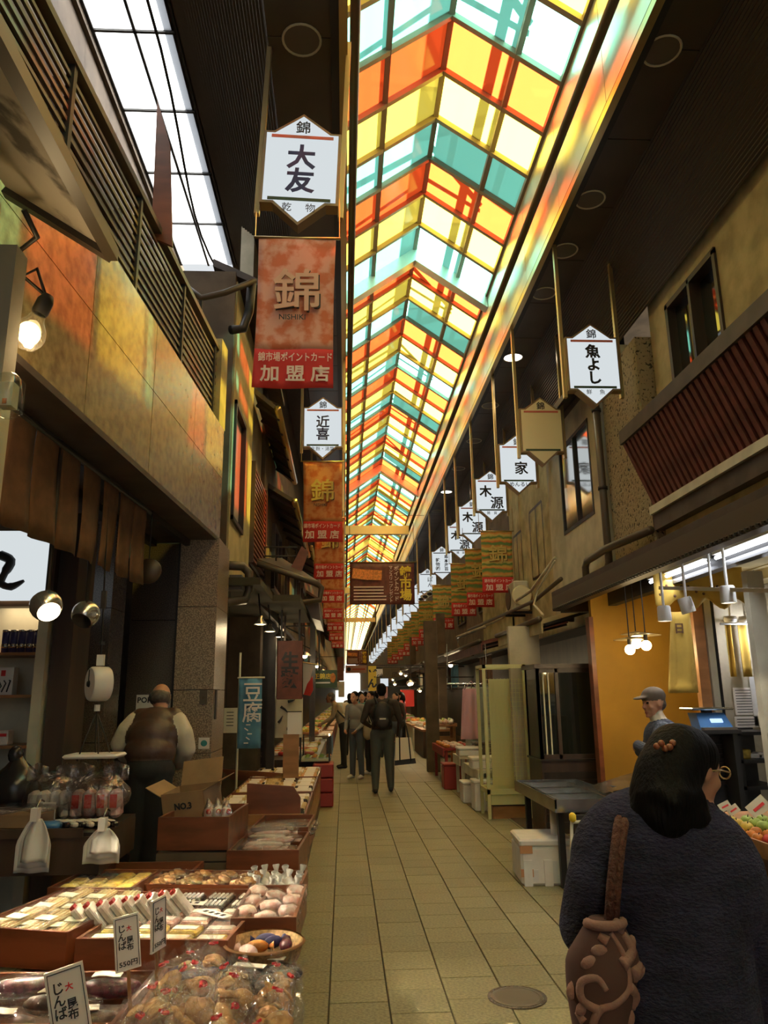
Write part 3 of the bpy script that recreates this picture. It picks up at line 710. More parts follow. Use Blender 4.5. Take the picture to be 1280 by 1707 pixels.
# pointed brown board that stands on the balcony
c = at(262, 400, Y=5.2)
t = tag(MB().prism([at(252, 395, Y=5.2), at(287, 410, Y=5.2), at(283, 240, Y=5.2), at(262, 165, Y=5.2), at(258, 260, Y=5.2)], (0, .03, 0)).build('pointed_board', 'red_wood'), 'tall pointed red-brown board standing behind the balcony railing', 'board')
# slats and bright things behind the railing: a wooden screen
scr = thing('slatted_screen', (-2.1, 4.2, 4.25), 'weathered slatted wooden screen on the balcony behind the railing', 'screen')
for k in range(9): MB().bx(-2.14, -2.10, 1.6, 6.2, 4.35 + .17 * k, 4.45 + .17 * k).build('slat', 'dark_wood', scr)
for y in (1.7, 3.1, 4.6, 6.1): MB().bx(-2.10, -2.04, y, y + .06, 4.25, 5.9).build('post', 'dark_wood', scr)
struct(MB().bx(-2.75, -1.5, .6, 7.4, 4.18, 4.25).build('trim_6', 'brown_wall'))
# pipes at the far end of the balcony
t = thing('drain_pipe', at(345, 495, Y=7.4), 'bent grey drain pipe between the railing end and the nearest left sign', 'pipe')
MB().tube([at(300, 470, Y=7.3), at(335, 497, Y=7.3), at(375, 488, Y=7.4), at(425, 468, Y=7.6)], .035, 10).build('long_pipe', 'pipe_brown', t, True); q = at(335, 497, Y=7.3); MB().bar(q, (q.x, 7.4, 5.12), .03).build('clamp', 'dark_metal', t)
MB().tube([at(420, 470, Y=7.6), at(415, 520, Y=7.7), at(405, 548, Y=7.7), at(385, 550, Y=7.6)], .05, 10).build('elbow', 'dark_metal', t, True)

# ---------------- near neighbour's eave, lamp post, bulb
e0, e1 = at(0, 38, Z=3.45), at(196, 425, Z=3.45)
t = thing('eave_board', (e1.x, e1.y, 3.45), 'peeling white painted eave board with a gold edge, top left corner', 'eave')
ex = -1.02
MB().prism([(ex, .4, 3.45), (ex, e1.y, 3.45), (ex - .46, e1.y - .05, 3.73), (ex - .46, .4, 3.73)], (0, 0, .05)).build('board', 'eave_board', t)
MB().bar((ex, .4, 3.45), (ex, e1.y, 3.45), .05, .06).build('edge_trim', 'pipe_brown', t)
MB().bar((ex, e1.y, 3.45), (ex - .46, e1.y - .05, 3.73), .05, .06).build('end_trim', 'awning_dark', t)
by = 2.95
p = at(48, 556, Y=by)
t = thing('bare_bulb', p, 'large lit clear bare bulb hanging by the left wall', 'lamp')
R90 = rotm(0, .35, 0)
MB().lathe([(1e-4, -.075), (.045, -.062), (.068, -.025), (.07, .0), (.06, .035), (.038, .065), (.028, .10)], p, 20, R90).build('glass', 'bulb_glass', t, True)
MB().sph(p, (.046, .046, .050), 14, 10).build('filament', 'bulb_hot', t, True)
MB().lathe([(.030, .095), (.034, .11), (.034, .16), (.022, .19), (1e-4, .195)], p, 14, R90).build('socket', 'black', t, True)
MB().tube([p + R90 @ Vector((0, 0, .18)), at(38, 460, Y=by), at(62, 448, Y=by), at(75, 490, Y=by)], .008, 6).build('cord', 'black', t, True)
MB().tube([at(38, 462, Y=by), at(30, 420, Y=by), at(62, 395, Y=by - .1), at(40, 350, Y=by - .2)], .012, 6).build('hanger', 'dark_metal', t, True)
l = bpy.data.lights.new('lamp', 'POINT'); l.energy = 14; l.color = (1, .72, .38); l.shadow_soft_size = .07
lo = bpy.data.objects.new('lamp', l); COL.objects.link(lo); lo.parent = t; lo.location = (.02, -.02, -.10)
q = at(8, 620, Y=2.75)
struct(MB().bx(q.x - .12, q.x + .015, 2.7, 2.8, 0, 3.3).build('trim_7', 'plaster_white'))
q = at(14, 660, Y=2.6)
t = thing('outlet_box', q, 'clear plastic weather box on the white post at the left edge', 'box')
MB().cbox(q, (.09, .10, .16), .02).build('cover', 'clear_glass', t, True); MB().box(q, (.05, .05, .09)).build('socket', 'cream', t); MB().box(q + Vector((0, 0, -.03)), (.015, .055, .02)).build('switch', 'orange_goods', t)

# ---------------- brown split curtain under the fascia
t = thing('split_curtain', fp(.6, 3.0, -.3), 'dark brown split curtain hanging under the granite front', 'curtain')
MB().cyl(fp(.30, 3.0, -.22), fp(.78, 3.0, -.22), .015, n=8).build('rod', 'dark_metal', t, True)
for k in range(10):
    a = .31 + .046 * k; rs = random.Random(k)
    def fnc(u, v, a=a, k=k): return fp(a + .040 * u + .004 * math.sin(v * 3 + k) , 3.0 - .60 * v, -.22 + .02 * math.sin(u * 5 + k) * v)
    MB().sheet(fnc, 5, 6, .004).build('panel', 'cloth_brown', t, True)
# round fan ornament on the right end
c = fp(.80, 2.55, -.25);  t = thing('round_fan', c, 'round brown fan hung at the end of the brown curtain', 'ornament'); MB().lathe([(1e-4, -.01), (.10, -.012), (.105, 0), (.10, .012), (1e-4, .01)], c, 18, rotm(PI / 2, 0, 0)).build('disc', 'dark_wood', t, True); MB().cyl(c + Vector((0, 0, .1)), (c.x, c.y, 3.05), .005, n=5).build('string', 'black', t)

# ---------------- shelf cabinet with lit panel, far left
CY = 5.5
x0, x1 = at(-60, 1100, Y=CY).x, at(75, 1100, Y=CY).x
t = thing('shelf_cabinet', ((x0 + x1) / 2, CY, .8), 'wooden shop shelf cabinet under a lit panel at the far left', 'cabinet')
MB().bx(x0, x1, CY + .38, CY + .42, .0, 2.3).build('back', 'cream', t)
MB().bx(x1 - .07, x1, CY, CY + .42, 0, 2.3).build('side', 'cream', t); MB().bx(x1 + .021, x1 + .16, CY + .05, CY + .42, 0, 2.9).build('side_post', 'dark_wood', t)
for v in (1087, 1158, 1243):
    z = at(40, v, Y=CY).z; MB().bx(x0, x1 - .07, CY + .02, CY + .38, z - .02, z).build('shelf', 'orange_wood', t)
s1, s2, s3 = [at(40, v, Y=CY).z for v in (1087, 1158, 1243)]
l = bpy.data.lights.new('lamp', 'AREA'); l.energy = 3.0; l.color = (1, .75, .45); l.size = .4
lo = bpy.data.objects.new('lamp', l); COL.objects.link(lo); lo.parent = t; lo.location = (0, .15, 1.45)
z0, z1 = at(30, 1002, Y=CY).z, at(30, 885, Y=CY).z
t = thing('lit_sign', ((x0 + x1) / 2, CY, z0), 'white lit panel with one thick black brush stroke, far left', 'sign')
MB().bx(x0, x1 - .03, CY, CY + .08, z0, z1).build('face', 'sign_glow', t); MB().bx(x0, x1 + .02, CY - .02, CY + .1, z0 - .04, z0).build('frame', 'dark_wood', t); MB().bx(x1 - .03, x1 + .02, CY - .02, CY + .1, z0, z1).build('frame', 'dark_wood', t)
q = [at(u, v, Y=CY - .01) for u, v in ((0, 925), (18, 935), (8, 955), (2, 972), (18, 978), (40, 968))]
MB().tube(spline(q, 4), [.034] * 8 + [.026] * 8 + [.03 - .005 * i for i in range(5)], 8).build('brush_stroke', 'ink', t, True)
for k in range(5):
    c = at(8 + 13.5 * k, 1087, Y=CY + .12); c.z = s1
    t = thing('tea_tin', c, 'blue and silver tin on the top shelf, %s from the left' % ['first', 'second', 'third', 'fourth', 'fifth'][k], 'tin', 'tins on the top shelf')
    MB().cyl(c, c + Vector((0, 0, .15)), .027, n=14).build('body', 'ink_blue', t, True); MB().cyl(c + Vector((0, 0, .15)), c + Vector((0, 0, .165)), .028, n=14).build('lid', 'steel', t, True); MB().cyl(c + Vector((0, 0, .035)), c + Vector((0, 0, .065)), .0275, n=14).build('label_band', 'steel', t, True)
c = at(10, 1158, Y=CY + .1); c.z = s2
t = thing('gift_box', c, 'pale green box with dark brush pattern on the middle shelf', 'box')
MB().bx(c.x - .06, c.x + .055, CY + .06, CY + .14, s2, s2 + .19).build('carton', 'paper', t)
for i in range(3): MB().tube([(c.x - .05 + .035 * i, CY + .055, s2 + .02), (c.x - .02 + .03 * i, CY + .055, s2 + .06 + .02 * i), (c.x - .04 + .035 * i, CY + .055, s2 + .10)], .005, 5).build('brush_mark', 'ink', t, True)
MB().bx(c.x - .03, c.x + .0, CY + .055, CY + .06, s2 + .13, s2 + .17).build('red_mark', 'ink_red', t)
c = at(2, 1243, Y=CY + .1); t = thing('small_carton', (c.x, CY + .1, s3), 'small pink and white carton on the lowest shelf', 'box')
MB().cbox((c.x, CY + .1, s3 + .05), (.12, .1, .10), .006).build('carton', 'white_goods', t); MB().bx(c.x - .05, c.x + .05, CY + .043, CY + .05, s3 + .06, s3 + .08).build('print_band', 'ink_red', t)

# ---------------- ball spot lamps
for (u, v, y, ang, lab, lit) in ((77, 1010, 4.3, .55, 'silver ball spotlight, lit, nearer of two on the left', 1), (143, 1024, 4.9, -.15, 'silver ball spotlight hanging above the scale, farther of two', 0)):
    p = at(u, v, Y=y); t = thing('ball_spotlight', p, lab, 'lamp', 'ball spotlights over the counter')
    R = rotm(-.75, 0, 0) @ rotm(0, ang * -1, 0)
    MB().lathe([(.062, -.062), (.074, -.048), (.086, -.015), (.088, .005), (.082, .035), (.06, .066), (.03, .083), (1e-4, .088)], p, 20, R).build('ball', 'bright_metal', t, True)
    MB().lathe([(1e-4, -.030), (.035, -.038), (.062, -.062)], p, 18, R).build('reflector', 'lamp_warm' if lit else 'dark_metal', t, True)
    MB().cyl(p + Vector((0, 0, .08)), (p.x, p.y, 3.03), .014, n=8).build('stem', 'dark_metal', t, True)
    if lit:
        l = bpy.data.lights.new('lamp', 'SPOT'); l.energy = 380; l.color = (1, .82, .55); l.spot_size = 1.5; l.spot_blend = .6; l.shadow_soft_size = .05
        lo = bpy.data.objects.new('lamp', l); COL.objects.link(lo); lo.parent = t; d = Vector((.95, -.75, -1.7)); lo.location = d.normalized() * .10; lo.rotation_euler = d.to_track_quat('-Z', 'Y').to_euler()

# ---------------- hanging scale
sy_ = 5.05
p = at(165, 1140, Y=sy_)
t = thing('hanging_scale', p, 'white hanging dial scale with a wire held pan', 'scale')
R = rotm(PI / 2, 0, 0) @ rotm(0, -.55, 0)
R = rotm(0, 0, -.95) @ rotm(PI / 2, 0, 0)
MB().lathe([(.10, -.06), (.108, -.05), (.11, .0), (.108, .05), (.10, .06), (1e-4, .06)], p, 24, R, cap=True).build('body', 'plastic_white', t, 40)
MB().lathe([(.092, .0), (1e-4, .0)], p + R @ Vector((0, 0, .062)), 24, R).build('dial', 'paper', t)
MB().lathe([(.022, 0), (.016, .012), (1e-4, .014)], p + R @ Vector((0, 0, .063)), 12, R).build('hub', 'black', t, True)
MB().box(p + R @ Vector((0, .045, .068)), (.008, .09, .004), R).build('pointer', 'black', t)
MB().box(p + Vector((0, 0, .15)), (.045, .03, .07)).build('hook_bracket', 'plastic_white', t)
top = at(172, 985, Y=sy_); MB().cyl(p + Vector((0, 0, .18)), (top.x - .02, sy_, 3.03), .006, n=6).build('cord', 'black', t)
MB().cyl(p + Vector((0, 0, .25)), p + Vector((0, 0, .27)), .02, n=8).build('cord_knot', 'black', t); MB().bar(at(172, 1015, Y=sy_), at(174, 985, Y=sy_), .03).build('turnbuckle', 'dark_metal', t)
MB().cyl(p + Vector((0, 0, -.13)), p + Vector((0, 0, -.17)), .018, n=10).build('lower_hook', 'plastic_white', t)
a0, a1 = at(117, 1260, Y=sy_), at(200, 1262, Y=sy_)
for (dx, yy) in ((-.10, -.06), (.06, -.06), (-.02, .10), (.11, .08)):
    hk = p + Vector((0, 0, -.17)); MB().tube([hk, hk + Vector((dx * .55, yy * .5, -.18)), hk + Vector((dx * .8, yy, -.30)), Vector((p.x + dx, sy_ + yy, a0.z))], .005, 6).build('pan_wire', 'dark_metal', t, True)
MB().cbox(((a0.x + a1.x) / 2, sy_, a0.z), (.33, .24, .025), .01).build('pan', 'plastic_white', t)

# ---------------- dark counter and what lies on it
CX1 = -1.40; cz = .80
t = thing('dark_counter', (-2.1, 5.2, 0), 'dark wooden counter behind the trays, under the scale', 'counter')
MB().bx(-2.72, CX1, 4.72, 5.46, cz - .22, cz - .02).build('apron_board', 'dark_wood', t); MB().bx(-2.72, CX1, 4.74, 5.45, cz - .02, cz).build('top', 'black_wood', t)
for x in (-2.65, CX1 - .08):
    for y in (4.8, 5.38): MB().bx(x, x + .06, y, y + .06, 0, cz - .2).build('leg', 'black_wood', t)
MB().bx(-2.72, CX1 - .1, 4.70, 4.72, cz - .02, cz + .03).build('front_lip', 'dark_wood', t)

def lump(seed, r, n=2, amp=.25, freq=2.2):
    bm = bmesh.new(); bmesh.ops.create_icosphere(bm, subdivisions=n, radius=1.0)
    off = Vector((seed * 3.1, seed * 1.7, seed * .9))
    for v in bm.verts:
        d = mnoise.fractal(v.co * freq + off, 1, 2, 3) ; k = 1 + amp * d
        v.co = Vector((v.co.x * r[0] * k, v.co.y * r[1] * k, v.co.z * r[2] * k))
    vs = [v.co.copy() for v in bm.verts]; fs = [[v.index for v in f.verts] for f in bm.faces]; bm.free()
    return vs, fs
def bag_shell(seed, w, d, h, n=3, crush=.12, neck=True):
    """sack of film: fuller below, gathered at the top"""
    vs, fs = lump(seed, (1, 1, 1), n, crush, 3.0); out = []
    for v in vs:
        z = (v.z + 1) / 2; k = 1.0
        if neck: k = 1 - .78 * max(0, (z - .62) / .38) ** .7 if z > .62 else 1
        out.append(Vector((v.x * w / 2 * k, v.y * d / 2 * k, max(z, .02) * h)))
    return out, fs
t = thing('black_sack', at(25, 1325, Y=5.3), 'shiny black plastic sack on the dark counter at the far left', 'bag')
t.location.z = cz
v_, f_ = bag_shell(5, .34, .3, .42); MB().add([p + t.location for p in v_], f_).build('sack', 'black_goods', t, True)
MB().sph(t.location + Vector((-.02, 0, .40)), (.05, .05, .06), 10, 6).build('knot', 'black_goods', t, True)
for (u, w, lab, kind) in ((84, .30, 'clear bag of pale packs with a white tag on the counter', 0), (163, .36, 'clear bag of red and white packs on the counter', 1)):
    c = at(u, 1325, Y=5.2); c.z = cz
    t = thing('clear_bag', c, lab, 'bag')
    v_, f_ = bag_shell(u, w + .04, .26, .30, neck=False); MB().add([p + c for p in v_], f_).build('film', 'film_soft', t, True)
    for i in range(4):
        o = MB().cbox(c + Vector((-w * .33 + w * .22 * i, 0, .10)), (w * .19, .12, .17), .02, rotm(0, random.Random(u + i).uniform(-.15, .15), 0)).build('pack', 'white_goods' if kind == 0 else 'pink_goods', t)
        if kind: MB().box(c + Vector((-w * .33 + w * .22 * i, -.064, .12)), (w * .12, .006, .08)).build('red_label', 'ink_red', t)
    for sg in (-1, 1): MB().sheet(lambda uu, vv, sg=sg: c + Vector((sg * w * .3 + (uu - .5) * w * .45, .03 * math.sin(uu * 6), .24 + .12 * vv * (1 - .5 * abs(uu - .5)))), 5, 3, .002).build('bag_ear', 'film_soft', t, True)
    if kind == 0: MB().box(c + Vector((.05, -.14, .07)), (.08, .004, .12)).build('tag', 'paper', t)
for i in range(7):
    c = at(104 + 13 * i, 1350, Y=4.95); c.z = cz + .02
    t = thing('dried_fish_pack', c, 'narrow dark pack fanned on the counter edge, %s from the left' % ['first', 'second', 'third', 'fourth', 'fifth', 'sixth', 'seventh'][i], 'pack', 'packs fanned on the dark counter', rz=.75)
    MB().cbox((0, 0, .0), (.035, .20, .03), .008).build('pack', ['black_goods', 'white_goods'][i % 2], t, local=True); MB().box((0, 0, .017), (.03, .12, .004)).build('label', 'paper', t, local=True)
c = at(84, 1345, Y=4.85); tag(MB().cbox((c.x, c.y, cz + .025), (.14, .08, .05), .015).build('blue_case', 'plastic_blue', None, True), 'small blue plastic case at the counter front', 'case')
c = at(60, 1335, Y=4.9); t = thing('film_sheet', (c.x - .25, 4.95, cz + .01), 'crumpled clear film sheet over a long box on the counter', 'wrap')
MB().cbox((c.x - .25, 5.0, cz + .05), (.6, .25, .09), .01, rotm(0, 0, -.1)).build('long_box', 'cardboard', t); MB().sheet(lambda u, v: (c.x - .6 + .7 * u, 4.8 + .35 * v, cz + .11 + .03 * mnoise.noise(Vector((u * 4, v * 4, 2)))), 14, 8, .002).build('film', 'film_soft', t, True)
# plastic carrier bags hung on the counter front
for (u, v0, v1, w, lab) in ((60, 1356, 1455, .19, 'white plastic carrier bags hung in a bunch at the left of the counter'), (172, 1372, 1440, .20, 'white plastic carrier bags hung at the right end of the counter')):
    y = 4.62; a = at(u, v0, Y=y); h = a.z - at(u, v1, Y=y).z
    t = thing('carrier_bags', (a.x, y, a.z - h), lab, 'bags')
    for i in range(3):
        def fb(uu, vv, i=i):
            z = a.z - .03 - (h - .03 - .03 * i) * vv; ww = (.05 + (w - .05) * min(1, vv * 2.2) ** .8) * (1 - .1 * i)
            return (a.x + (uu - .5) * ww + .012 * i, y + .015 * math.sin(uu * 9 + i) - .02 * i * vv, z)
        MB().sheet(fb, 10, 10, .003).build('bag', 'plastic_white', t, True)
    MB().bx(a.x - .02, a.x + .02, y - .03, y + .02, a.z - .04, a.z + .03).build('handle_block', 'plastic_white', t)
    MB().tube([(a.x, y, a.z + .03), (a.x, y + .05, a.z + .07), (a.x, 4.73, a.z + .05)], .005, 6).build('hook', 'steel', t, True)

# ---------------- house beyond the granite shop: plaster wall, coloured window, gutters
h1 = struct(thing('wall_left', (XL - .1, 9.2, 2.8), None, None))
MB().bx(XL - .2, XL, 8.0, 9.75, 2.8, 3.45).build('plaster', 'plaster', h1); MB().bx(XL - .2, XL, 8.0, 8.08, 3.45, 4.85).build('plaster', 'plaster', h1)
MB().bx(XL - .2, XL, 8.95, 9.75, 3.45, 4.85).build('plaster', 'plaster', h1); MB().bx(XL - .2, XL, 8.0, 9.75, 4.85, 6.3).build('plaster', 'plaster', h1)
w1 = struct(thing('window_2', (XL, 8.5, 3.45), None, None))
MB().bx(XL - .05, XL - .03, 8.1, 8.93, 3.47, 4.83).build('pane', 'frosted_pane', w1)
for a in ((8.08, 8.13, 3.45, 4.85), (8.90, 8.95, 3.45, 4.85), (8.08, 8.95, 3.45, 3.50), (8.08, 8.95, 4.80, 4.85)): MB().bx(XL - .06, XL + .03, *a).build('frame', 'dark_metal', w1)
struct(MB().bx(-2.7, XL - .02, 7.95, 8.1, 3.0, 6.4).build('wall_left', 'brown_wall')); 
struct(MB().prism([(XL + .25, 8.0, 6.25), (XL - .3, 8.0, 6.5), (XL - .3, 8.0, 6.6), (XL + .25, 8.0, 6.33)], (0, 3.8, 0)).build('trim_8', 'awning_dark'))
struct(MB().bx(XL - .25, XL - .06, 9.75, 11.9, 2.9, 8.4).build('wall_left', 'plaster_white'))
# red lattice shutter
t = thing('lattice_shutter', (XL + .02, 10.6, 3.3), 'red-brown slatted shutter on the upper wall at the left', 'shutter')
for k in range(18): MB().bx(XL - .03, XL + .02, 10.0, 11.5, 3.35 + .075 * k, 3.385 + .075 * k).build('slat', 'red_wood', t)
for y in (9.97, 11.5): MB().bx(XL - .04, XL + .03, y, y + .04, 3.3, 4.72).build('stile', 'dark_wood', t)
MB().bx(XL - .05, XL - .03, 10.0, 11.5, 3.3, 4.7).build('back_board', 'black_wood', t)
# eaves and gutters of the houses beyond
for i, (y0, y1, z, xo) in enumerate(((9.8, 13.5, 5.4, -.95), (12.0, 17.0, 4.65, -.85), (17.2, 24, 4.9, -.8), (24.5, 33, 4.6, -.85), (34, 50, 5.0, -.85))):
    t = thing('house_eave', (xo, (y0 + y1) / 2, z), 'dark house eave with a gutter on the left, %s from the camera' % ['first', 'second', 'third', 'fourth', 'fifth'][i], 'eave', 'house eaves on the left')
    MB().prism([(xo, y0, z), (XL, y0, z + .25), (XL, y0, z + .33), (xo, y0, z + .07)], (0, y1 - y0, 0)).build('roof_board', 'awning_dark', t)
    MB().cyl((xo + .03, y0, z + .02), (xo + .03, y1, z + .02), .05, n=8).build('gutter', 'gold_metal', t, True)
    for k in range(6): MB().bar((xo + .04, y0 + .3 + (y1 - y0 - .6) * k / 5, z - .02), (XL + .01, y0 + .3 + (y1 - y0 - .6) * k / 5, z + .2), .06).build('rafter_tail', 'dark_wood', t)
for (y0, y1, z0, z1, m) in ((13.0, 14.4, 3.4, 4.5, 'window_glass'), (15.2, 16.6, 3.4, 4.5, 'window_glass'), (19, 20.5, 3.3, 4.6, 'window_glass'), (22, 23.4, 3.3, 4.6, 'window_glass')):
    w = struct(thing('window_3', (XL, (y0 + y1) / 2, z0), None, None)); MB().bx(XL - .03, XL, y0, y1, z0, z1).build('pane', m, w)
    for yy in (y0, (y0 + y1) / 2, y1): MB().bx(XL - .03, XL + .04, yy - .03, yy + .03, z0, z1).build('frame', 'dark_wood', w)
    for zz in (z0, z1): MB().bx(XL - .03, XL + .04, y0, y1, zz - .03, zz + .03).build('frame', 'dark_wood', w)
# pipe frame under the plaster house
t = thing('awning_pipe', at(400, 945, Y=8.2), 'thick dark bent pipe frame beside the granite pillar', 'pipe')
MB().tube([at(370, 942, Y=8.0), at(404, 944, Y=8.2), at(415, 955, Y=8.2), at(415, 985, Y=8.2), at(408, 1000, Y=8.2), at(370, 1005, Y=8.0)], .05, 10).build('frame_pipe', 'pipe_brown', t, True)
MB().box(at(385, 972, Y=8.25), (.25, .15, .16)).build('motor_box', 'grey_plastic', t)
# tiled canopy with gutter, small railing, tilted red board
cz0 = at(535, 985, Y=12.0)
t = thing('tiled_canopy', (-.8, 11.8, 3.0), 'dark tiled canopy roof with a bent gutter above the wooden shop sign', 'canopy')
c0, c1, c2, c3 = at(428, 935, Y=11.2), at(530, 965, Y=12.2), at(532, 1000, Y=12.2), at(428, 985, Y=11.2)
MB().prism([at(425, 930, Y=10.6), at(530, 968, Y=11.2), at(530, 968, Y=13.4), at(470, 930, Y=13.4)], (0, 0, -.10)).build('roof', 'awning_dark', t)
MB().tube([at(425, 938, Y=10.55), at(528, 972, Y=11.1), at(536, 980, Y=11.1), at(533, 1000, Y=11.1), at(500, 1005, Y=11.0), at(460, 1012, Y=10.8)], .045, 8).build('gutter', 'pipe_brown', t, True)
MB().prism([at(505, 1002, Y=11.3), at(530, 995, Y=11.3), at(534, 1035, Y=11.3), at(520, 1030, Y=11.3)], (0, 2.0, 0)).build('soffit_board', 'dark_wood', t)
MB().prism([at(420, 985, Y=9.5), at(470, 1040, Y=11.5), at(470, 1052, Y=11.5), at(420, 1000, Y=9.5)], (.05, .05, 0)).build('beam', 'dark_wood', t)
t = thing('roof_railing', at(460, 920, Y=12), 'thin black railing above the dark tiled canopy', 'railing')
for v in (912, 927, 943): MB().cyl(at(424, v, Y=11.2), at(495, v, Y=12.5), .014, n=6).build('rail', 'black', t)
for u in (426, 460, 494): MB().cyl(at(u, 910, Y=11.2 + (u - 426) * .019), at(u, 945, Y=11.2 + (u - 426) * .019), .014, n=6).build('post', 'black', t)
t = tag(MB().prism([at(480, 955, Y=11.9), at(500, 960, Y=11.9), at(514, 920, Y=11.9), at(503, 910, Y=11.9)], (0, .05, 0)).build('tilted_board', 'red_wood'), 'tilted red-brown board on the canopy roof', 'board')

# shop front below: posts, dark wall, shaded lamps
struct(MB().bx(-2.2, XL - .02, 7.95, 8.05, 0, 2.85).build('wall_left', 'dark_wood'))
struct(MB().bx(-2.15, -2.05, 8.0, 12.0, 0, 2.9).build('wall_left', 'black_wood'))
struct(MB().bx(-2.2, -.90, 8.05, 9.5, 2.72, 2.8).build('trim_9', 'joint')); struct(MB().bx(-2.2, -.56, 9.5, 12.4, 2.72, 2.8).build('trim_9', 'joint'))
p = at(451, 1280, Z=0.0)
for (u, y) in ((451, 11.0), (440, 11.8), (520, 15.5)):
    c = at(u, 1200, Y=y); t = tag(MB().bx(c.x - .055, c.x + .055, y, y + .11, 0, 3.0).build('shop_post', 'black_wood'), 'dark wooden post of the left shop front, %s' % {451: 'beside the wooden shop sign', 440: 'behind the blue banner', 520: 'behind the red and white flag'}[u], 'post')
for i, (u, v, y) in enumerate(((434, 1041, 8.8), (450, 1053, 9.9), (466, 1062, 11.0), (474, 1069, 12.0))):
    p = at(u, v, Y=y); t = thing('shade_lamp', p, 'lit metal shade lamp over the left stall, %s of four' % ['nearest', 'second', 'third', 'farthest'][i], 'lamp', 'row of shade lamps on the left')
    MB().lathe([(.075, 0), (.07, .015), (.03, .06), (.025, .10), (1e-4, .10)], p, 16).build('shade', 'bright_metal', t, True); MB().lathe([(1e-4, .0), (.04, .0), (.066, .006)], p, 14).build('bulb', 'lamp_warm', t, True); MB().cyl(p + Vector((0, 0, .10)), (p.x - .03, p.y, 2.72), .01, n=6).build('stem', 'black', t)
    l = bpy.data.lights.new('lamp', 'POINT'); l.energy = 4; l.color = (1, .78, .45); l.shadow_soft_size = .06
    lo = bpy.data.objects.new('lamp', l); COL.objects.link(lo); lo.parent = t; lo.location = (0, 0, -.06)
# blue cloth banner on a stand
y = 9.0; a, b = at(395, 1248, Y=y), at(437, 1131, Y=y)
t = thing('blue_banner', ((a.x + b.x) / 2, y, 0), 'blue hanging cloth with pale characters beside the granite pillar', 'banner')
MB().sheet(lambda u, v: (a.x + (b.x - a.x) * u, y + .01 * math.sin(u * 8), a.z + (b.z - a.z) * v), 8, 8, .004).build('cloth', 'cloth_blue', t, True)
letter('tofu', t, (.03, -.02, (a.z * .35 + b.z * .65)), .44, 'paper'); MB().cyl((a.x - .02, y, b.z + .01), (b.x + .03, y, b.z + .01), .010, n=6).build('rod', 'cream', t)
MB().cyl((a.x + .0, y + .03, 0), (a.x + .0, y + .03, b.z + .30), .013, n=8).build('pole', 'cream', t); MB().bx(a.x - .10, a.x + .04, y - .1, y + .15, 0, .04).build('base', 'dark_metal', t)
for i in range(7): MB().box((a.x + .10 + .02 * (i % 3), y - .015, a.z + .06 + .05 * i), (.05, .004, .012), rotm(0, .6 * (i % 2), 0)).build('small_character', 'paper', t)
# carved wooden sign
y = 10.5; a, b = at(461, 1166, Y=y), at(505, 1068, Y=y)
t = thing('wooden_shop_sign', ((a.x + b.x) / 2, y, a.z), 'dark red-brown wooden board sign with black characters 生麩', 'sign')
MB().cbox(((a.x + b.x) / 2, y, (a.z + b.z) / 2), (b.x - a.x, .05, b.z - a.z), .008).build('board', 'awning_red', t); letter('namafu2', t, (0, -.032, (b.z - a.z) * .5), (b.z - a.z) * .62, 'black')
for x in (a.x + .05, b.x - .05): MB().bx(x - .012, x + .012, y - .015, y + .015, b.z, 2.72).build('hanger', 'dark_metal', t)
# paper sheet with brush strokes, easel boards, notice by the pillar
y = 11.3; a, b = at(458, 1230, Y=y), at(505, 1163, Y=y)
t = thing('brush_poster', ((a.x + b.x) / 2, y, a.z), 'cream paper with thick black brush strokes below the wooden sign', 'poster')
MB().bx(a.x, b.x, y, y + .01, a.z, b.z).build('sheet', 'cream', t); MB().bx(a.x + .1, a.x + .13, y + .01, y + .03, b.z - .1, 2.72).build('hanger', 'dark_wood', t)
for (u, v, dx, dz) in ((468, 1178, .12, -.10), (480, 1170, .10, .03), (464, 1205, .06, .1), (478, 1215, .15, 0)): c = at(u, v, Y=y - .01); MB().tube([c, c + Vector((dx * .5, 0, dz * .4)), c + Vector((dx, 0, dz))], [.022, .016, .004], 6).build('brush_stroke', 'ink', t, True)
y = 9.9; a, b = at(471, 1290, Y=y), at(503, 1187, Y=y); m_ = at(480, 1224, Y=y).z
t = thing('notice_stand', ((a.x + b.x) / 2, y, a.z), 'brown board with a white notice standing at the left stall', 'notice')
MB().bx(a.x, b.x - .03, y, y + .02, .55, m_).build('board', 'orange_wood', t); MB().bx(a.x + .05, b.x, y - .02, y - .005, m_, b.z).build('sheet', 'paper', t); MB().bx(a.x + .05, b.x, y - .022, y - .004, b.z, b.z + .012).build('clip_bar', 'black', t)
y = 8.6; a, b = at(372, 1222, Y=y), at(396, 1180, Y=y)
t = thing('price_notice', ((a.x + b.x) / 2, y, a.z), 'pale notice sheet hung between the granite pillar and the blue cloth', 'notice'); MB().bx(a.x, b.x, y, y + .008, a.z, b.z).build('sheet', 'cream', t)
for i in range(5): MB().bx(a.x + .03, b.x - .04, y - .004, y, b.z - .05 - .035 * i, b.z - .042 - .035 * i).build('text_line', 'ink', t)
MB().cyl((a.x + .02, y, b.z), (a.x + .02, y, 2.72), .004, n=5).build('string', 'black', t)
# white brick dado behind
bw = struct(thing('wall_left', (-2.0, 11.85, 0), None, None)); MB().bx(-2.05, -1.2, 11.82, 11.9, 0, 1.2).build('mortar', 'joint', bw)
bme = MB().cbox((0, 0, 0), (.19, .02, .075), .004).mesh('brick', 'plaster_white')
for r in range(10):
    for k in range(4): link('brick', bme, bw, (-.02 + -.0 + .2 * k + (.1 if r % 2 else 0), -.04, .3 + .083 * r))
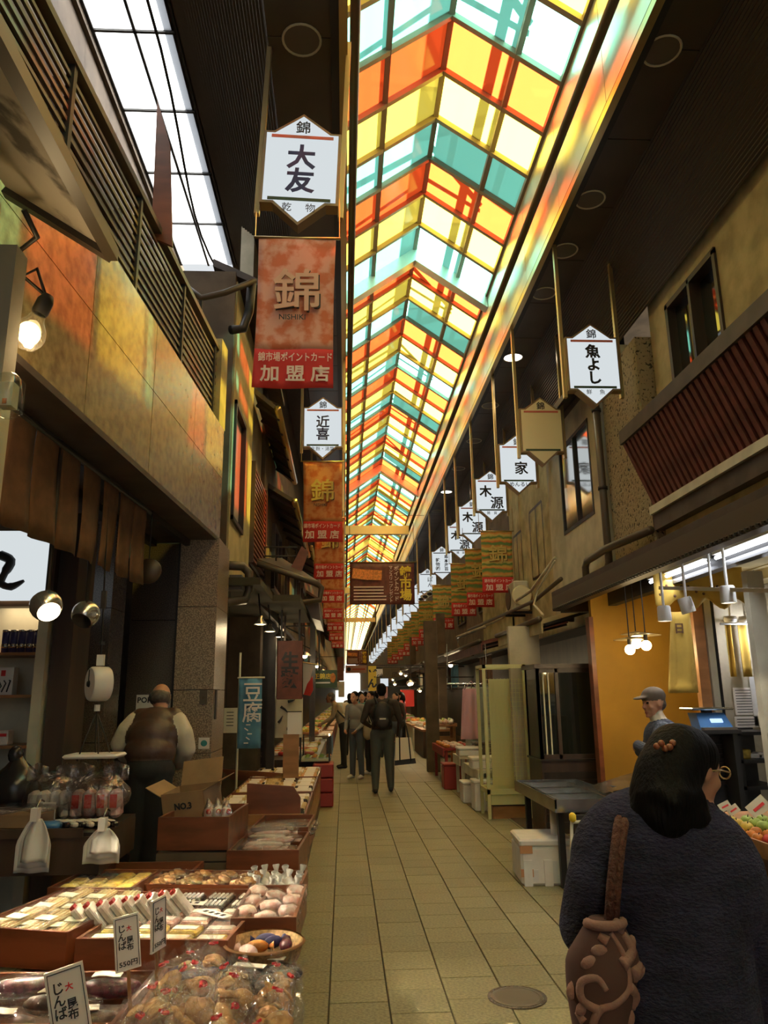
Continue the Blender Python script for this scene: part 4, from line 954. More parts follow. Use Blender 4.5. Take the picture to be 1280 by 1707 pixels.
# red and white flag, green sign
y = 14.0; t = thing('flag', at(515, 1160, Y=y), 'red and white flag hanging beside the green shop sign', 'flag')
MB().prism([at(505, 1105, Y=y), at(523, 1108, Y=y), at(513, 1150, Y=y), at(505, 1158, Y=y)], (0, .01, 0)).build('white_cloth', 'cloth_white', t)
MB().prism([at(521, 1127, Y=y - .02), at(522, 1150, Y=y - .02), at(517, 1160, Y=y - .02), at(506, 1158, Y=y - .02), at(512, 1140, Y=y - .02)], (0, .01, 0)).build('red_cloth', 'banner_red', t); MB().cyl(at(498, 1103, Y=y), at(528, 1108, Y=y), .012, n=6).build('pole', 'gold_metal', t); MB().bx(at(499, 1103, Y=y).x - .03, at(499, 1103, Y=y).x + .03, y - .03, y + .03, .62, at(499, 1103, Y=y).z + .05).build('pole_post', 'dark_wood', t)
y = 16.0; a, b = at(522, 1147, Y=y), at(562, 1117, Y=y)
t = thing('green_shop_sign', ((a.x + b.x) / 2, y, a.z), 'dark green shop sign with an orange gourd and pale characters', 'sign')
MB().bx(a.x, b.x, y, y + .06, a.z, b.z).build('board', 'sign_green', t); letter('shoten', t, (-.06, -.012, (b.z - a.z) * .66), .12, 'plastic_yellow')
MB().bx(a.x + .05, a.x + .35, y - .008, y, a.z + .09, a.z + .12).build('text_line', 'paper', t); MB().sph((b.x - .09, y - .01, a.z + .2), (.06, .015, .10), 10, 8).build('gourd', 'orange_goods', t, True)
MB().bx(XL - .03, a.x + .2, y + .02, y + .05, 2.98, 3.01).build('bracket_arm', 'dark_metal', t); MB().bx(a.x + .1, a.x + .13, y + .02, y + .05, b.z, 3.0).build('bracket_arm', 'dark_metal', t)
M['sign_green'].node_tree.nodes['Principled BSDF'].inputs['Base Color'].default_value = (.03, .07, .03, 1)

# ================================================================== RIGHT SIDE
# ---------------- upper fronts
struct(MB().bx(4.05, 4.25, -2, 7.1, 2.6, 8.8).build('wall_right', 'plaster'))
struct(MB().bx(4.05, 4.25, 7.1, 8.35, 2.6, 4.75).build('wall_right', 'plaster')); struct(MB().bx(4.05, 4.25, 7.1, 8.35, 6.25, 8.8).build('wall_right', 'plaster')); struct(MB().bx(4.05, 4.25, 8.35, 8.9, 2.6, 8.8).build('wall_right', 'plaster'))
w = struct(thing('window_4', (4.1, 7.7, 4.75), None, None))
MB().bx(4.16, 4.18, 7.1, 7.72, 4.75, 6.25).build('pane', 'window_glass', w); MB().bx(4.13, 4.15, 7.72, 8.35, 4.75, 6.25).build('pane', 'window_glass', w)
for a in ((7.08, 7.14, 4.75, 6.25), (7.70, 7.75, 4.75, 6.25), (8.30, 8.37, 4.75, 6.25), (7.08, 8.37, 6.2, 6.27), (7.08, 8.37, 4.73, 4.8)): MB().bx(4.02, 4.18, *a).build('frame', 'dark_wood', w)
# sloping ribbed balcony front
t = thing('ribbed_balcony', (3.8, 6.5, 3.75), 'sloping dark red ribbed balcony front with a thick brown ledge, upper right', 'balcony')
Ya, Yb = 1.2, 8.95
top, bot = Vector((3.55, 0, 4.62)), Vector((3.88, 0, 3.80))
MB().prism([(3.52, Ya, 4.62), (4.05, Ya, 4.62), (4.05, Ya, 4.86), (3.52, Ya, 4.80)], (0, Yb - Ya, 0)).build('ledge', 'awning_dark', t)
MB().prism([(top.x + .03, Ya, top.z), (bot.x + .03, Ya, bot.z), (4.05, Ya, bot.z), (4.05, Ya, top.z)], (0, Yb - Ya - .02, 0)).build('body', 'awning_red', t)
nb = 62
rme = MB().bar((top.x + .012, 0, top.z), (bot.x + .012, 0, bot.z), .07, .03, up=(1, 0, .4)).mesh('rib', 'awning_red')
for k in range(nb): link('rib', rme, t, wm(t).inverted() @ Vector((0, Ya + .06 + (Yb - Ya - .12) * k / (nb - 1), 0)))
MB().bx(3.82, 4.05, Ya, Yb, 3.70, 3.80).build('lower_rail', 'cream', t); MB().bx(3.86, 4.05, Ya, Yb, 3.50, 3.70).build('base_board', 'awning_dark', t)
struct(MB().bx(3.98, 4.05, Ya, 8.9, 2.7, 3.52).build('wall_right', 'plaster'))
# rough stucco bay
struct(MB().bx(3.86, 4.3, 8.97, 10.35, 2.6, 6.15).build('wall_right', 'stucco'))
struct(MB().bx(3.80, 4.3, 9.5, 10.4, 6.15, 6.3).build('trim_10', 'plaster')); 
# pale house with coloured window
h2 = struct(thing('wall_right', (XR, 11.8, 2.6), None, None))
for a in ((10.4, 11.02, 2.6, 6.2), (12.62, 13.5, 2.6, 6.2), (11.02, 12.62, 2.6, 4.25), (11.02, 12.62, 5.75, 6.2)): MB().bx(3.84, 4.1, *a).build('plaster', 'plaster_white', h2)
MB().bx(3.84, 4.1, 10.4, 13.5, 6.2, 8.8).build('plaster', 'brown_wall', h2)
w = struct(thing('window_5', (3.86, 11.8, 4.25), None, None))
MB().bx(3.87, 3.885, 11.02, 11.83, 4.25, 5.75).build('pane', 'glass_mirror', w); MB().bx(3.855, 3.87, 11.81, 12.62, 4.25, 5.75).build('pane', 'glass_mirror', w)
for a in ((11.0, 11.05, 4.25, 5.75), (11.80, 11.84, 4.25, 5.75), (12.59, 12.64, 4.25, 5.75), (11.0, 12.64, 4.22, 4.28), (11.0, 12.64, 5.72, 5.78)): MB().bx(3.83, 3.93, *a).build('frame', 'dark_metal', w)
struct(MB().prism([(3.45, 10.4, 6.05), (3.95, 10.4, 6.4), (3.95, 10.4, 6.5), (3.45, 10.4, 6.15)], (0, 3.3, 0)).build('trim_11', 'awning_dark'))
# further upper fronts: windows with dark openings, corrugated sheet
for i, (y0, y1, z0, z1) in enumerate(((14.0, 15.0, 3.8, 5.2), (15.8, 16.6, 3.6, 5.0), (20, 21.4, 3.8, 5), (24, 25.5, 3.8, 5))):
    w = struct(thing('window_6', (XR, (y0 + y1) / 2, z0), None, None)); MB().bx(XR - .03, XR, y0, y1, z0, z1).build('pane', 'window_glass', w)
    for yy in (y0, (y0 + y1) / 2, y1): MB().bx(XR - .06, XR, yy - .03, yy + .03, z0, z1).build('frame', 'dark_wood', w)
    for zz in (z0, z1): MB().bx(XR - .06, XR, y0, y1, zz - .03, zz + .03).build('frame', 'dark_wood', w)
b = MB(); vs = []; fs = []
for k in range(61): vs += [(XR - .10 - (.02 if k % 2 else 0), 16.9 + .06 * k, 2.6), (XR - .10 - (.02 if k % 2 else 0), 16.9 + .06 * k, 5.2)]
for k in range(60): fs.append((2 * k, 2 * k + 2, 2 * k + 3, 2 * k + 1))
struct(b.add(vs, fs).build('wall_right', 'plaster'))
struct(MB().bx(XR - .06, XR + .1, 13.5, 16.9, 2.6, 6.4).build('wall_right', 'plaster')) 
# roof wedge between bays (dark box, pipes)
t = thing('wall_box', at(960, 540, Y=11.2), 'dark electric box under the corrugated slope beside the nearest right sign', 'box')
MB().box(at(985, 525, Y=11.0), (.35, .3, .25), rotm(0, .5, 0)).build('housing', 'pipe_brown', t); MB().tube([at(985, 515, Y=11), at(968, 535, Y=11), at(960, 570, Y=11)], .03, 8).build('conduit', 'pipe_brown', t, True)
# drain pipe with bends
t = thing('drain_pipe', (3.76, 10.32, 2.7), 'long brown drain pipe with square bends on the right wall', 'pipe')
px_ = 3.74
a = at(1037, 560, X=px_); 
MB().tube([(px_, 10.3, 6.3), (px_, 10.3, 3.35), (px_, 10.35, 3.28), (px_, 11.0, 3.2), (px_, 12.2, 3.05), (px_, 12.3, 2.7)], .055, 10).build('main_pipe', 'pipe_brown', t, True)
MB().tube([(px_ + .05, 8.9, 3.5), (px_ - .05, 10.2, 3.52), (px_ - .05, 11.1, 3.5), (px_ - .05, 11.2, 3.42), (px_ - .05, 11.2, 2.75)], .055, 10).build('branch_pipe', 'pipe_brown', t, True)
for z in (5.6, 4.4): MB().cyl((px_, 10.3, z), (px_, 10.3, z + .05), .07, n=10).build('bracket', 'dark_metal', t, True)
for (p, q) in ((at(1095, 925, X=3.7), at(1040, 985, X=3.1)), (at(1110, 920, X=3.7), at(1070, 970, X=3.1))):
    tag(MB().cyl(p, q, .008, n=5).build('stay_rod', 'cream'), 'thin pale stay rod above the right canopy, %s' % ('left one' if p.y > at(1110, 920, X=3.7).y else 'right one'), 'rod')
# air conditioner on the wall
p = at(862, 997, X=3.62); t = thing('air_conditioner', (p.x, p.y, p.z - .3), 'beige outdoor air conditioner unit high on the right wall', 'air conditioner')
MB().cbox((p.x, p.y, p.z), (.32, .85, .62), .03).build('housing', 'cream', t); 
MB().lathe([(.24, 0), (.25, .012), (.22, .015), (1e-4, .01)], (p.x - .16, p.y + .12, p.z), 20, rotm(0, -PI / 2, 0)).build('fan_grille', 'pipe_brown', t, True)
MB().lathe([(.20, 0), (.21, .012), (.18, .015), (1e-4, .01)], (p.x, p.y - .425, p.z), 20, rotm(PI / 2, 0, 0)).build('side_grille', 'sign_unlit', t, True)
for dy in (-.3, .3): MB().bx(p.x - .2, XR, p.y + dy - .02, p.y + dy + .02, p.z - .36, p.z - .31).build('bracket', 'dark_metal', t)
t = thing('pipe_bundle', at(790, 1040, X=3.4), 'tangled wrapped pipes and ridged ducts along the right canopies', 'pipes')
MB().tube([at(925, 930, X=3.5), at(885, 985, X=3.5), at(855, 1005, X=3.5), at(838, 1030, X=3.5), at(770, 1062, X=3.4)], .028, 8).build('wrapped_pipe', 'cream', t, True)
MB().tube([at(935, 965, X=3.4), at(890, 1002, X=3.4), at(850, 1020, X=3.4), at(780, 1050, X=3.4)], .035, 8).build('ridged_duct', 'pipe_brown', t, True)
MB().tube([at(765, 1080, X=3.3), at(762, 1062, X=3.3), at(808, 1045, X=3.3)], .04, 8).build('elbow', 'plaster_white', t, True)
MB().tube([at(925, 935, X=3.45), at(895, 985, X=3.4), at(890, 1008, X=3.3), at(905, 1025, X=3.2)], .02, 6).build('loop_cable', 'cream', t, True)

# ---------------- right shop: canopy with gutter and tubes
CXo = 2.62
zc = 2.55
t = thing('shop_canopy', (3.2, 6.2, zc), 'long grey canopy edge with chain and fluorescent tubes over the right shop', 'canopy')
MB().bx(CXo, CXo + .10, 1.0, 9.35, zc, zc + .20).build('fascia_beam', 'pipe_brown', t); MB().bx(CXo, 4.1, 1.0, 9.35, zc + .18, zc + .24).build('deck', 'awning_dark', t)
MB().bx(CXo + .1, 4.1, 9.2, 9.35, zc - .02, zc + .2).build('end_board', 'brown_wall', t)
MB().bx(CXo + .45, CXo + .55, 1.0, 9.2, zc - .02, zc + .18).build('inner_beam', 'dark_metal', t)
MB().bx(CXo + .1, 4.1, 1.0, 9.2, zc + .16, zc + .18).build('lining', 'plaster', t)
ch = MB()
for k in range(118): ch.lathe([(.012, -.02), (.018, 0), (.012, .02)], (CXo - .012, 1.3 + .068 * k, zc + .015), 5, rotm(PI / 2, 0, 0))
o = ch.build('chain', 'dark_metal', t); o['kind'] = 'stuff'
# fluorescent lamps
fx = 3.05
for i, (y0, y1) in enumerate(((2.0, 3.2), (3.35, 4.55), (4.7, 5.9), (6.05, 7.25))):
    t = thing('tube_light', (fx, (y0 + y1) / 2, zc + .10), 'white fluorescent tube lamp under the right canopy, %s from the camera' % ['first', 'second', 'third', 'fourth'][i], 'lamp', 'fluorescent lamps under the right canopy')
    MB().bx(fx - .05, fx + .05, y0, y1, zc + .08, zc + .15).build('housing', 'white_paint', t); MB().cyl((fx - .025, y0 + .02, zc + .055), (fx - .025, y1 - .02, zc + .055), .016, n=8).build('tube', 'tube_light', t, True); MB().cyl((fx + .035, y0 + .02, zc + .055), (fx + .035, y1 - .02, zc + .055), .016, n=8).build('tube', 'tube_light', t, True)
    l = bpy.data.lights.new('lamp', 'AREA'); l.shape = 'RECTANGLE'; l.size = .08; l.size_y = 1.1; l.energy = 9; l.color = (.85, .90, 1)
    lo = bpy.data.objects.new('lamp', l); COL.objects.link(lo); lo.parent = t; lo.location = (0, 0, -.08)
# track with three cylinder spots
t = thing('spot_track', at(1160, 980, Y=6.0), 'thin white track bar that carries the cylinder spotlights', 'track')
pA, pB = at(1100, 980, Y=6.6), at(1300, 985, Y=5.0)
MB().bar(pA, pB, .025, .03).build('track_bar', 'white_paint', t); MB().cyl(pA.lerp(pB, .5), pA.lerp(pB, .5) + Vector((0, 0, zc + .17 - pA.lerp(pB, .5).z)), .01, n=6).build('drop_rod', 'white_paint', t)
for i, (u, v, y, tl, lit) in enumerate(((1107, 1022, 6.4, .0, 1), (1144, 1008, 6.1, -.25, 0), (1213, 990, 5.6, 0, 1))):
    p = at(u, v, Y=y); t = thing('cylinder_spotlight', p, 'white cylinder spotlight under the right canopy, %s of three' % ['left', 'middle tilted', 'right'][i], 'lamp', 'cylinder spotlights on the track')
    R = rotm(0, tl, 0)
    MB().lathe([(.052, -.07), (.058, -.068), (.056, .05), (.048, .062), (1e-4, .064)], p, 18, R).build('shade', 'white_paint', t, 40); MB().lathe([(1e-4, -.05), (.05, -.062)], p, 16, R).build('lens', 'lamp_white' if lit else 'grey_plastic', t, True)
    MB().cyl(p + Vector((0, 0, .06)), (p.x, p.y, zc + .16), .012, n=8).build('stem', 'white_paint', t)
    if lit:
        l = bpy.data.lights.new('lamp', 'SPOT'); l.energy = 22; l.color = (1, .9, .75); l.spot_size = 1.5; l.shadow_soft_size = .05
        lo = bpy.data.objects.new('lamp', l); COL.objects.link(lo); lo.parent = t; lo.location = (0, 0, -.1)
# pendant bulbs with dish shades
for i, (u, v, y) in enumerate(((1050, 1083, 7.4), (1061, 1073, 7.7), (1077, 1076, 7.3))):
    p = at(u, v, Y=y); t = thing('pendant_bulb', p, 'glowing round pendant bulb with a flat dish shade, %s of three' % ['left', 'middle', 'right'][i], 'lamp', 'three pendant bulbs before the yellow wall')
    MB().sph(p, .05, 14, 8).build('bulb', 'bulb_hot', t, True); MB().lathe([(.02, .11), (.12, .10), (.15, .095), (.15, .10), (.02, .125)], p, 20).build('shade', 'gold_metal', t, True)
    MB().cyl(p + Vector((0, 0, .04)), p + Vector((0, 0, .11)), .02, n=8).build('socket', 'black', t); MB().cyl(p + Vector((0, 0, .11)), (p.x, p.y, zc + .17), .006, n=6).build('cord', 'black', t)
    l = bpy.data.lights.new('lamp', 'POINT'); l.energy = 9; l.color = (1, .74, .36); l.shadow_soft_size = .05
    lo = bpy.data.objects.new('lamp', l); COL.objects.link(lo); lo.parent = t; lo.location = (0, -.02, -.09)

# ---------------- right shop interior
YW = 8.6
a, b = at(1008, 1315, Y=YW), at(1150, 1032, Y=YW)
struct(MB().bx(a.x, 4.4, YW, YW + .08, 0, 2.7).build('wall_right', 'yellow_wall'))
struct(MB().bx(a.x - .05, a.x, YW - .05, YW + .08, 0, 2.4).build('trim_12', 'red_wood'))
q = at(925, 1100, Y=9.35)
struct(MB().bx(q.x - .37, q.x + .05, 10.25, 10.35, 0, 2.45).build('wall_right', 'plaster_white'))
# rear white room seen through the opening
XB = 4.45
struct(MB().bx(XB, XB + .1, 3.0, YW, 0, 2.75).build('wall_right', 'plaster_white'))
YB = 7.0
xa_, xb_ = at(1165, 1100, Y=YB).x, 4.45
struct(MB().bx(xa_ + .15, xb_, YB + .35, YB + .42, 0, 2.6).build('wall_right', 'plaster_white'))
pw = struct(thing('door_1', (xa_, YB, 0), None, None))
for (u0, u1, m) in ((1163, 1180, 'orange_wood'), (1183, 1194, 'cream'), (1195, 1199, 'black')): MB().bx(at(u0, 1100, Y=YB).x, at(u1, 1100, Y=YB).x, YB, YB + .08, 0, 2.45).build('post', m, pw)
MB().bx(at(1262, 1100, Y=5.9).x, at(1290, 1100, Y=5.9).x, 5.9, 5.98, 0, 2.5).build('post', 'cream', pw)
# yellow cloths
y = 6.75
t = thing('shop_curtain', at(1135, 1150, Y=y), 'long yellow cloth hanging behind the man in a cap', 'curtain')
c0, c1 = at(1118, 1020, Y=y), at(1160, 1155, Y=y)
MB().sheet(lambda u, v: (c0.x - .10 * v + (c1.x - c0.x + .02 + .10 * v) * u, y + .02 * math.sin(u * 6), c0.z + (c1.z - c0.z) * v), 8, 10, .005).build('cloth', 'cloth_yellow', t, True)
q = at(1130, 1048, Y=y); letter('seal', t, (q.x - t.location.x, -.03, q.z - t.location.z), .09, 'cloth_brown')
c2 = at(1100, 1005, Y=y); c3 = at(1250, 985, Y=y)
MB().sheet(lambda u, v: (c2.x + (c3.x - c2.x) * u, y + .1 + .015 * math.sin(u * 22), zc + .14 - (.35 + .05 * math.sin(u * 19)) * v), 24, 4, .005).build('valance', 'cloth_yellow', t, True)
for i in range(12):
    rs = random.Random(i); MB().sph((c2.x + (c3.x - c2.x) * (.05 + .08 * i), y + .075, zc - .02 - .12 * rs.random()), (.014, .004, .014), 8, 5).build('dark_dot', 'cloth_brown', t, True)
t = thing('slit_curtain', at(1240, 1100, Y=YB + .2), 'yellow split curtain in the white back room at the right', 'curtain')
for i, (u0, u1) in enumerate(((1208, 1227), (1229, 1253), (1256, 1285))):
    p0, p1 = at(u0, 1042, Y=YB + .25), at(u1, 1128, Y=YB + .25); MB().sheet(lambda u, v: (p0.x + (p1.x - p0.x) * u, YB + .25 + .015 * math.sin(u * 5), p0.z + (p1.z - p0.z) * v), 6, 5, .004).build('panel', 'cloth_yellow', t, True)
MB().cyl(at(1200, 1040, Y=YB + .25), at(1300, 1040, Y=YB + .25), .012, n=6).build('rod', 'steel', t)
for i, u in enumerate((1217, 1242, 1266)):
    p = at(u, 1033, Y=YB + .1); t = thing('back_room_light', p, 'small round white lamp above the split curtain, %s of three' % ['left', 'middle', 'right'][i], 'lamp', 'lamps above the split curtain')
    MB().lathe([(1e-4, -.03), (.05, -.025), (.06, 0)], p, 14).build('lens', 'lamp_white' if i == 2 else 'white_paint', t, True); MB().lathe([(.06, 0), (.055, .03), (1e-4, .04)], p, 14).build('housing', 'white_paint', t, True); MB().cyl(p, (p.x, p.y, zc + .17), .008, n=6).build('stem', 'white_paint', t)
l = bpy.data.lights.new('lamp', 'POINT'); l.energy = 12; l.color = (.9, .92, 1); l.shadow_soft_size = .05
lo = bpy.data.objects.new('lamp', l); COL.objects.link(lo); lo.parent = t; lo.location = (0, -.05, -.12)
# papers, clipboard, phone on the back wall
def sheet_thing(nm, lab, cat, u0, v0, u1, v1, y, m='paper', lines=0):
    p0, p1 = at(u0, v1, Y=y), at(u1, v0, Y=y); t = thing(nm, ((p0.x + p1.x) / 2, y, p0.z), lab, cat)
    MB().bx(p0.x, p1.x, y - .006, y, p0.z, p1.z).build('sheet', m, t)
    for i in range(lines):
        z = p1.z - (p1.z - p0.z) * (i + 1) / (lines + 1); MB().bx(p0.x + .02, p1.x - .02, y - .008, y - .006, z - .003, z + .003).build('text_line', 'ink', t)
    return t
sheet_thing('wall_calendar', 'tall white lined sheet on the back wall behind the woman', 'paper', 1226, 1146, 1258, 1192, YB + .34, 'paper', 9)
sheet_thing('wall_notice', 'white sheet below the tall lined sheet on the back wall', 'paper', 1226, 1194, 1262, 1213, YB + .33, 'paper', 3)
sheet_thing('paper_stack', 'grey-white sheet hanging right of the tall lined sheet', 'paper', 1258, 1128, 1270, 1210, YB + .33, 'plastic_white', 0)
p = at(1269, 1200, Y=YB + .3); t = thing('wall_phone', p, 'white handset phone on the back wall', 'phone'); MB().cbox(p, (.05, .035, .16), .012).build('handset', 'plastic_white', t, True); MB().box(p + Vector((0, -.02, .04)), (.03, .004, .03)).build('screen', 'cloth_teal', t)
# black rack with goods, counter, register scale
t = thing('black_rack', at(1230, 1330, Y=YB - .1), 'black metal shelf rack behind the fruit stall', 'shelf')
xk0, xk1 = at(1185, 1250, Y=YB - .1).x, at(1290, 1250, Y=YB - .1).x
for v in (1222, 1268, 1312): z = at(1230, v, Y=YB - .1).z; MB().bx(xk0, xk1, YB - .2, YB + .25, z - .015, z + .015).build('shelf', 'black', t)
MB().bx(xk0, xk1, YB + .22, YB + .26, 0, at(1230, 1215, Y=YB).z).build('back', 'black', t)
for x in (xk0, xk0 + .22, xk1): MB().bx(x - .02, x + .02, YB - .2, YB - .16, 0, at(1230, 1222, Y=YB - .1).z).build('post', 'black', t)
zs_ = at(1230, 1268, Y=YB - .1).z + .016
for i, (u, m, w_, h_) in enumerate(((1228, 'red_goods', .10, .09), (1242, 'yellow_goods', .09, .08), (1258, 'paper', .12, .04), (1270, 'white_goods', .10, .05))):
    c = at(u, 1260, Y=YB - .08); tag(MB().cbox((c.x, YB - .05, zs_ + h_ / 2), (w_, .12, h_), .008).build('shelf_carton', m), '%s on the black rack' % ['small red carton', 'small yellow carton', 'flat white pad', 'white carton at the right end'][i], 'carton')
t = thing('drawer_cabinet', at(1208, 1330, Y=YB - .35), 'black cabinet with small drawers under the register', 'cabinet')
xd0, xd1 = at(1180, 1250, Y=YB - .5).x, at(1216, 1250, Y=YB - .5).x; zr = at(1200, 1217, Y=YB - .5).z
MB().bx(xd0, xd1, YB - .5, YB - .22, 0, zr).build('body', 'black', t)
for i in range(6): dr = MB().bx(xd0 + .02, xd1 - .02, YB - .515, YB - .5, zr - .1 - .075 * i, zr - .04 - .075 * i).build('drawer', 'black_wood', t); MB().bx(xd1 - .09, xd1 - .04, YB - .525, YB - .515, zr - .075 - .075 * i, zr - .065 - .075 * i).build('handle', 'steel', dr)
p = at(1190, 1200, Y=6.3); zt = at(1190, 1216, Y=6.3).z
t = thing('counter_scale', (p.x, 6.35, zt), 'blue-grey electronic counter scale with a glowing display', 'scale')
MB().prism([(p.x - .14, 6.25, zt), (p.x + .14, 6.25, zt), (p.x + .12, 6.36, zt + .13), (p.x - .12, 6.36, zt + .13)], (0, .16, 0)).build('housing', 'plastic_blue', t); MB().cbox((p.x, 6.42, zt + .165), (.36, .26, .02), .008).build('pan', 'steel', t); MB().bx(p.x - .03, p.x + .03, 6.38, 6.46, zt + .12, zt + .16).build('pan_support', 'dark_metal', t)
MB().box((p.x + .02, 6.30, zt + .07), (.10, .01, .035), rotm(-.7, 0, 0)).build('display', 'screen_glow', t); MB().bx(p.x - .14, p.x + .14, 6.2, 6.25, zt, zt + .02).build('keypad', 'grey_plastic', t)
t = thing('scale_stand', (p.x, 6.4, 0), 'dark stand that carries the blue-grey counter scale', 'stand'); MB().bx(p.x - .17, p.x + .17, 6.2, 6.5, zt - .03, zt).build('top', 'black', t)
for sx in (-.14, .14): MB().bx(p.x + sx - .02, p.x + sx + .02, 6.25, 6.45, 0, zt - .03).build('leg', 'black', t)

# ---------------- tall dark cabinet with glass
CYc = 9.0
a, b = at(905, 1310, Y=CYc), at(1008, 1106, Y=CYc)
t = thing('tall_display_cabinet', ((a.x + b.x) / 2, CYc + .25, 0), 'tall black-brown wooden display cabinet with dark glass before the yellow wall', 'cabinet')
zt = b.z; xm = at(932, 1200, Y=CYc).x; zmid = at(950, 1265, Y=CYc).z
MB().bx(a.x, b.x, CYc, CYc + .6, 0, zmid - .02).build('base', 'dark_wood', t); MB().bx(a.x - .02, b.x + .02, CYc - .03, CYc + .62, zmid - .02, zmid).build('ledge', 'black_wood', t)
for k in range(7): MB().bx(a.x + .02, b.x - .02, CYc - .012, CYc, .05 + .09 * k, .125 + .09 * k).build('plank', 'black_wood', t)
MB().bx(a.x - .03, b.x + .03, CYc - .04, CYc + .64, zt - .05, zt).build('top', 'dark_wood', t); MB().bx(a.x, b.x, CYc + .5, CYc + .6, zmid, zt - .05).build('back', 'black_wood', t)
for x0_, x1_ in ((a.x, a.x + .035), (xm - .02, xm + .02), (b.x - .05, b.x)): MB().bx(x0_, x1_, CYc, CYc + .05, zmid, zt - .05).build('stile', 'dark_wood', t)
MB().bx(a.x + .035, xm - .02, CYc + .02, CYc + .03, zmid, zt - .05).build('pane', 'cabinet_glass', t); MB().bx(xm + .02, b.x - .05, CYc + .02, CYc + .03, zmid, zt - .05).build('pane', 'cabinet_glass', t)
for k in range(2): MB().bx(a.x + .07 + .06 * k, a.x + .085 + .06 * k, CYc + .005, CYc + .02, zmid, zt - .05).build('mullion', 'cream', t)
MB().bx(a.x, b.x, CYc, CYc + .04, zmid, zmid + .05).build('rail', 'dark_wood', t); MB().bx(a.x, b.x, CYc, CYc + .04, zt - .1, zt - .05).build('rail', 'dark_wood', t); MB().bx(a.x, a.x + .03, CYc, CYc + .6, zmid, zt - .05).build('side', 'black_wood', t); MB().bx(b.x - .03, b.x, CYc, CYc + .6, zmid, zt - .05).build('side', 'black_wood', t)

# ---------------- yellow-green wire rack on the street
RY = 10.1
xa1, xb1 = 1.83, at(888, 1340, Y=RY).x; zt = at(800, 1108, Y=RY).z
t = thing('wire_rack', ((xa1 + xb1) / 2, RY, 0), 'tall yellow-green wire mesh rack standing at the right stalls', 'rack')
for x in (xa1, xb1 - .04):
    for y in (RY, RY + .5): MB().bx(x, x + .04, y, y + .04, 0, zt).build('post', 'rack_green', t)
for y in (RY, RY + .5): MB().bx(xa1, xb1, y, y + .04, zt - .05, zt).build('rail', 'rack_green', t); MB().bx(xa1, xb1, y, y + .04, .30, .36).build('rail', 'rack_green', t)
for x in (xa1, xb1 - .04): MB().bx(x, x + .04, RY, RY + .5, zt - .04, zt).build('rail', 'rack_green', t); MB().bx(x, x + .04, RY, RY + .5, .30, .36).build('rail', 'rack_green', t)
zp = zt - .18; xp = at(828, 1200, Y=RY).x
MB().bx(xp, xb1 - .06, RY + .48, RY + .49, .36, zp).build('back_sheet', 'rack_green', t)
for k in range(13): MB().bx(xa1 + .05 + .048 * k, xa1 + .054 + .048 * k, RY + .015, RY + .019, .33, zp).build('wire', 'rack_green', t)
for k in range(24): MB().bx(xa1 + .03, xb1 - .03, RY + .02, RY + .024, .40 + .058 * k, .404 + .058 * k).build('wire', 'rack_green', t)
t = thing('wooden_plinth', (2.2, RY - .0, 0), 'low orange-brown wooden box with a pale lid under the wire rack', 'box')
xq0, xq1 = xa1 + .07, xb1 - .07
MB().bx(xq0, xq1 - .0, RY + .05, RY + .45, 0, .16).build('box', 'orange_wood', t); MB().bx(xq0 - .02, xq1 + .02, RY + .02, RY + .47, .17, .29).build('lid', 'rack_green', t); MB().bx(xq0 - .01, xq1 + .01, RY + .03, RY + .46, .155, .175).build('gap_strip', 'black', t)
struct(MB().bx(2.12, 2.42, 3.0, 13, -.004, .006).build('trim_13', 'granite_dark'))

# ---------------- steel table, trays, cart, foam box
t = thing('steel_table', (2.15, 7.0, 0), 'low steel table with shallow trays before the dark cabinet', 'table')
tx0, tx1, ty0, ty1, tz = 1.72, 2.36, 6.45, 7.95, .60
for x in (tx0 + .06, tx1 - .1):
    for y in (ty0 + .15, ty1 - .2): MB().bx(x, x + .05, y, y + .05, 0, tz).build('leg', 'dark_metal', t)
MB().bx(tx0, tx1, ty0, ty1, tz, tz + .03).build('top', 'steel', t)
for (x0_, x1_, y0_, y1_) in ((tx0, tx0 + .015, ty0, ty1), (tx1 - .015, tx1, ty0, ty1), (tx0, tx1, ty0, ty0 + .015), (tx0, tx1, ty1 - .015, ty1)): MB().bx(x0_, x1_, y0_, y1_, tz + .03, tz + .10).build('rim', 'steel', t)
for i in range(3):
    y0_ = ty0 + .08 + .46 * i; g = thing('steel_tray', (2.2, y0_ + .2, tz + .03), 'shallow steel tray on the low steel table, %s from the front' % ['first', 'second', 'third'][i], 'tray', 'trays on the steel table')
    MB().bx(tx0 + .06, tx1 - .12, y0_, y0_ + .4, tz + .032, tz + .04).build('bottom', 'steel', g)
    for a_ in ((tx0 + .06, tx1 - .12, y0_, y0_ + .012), (tx0 + .06, tx1 - .12, y0_ + .388, y0_ + .4), (tx0 + .06, tx0 + .072, y0_, y0_ + .4), (tx1 - .132, tx1 - .12, y0_, y0_ + .4)): MB().bx(*a_, tz + .04, tz + .085).build('wall', 'steel', g)
p = at(1050, 1300, Y=7.2); t = thing('metal_sheet', (p.x, 7.2, .80), 'pale metal sheet leaning on the steel table beside the man', 'sheet')
MB().prism([at(985, 1312, Y=7.3), at(1060, 1288, Y=7.6), at(1075, 1310, Y=7.0), at(1005, 1325, Y=6.9)], (0, 0, .012)).build('sheet', 'steel', t); MB().bx(p.x - .2, p.x + .1, 7.1, 7.4, tz + .11, .72).build('support', 'dark_metal', t)
t = thing('folding_cart', (2.1, 6.35, 0), 'folded metal cart frame with yellow caps in front of the steel table', 'cart')
q0, q1 = at(953, 1362, Y=6.3), at(1032, 1355, Y=6.3)
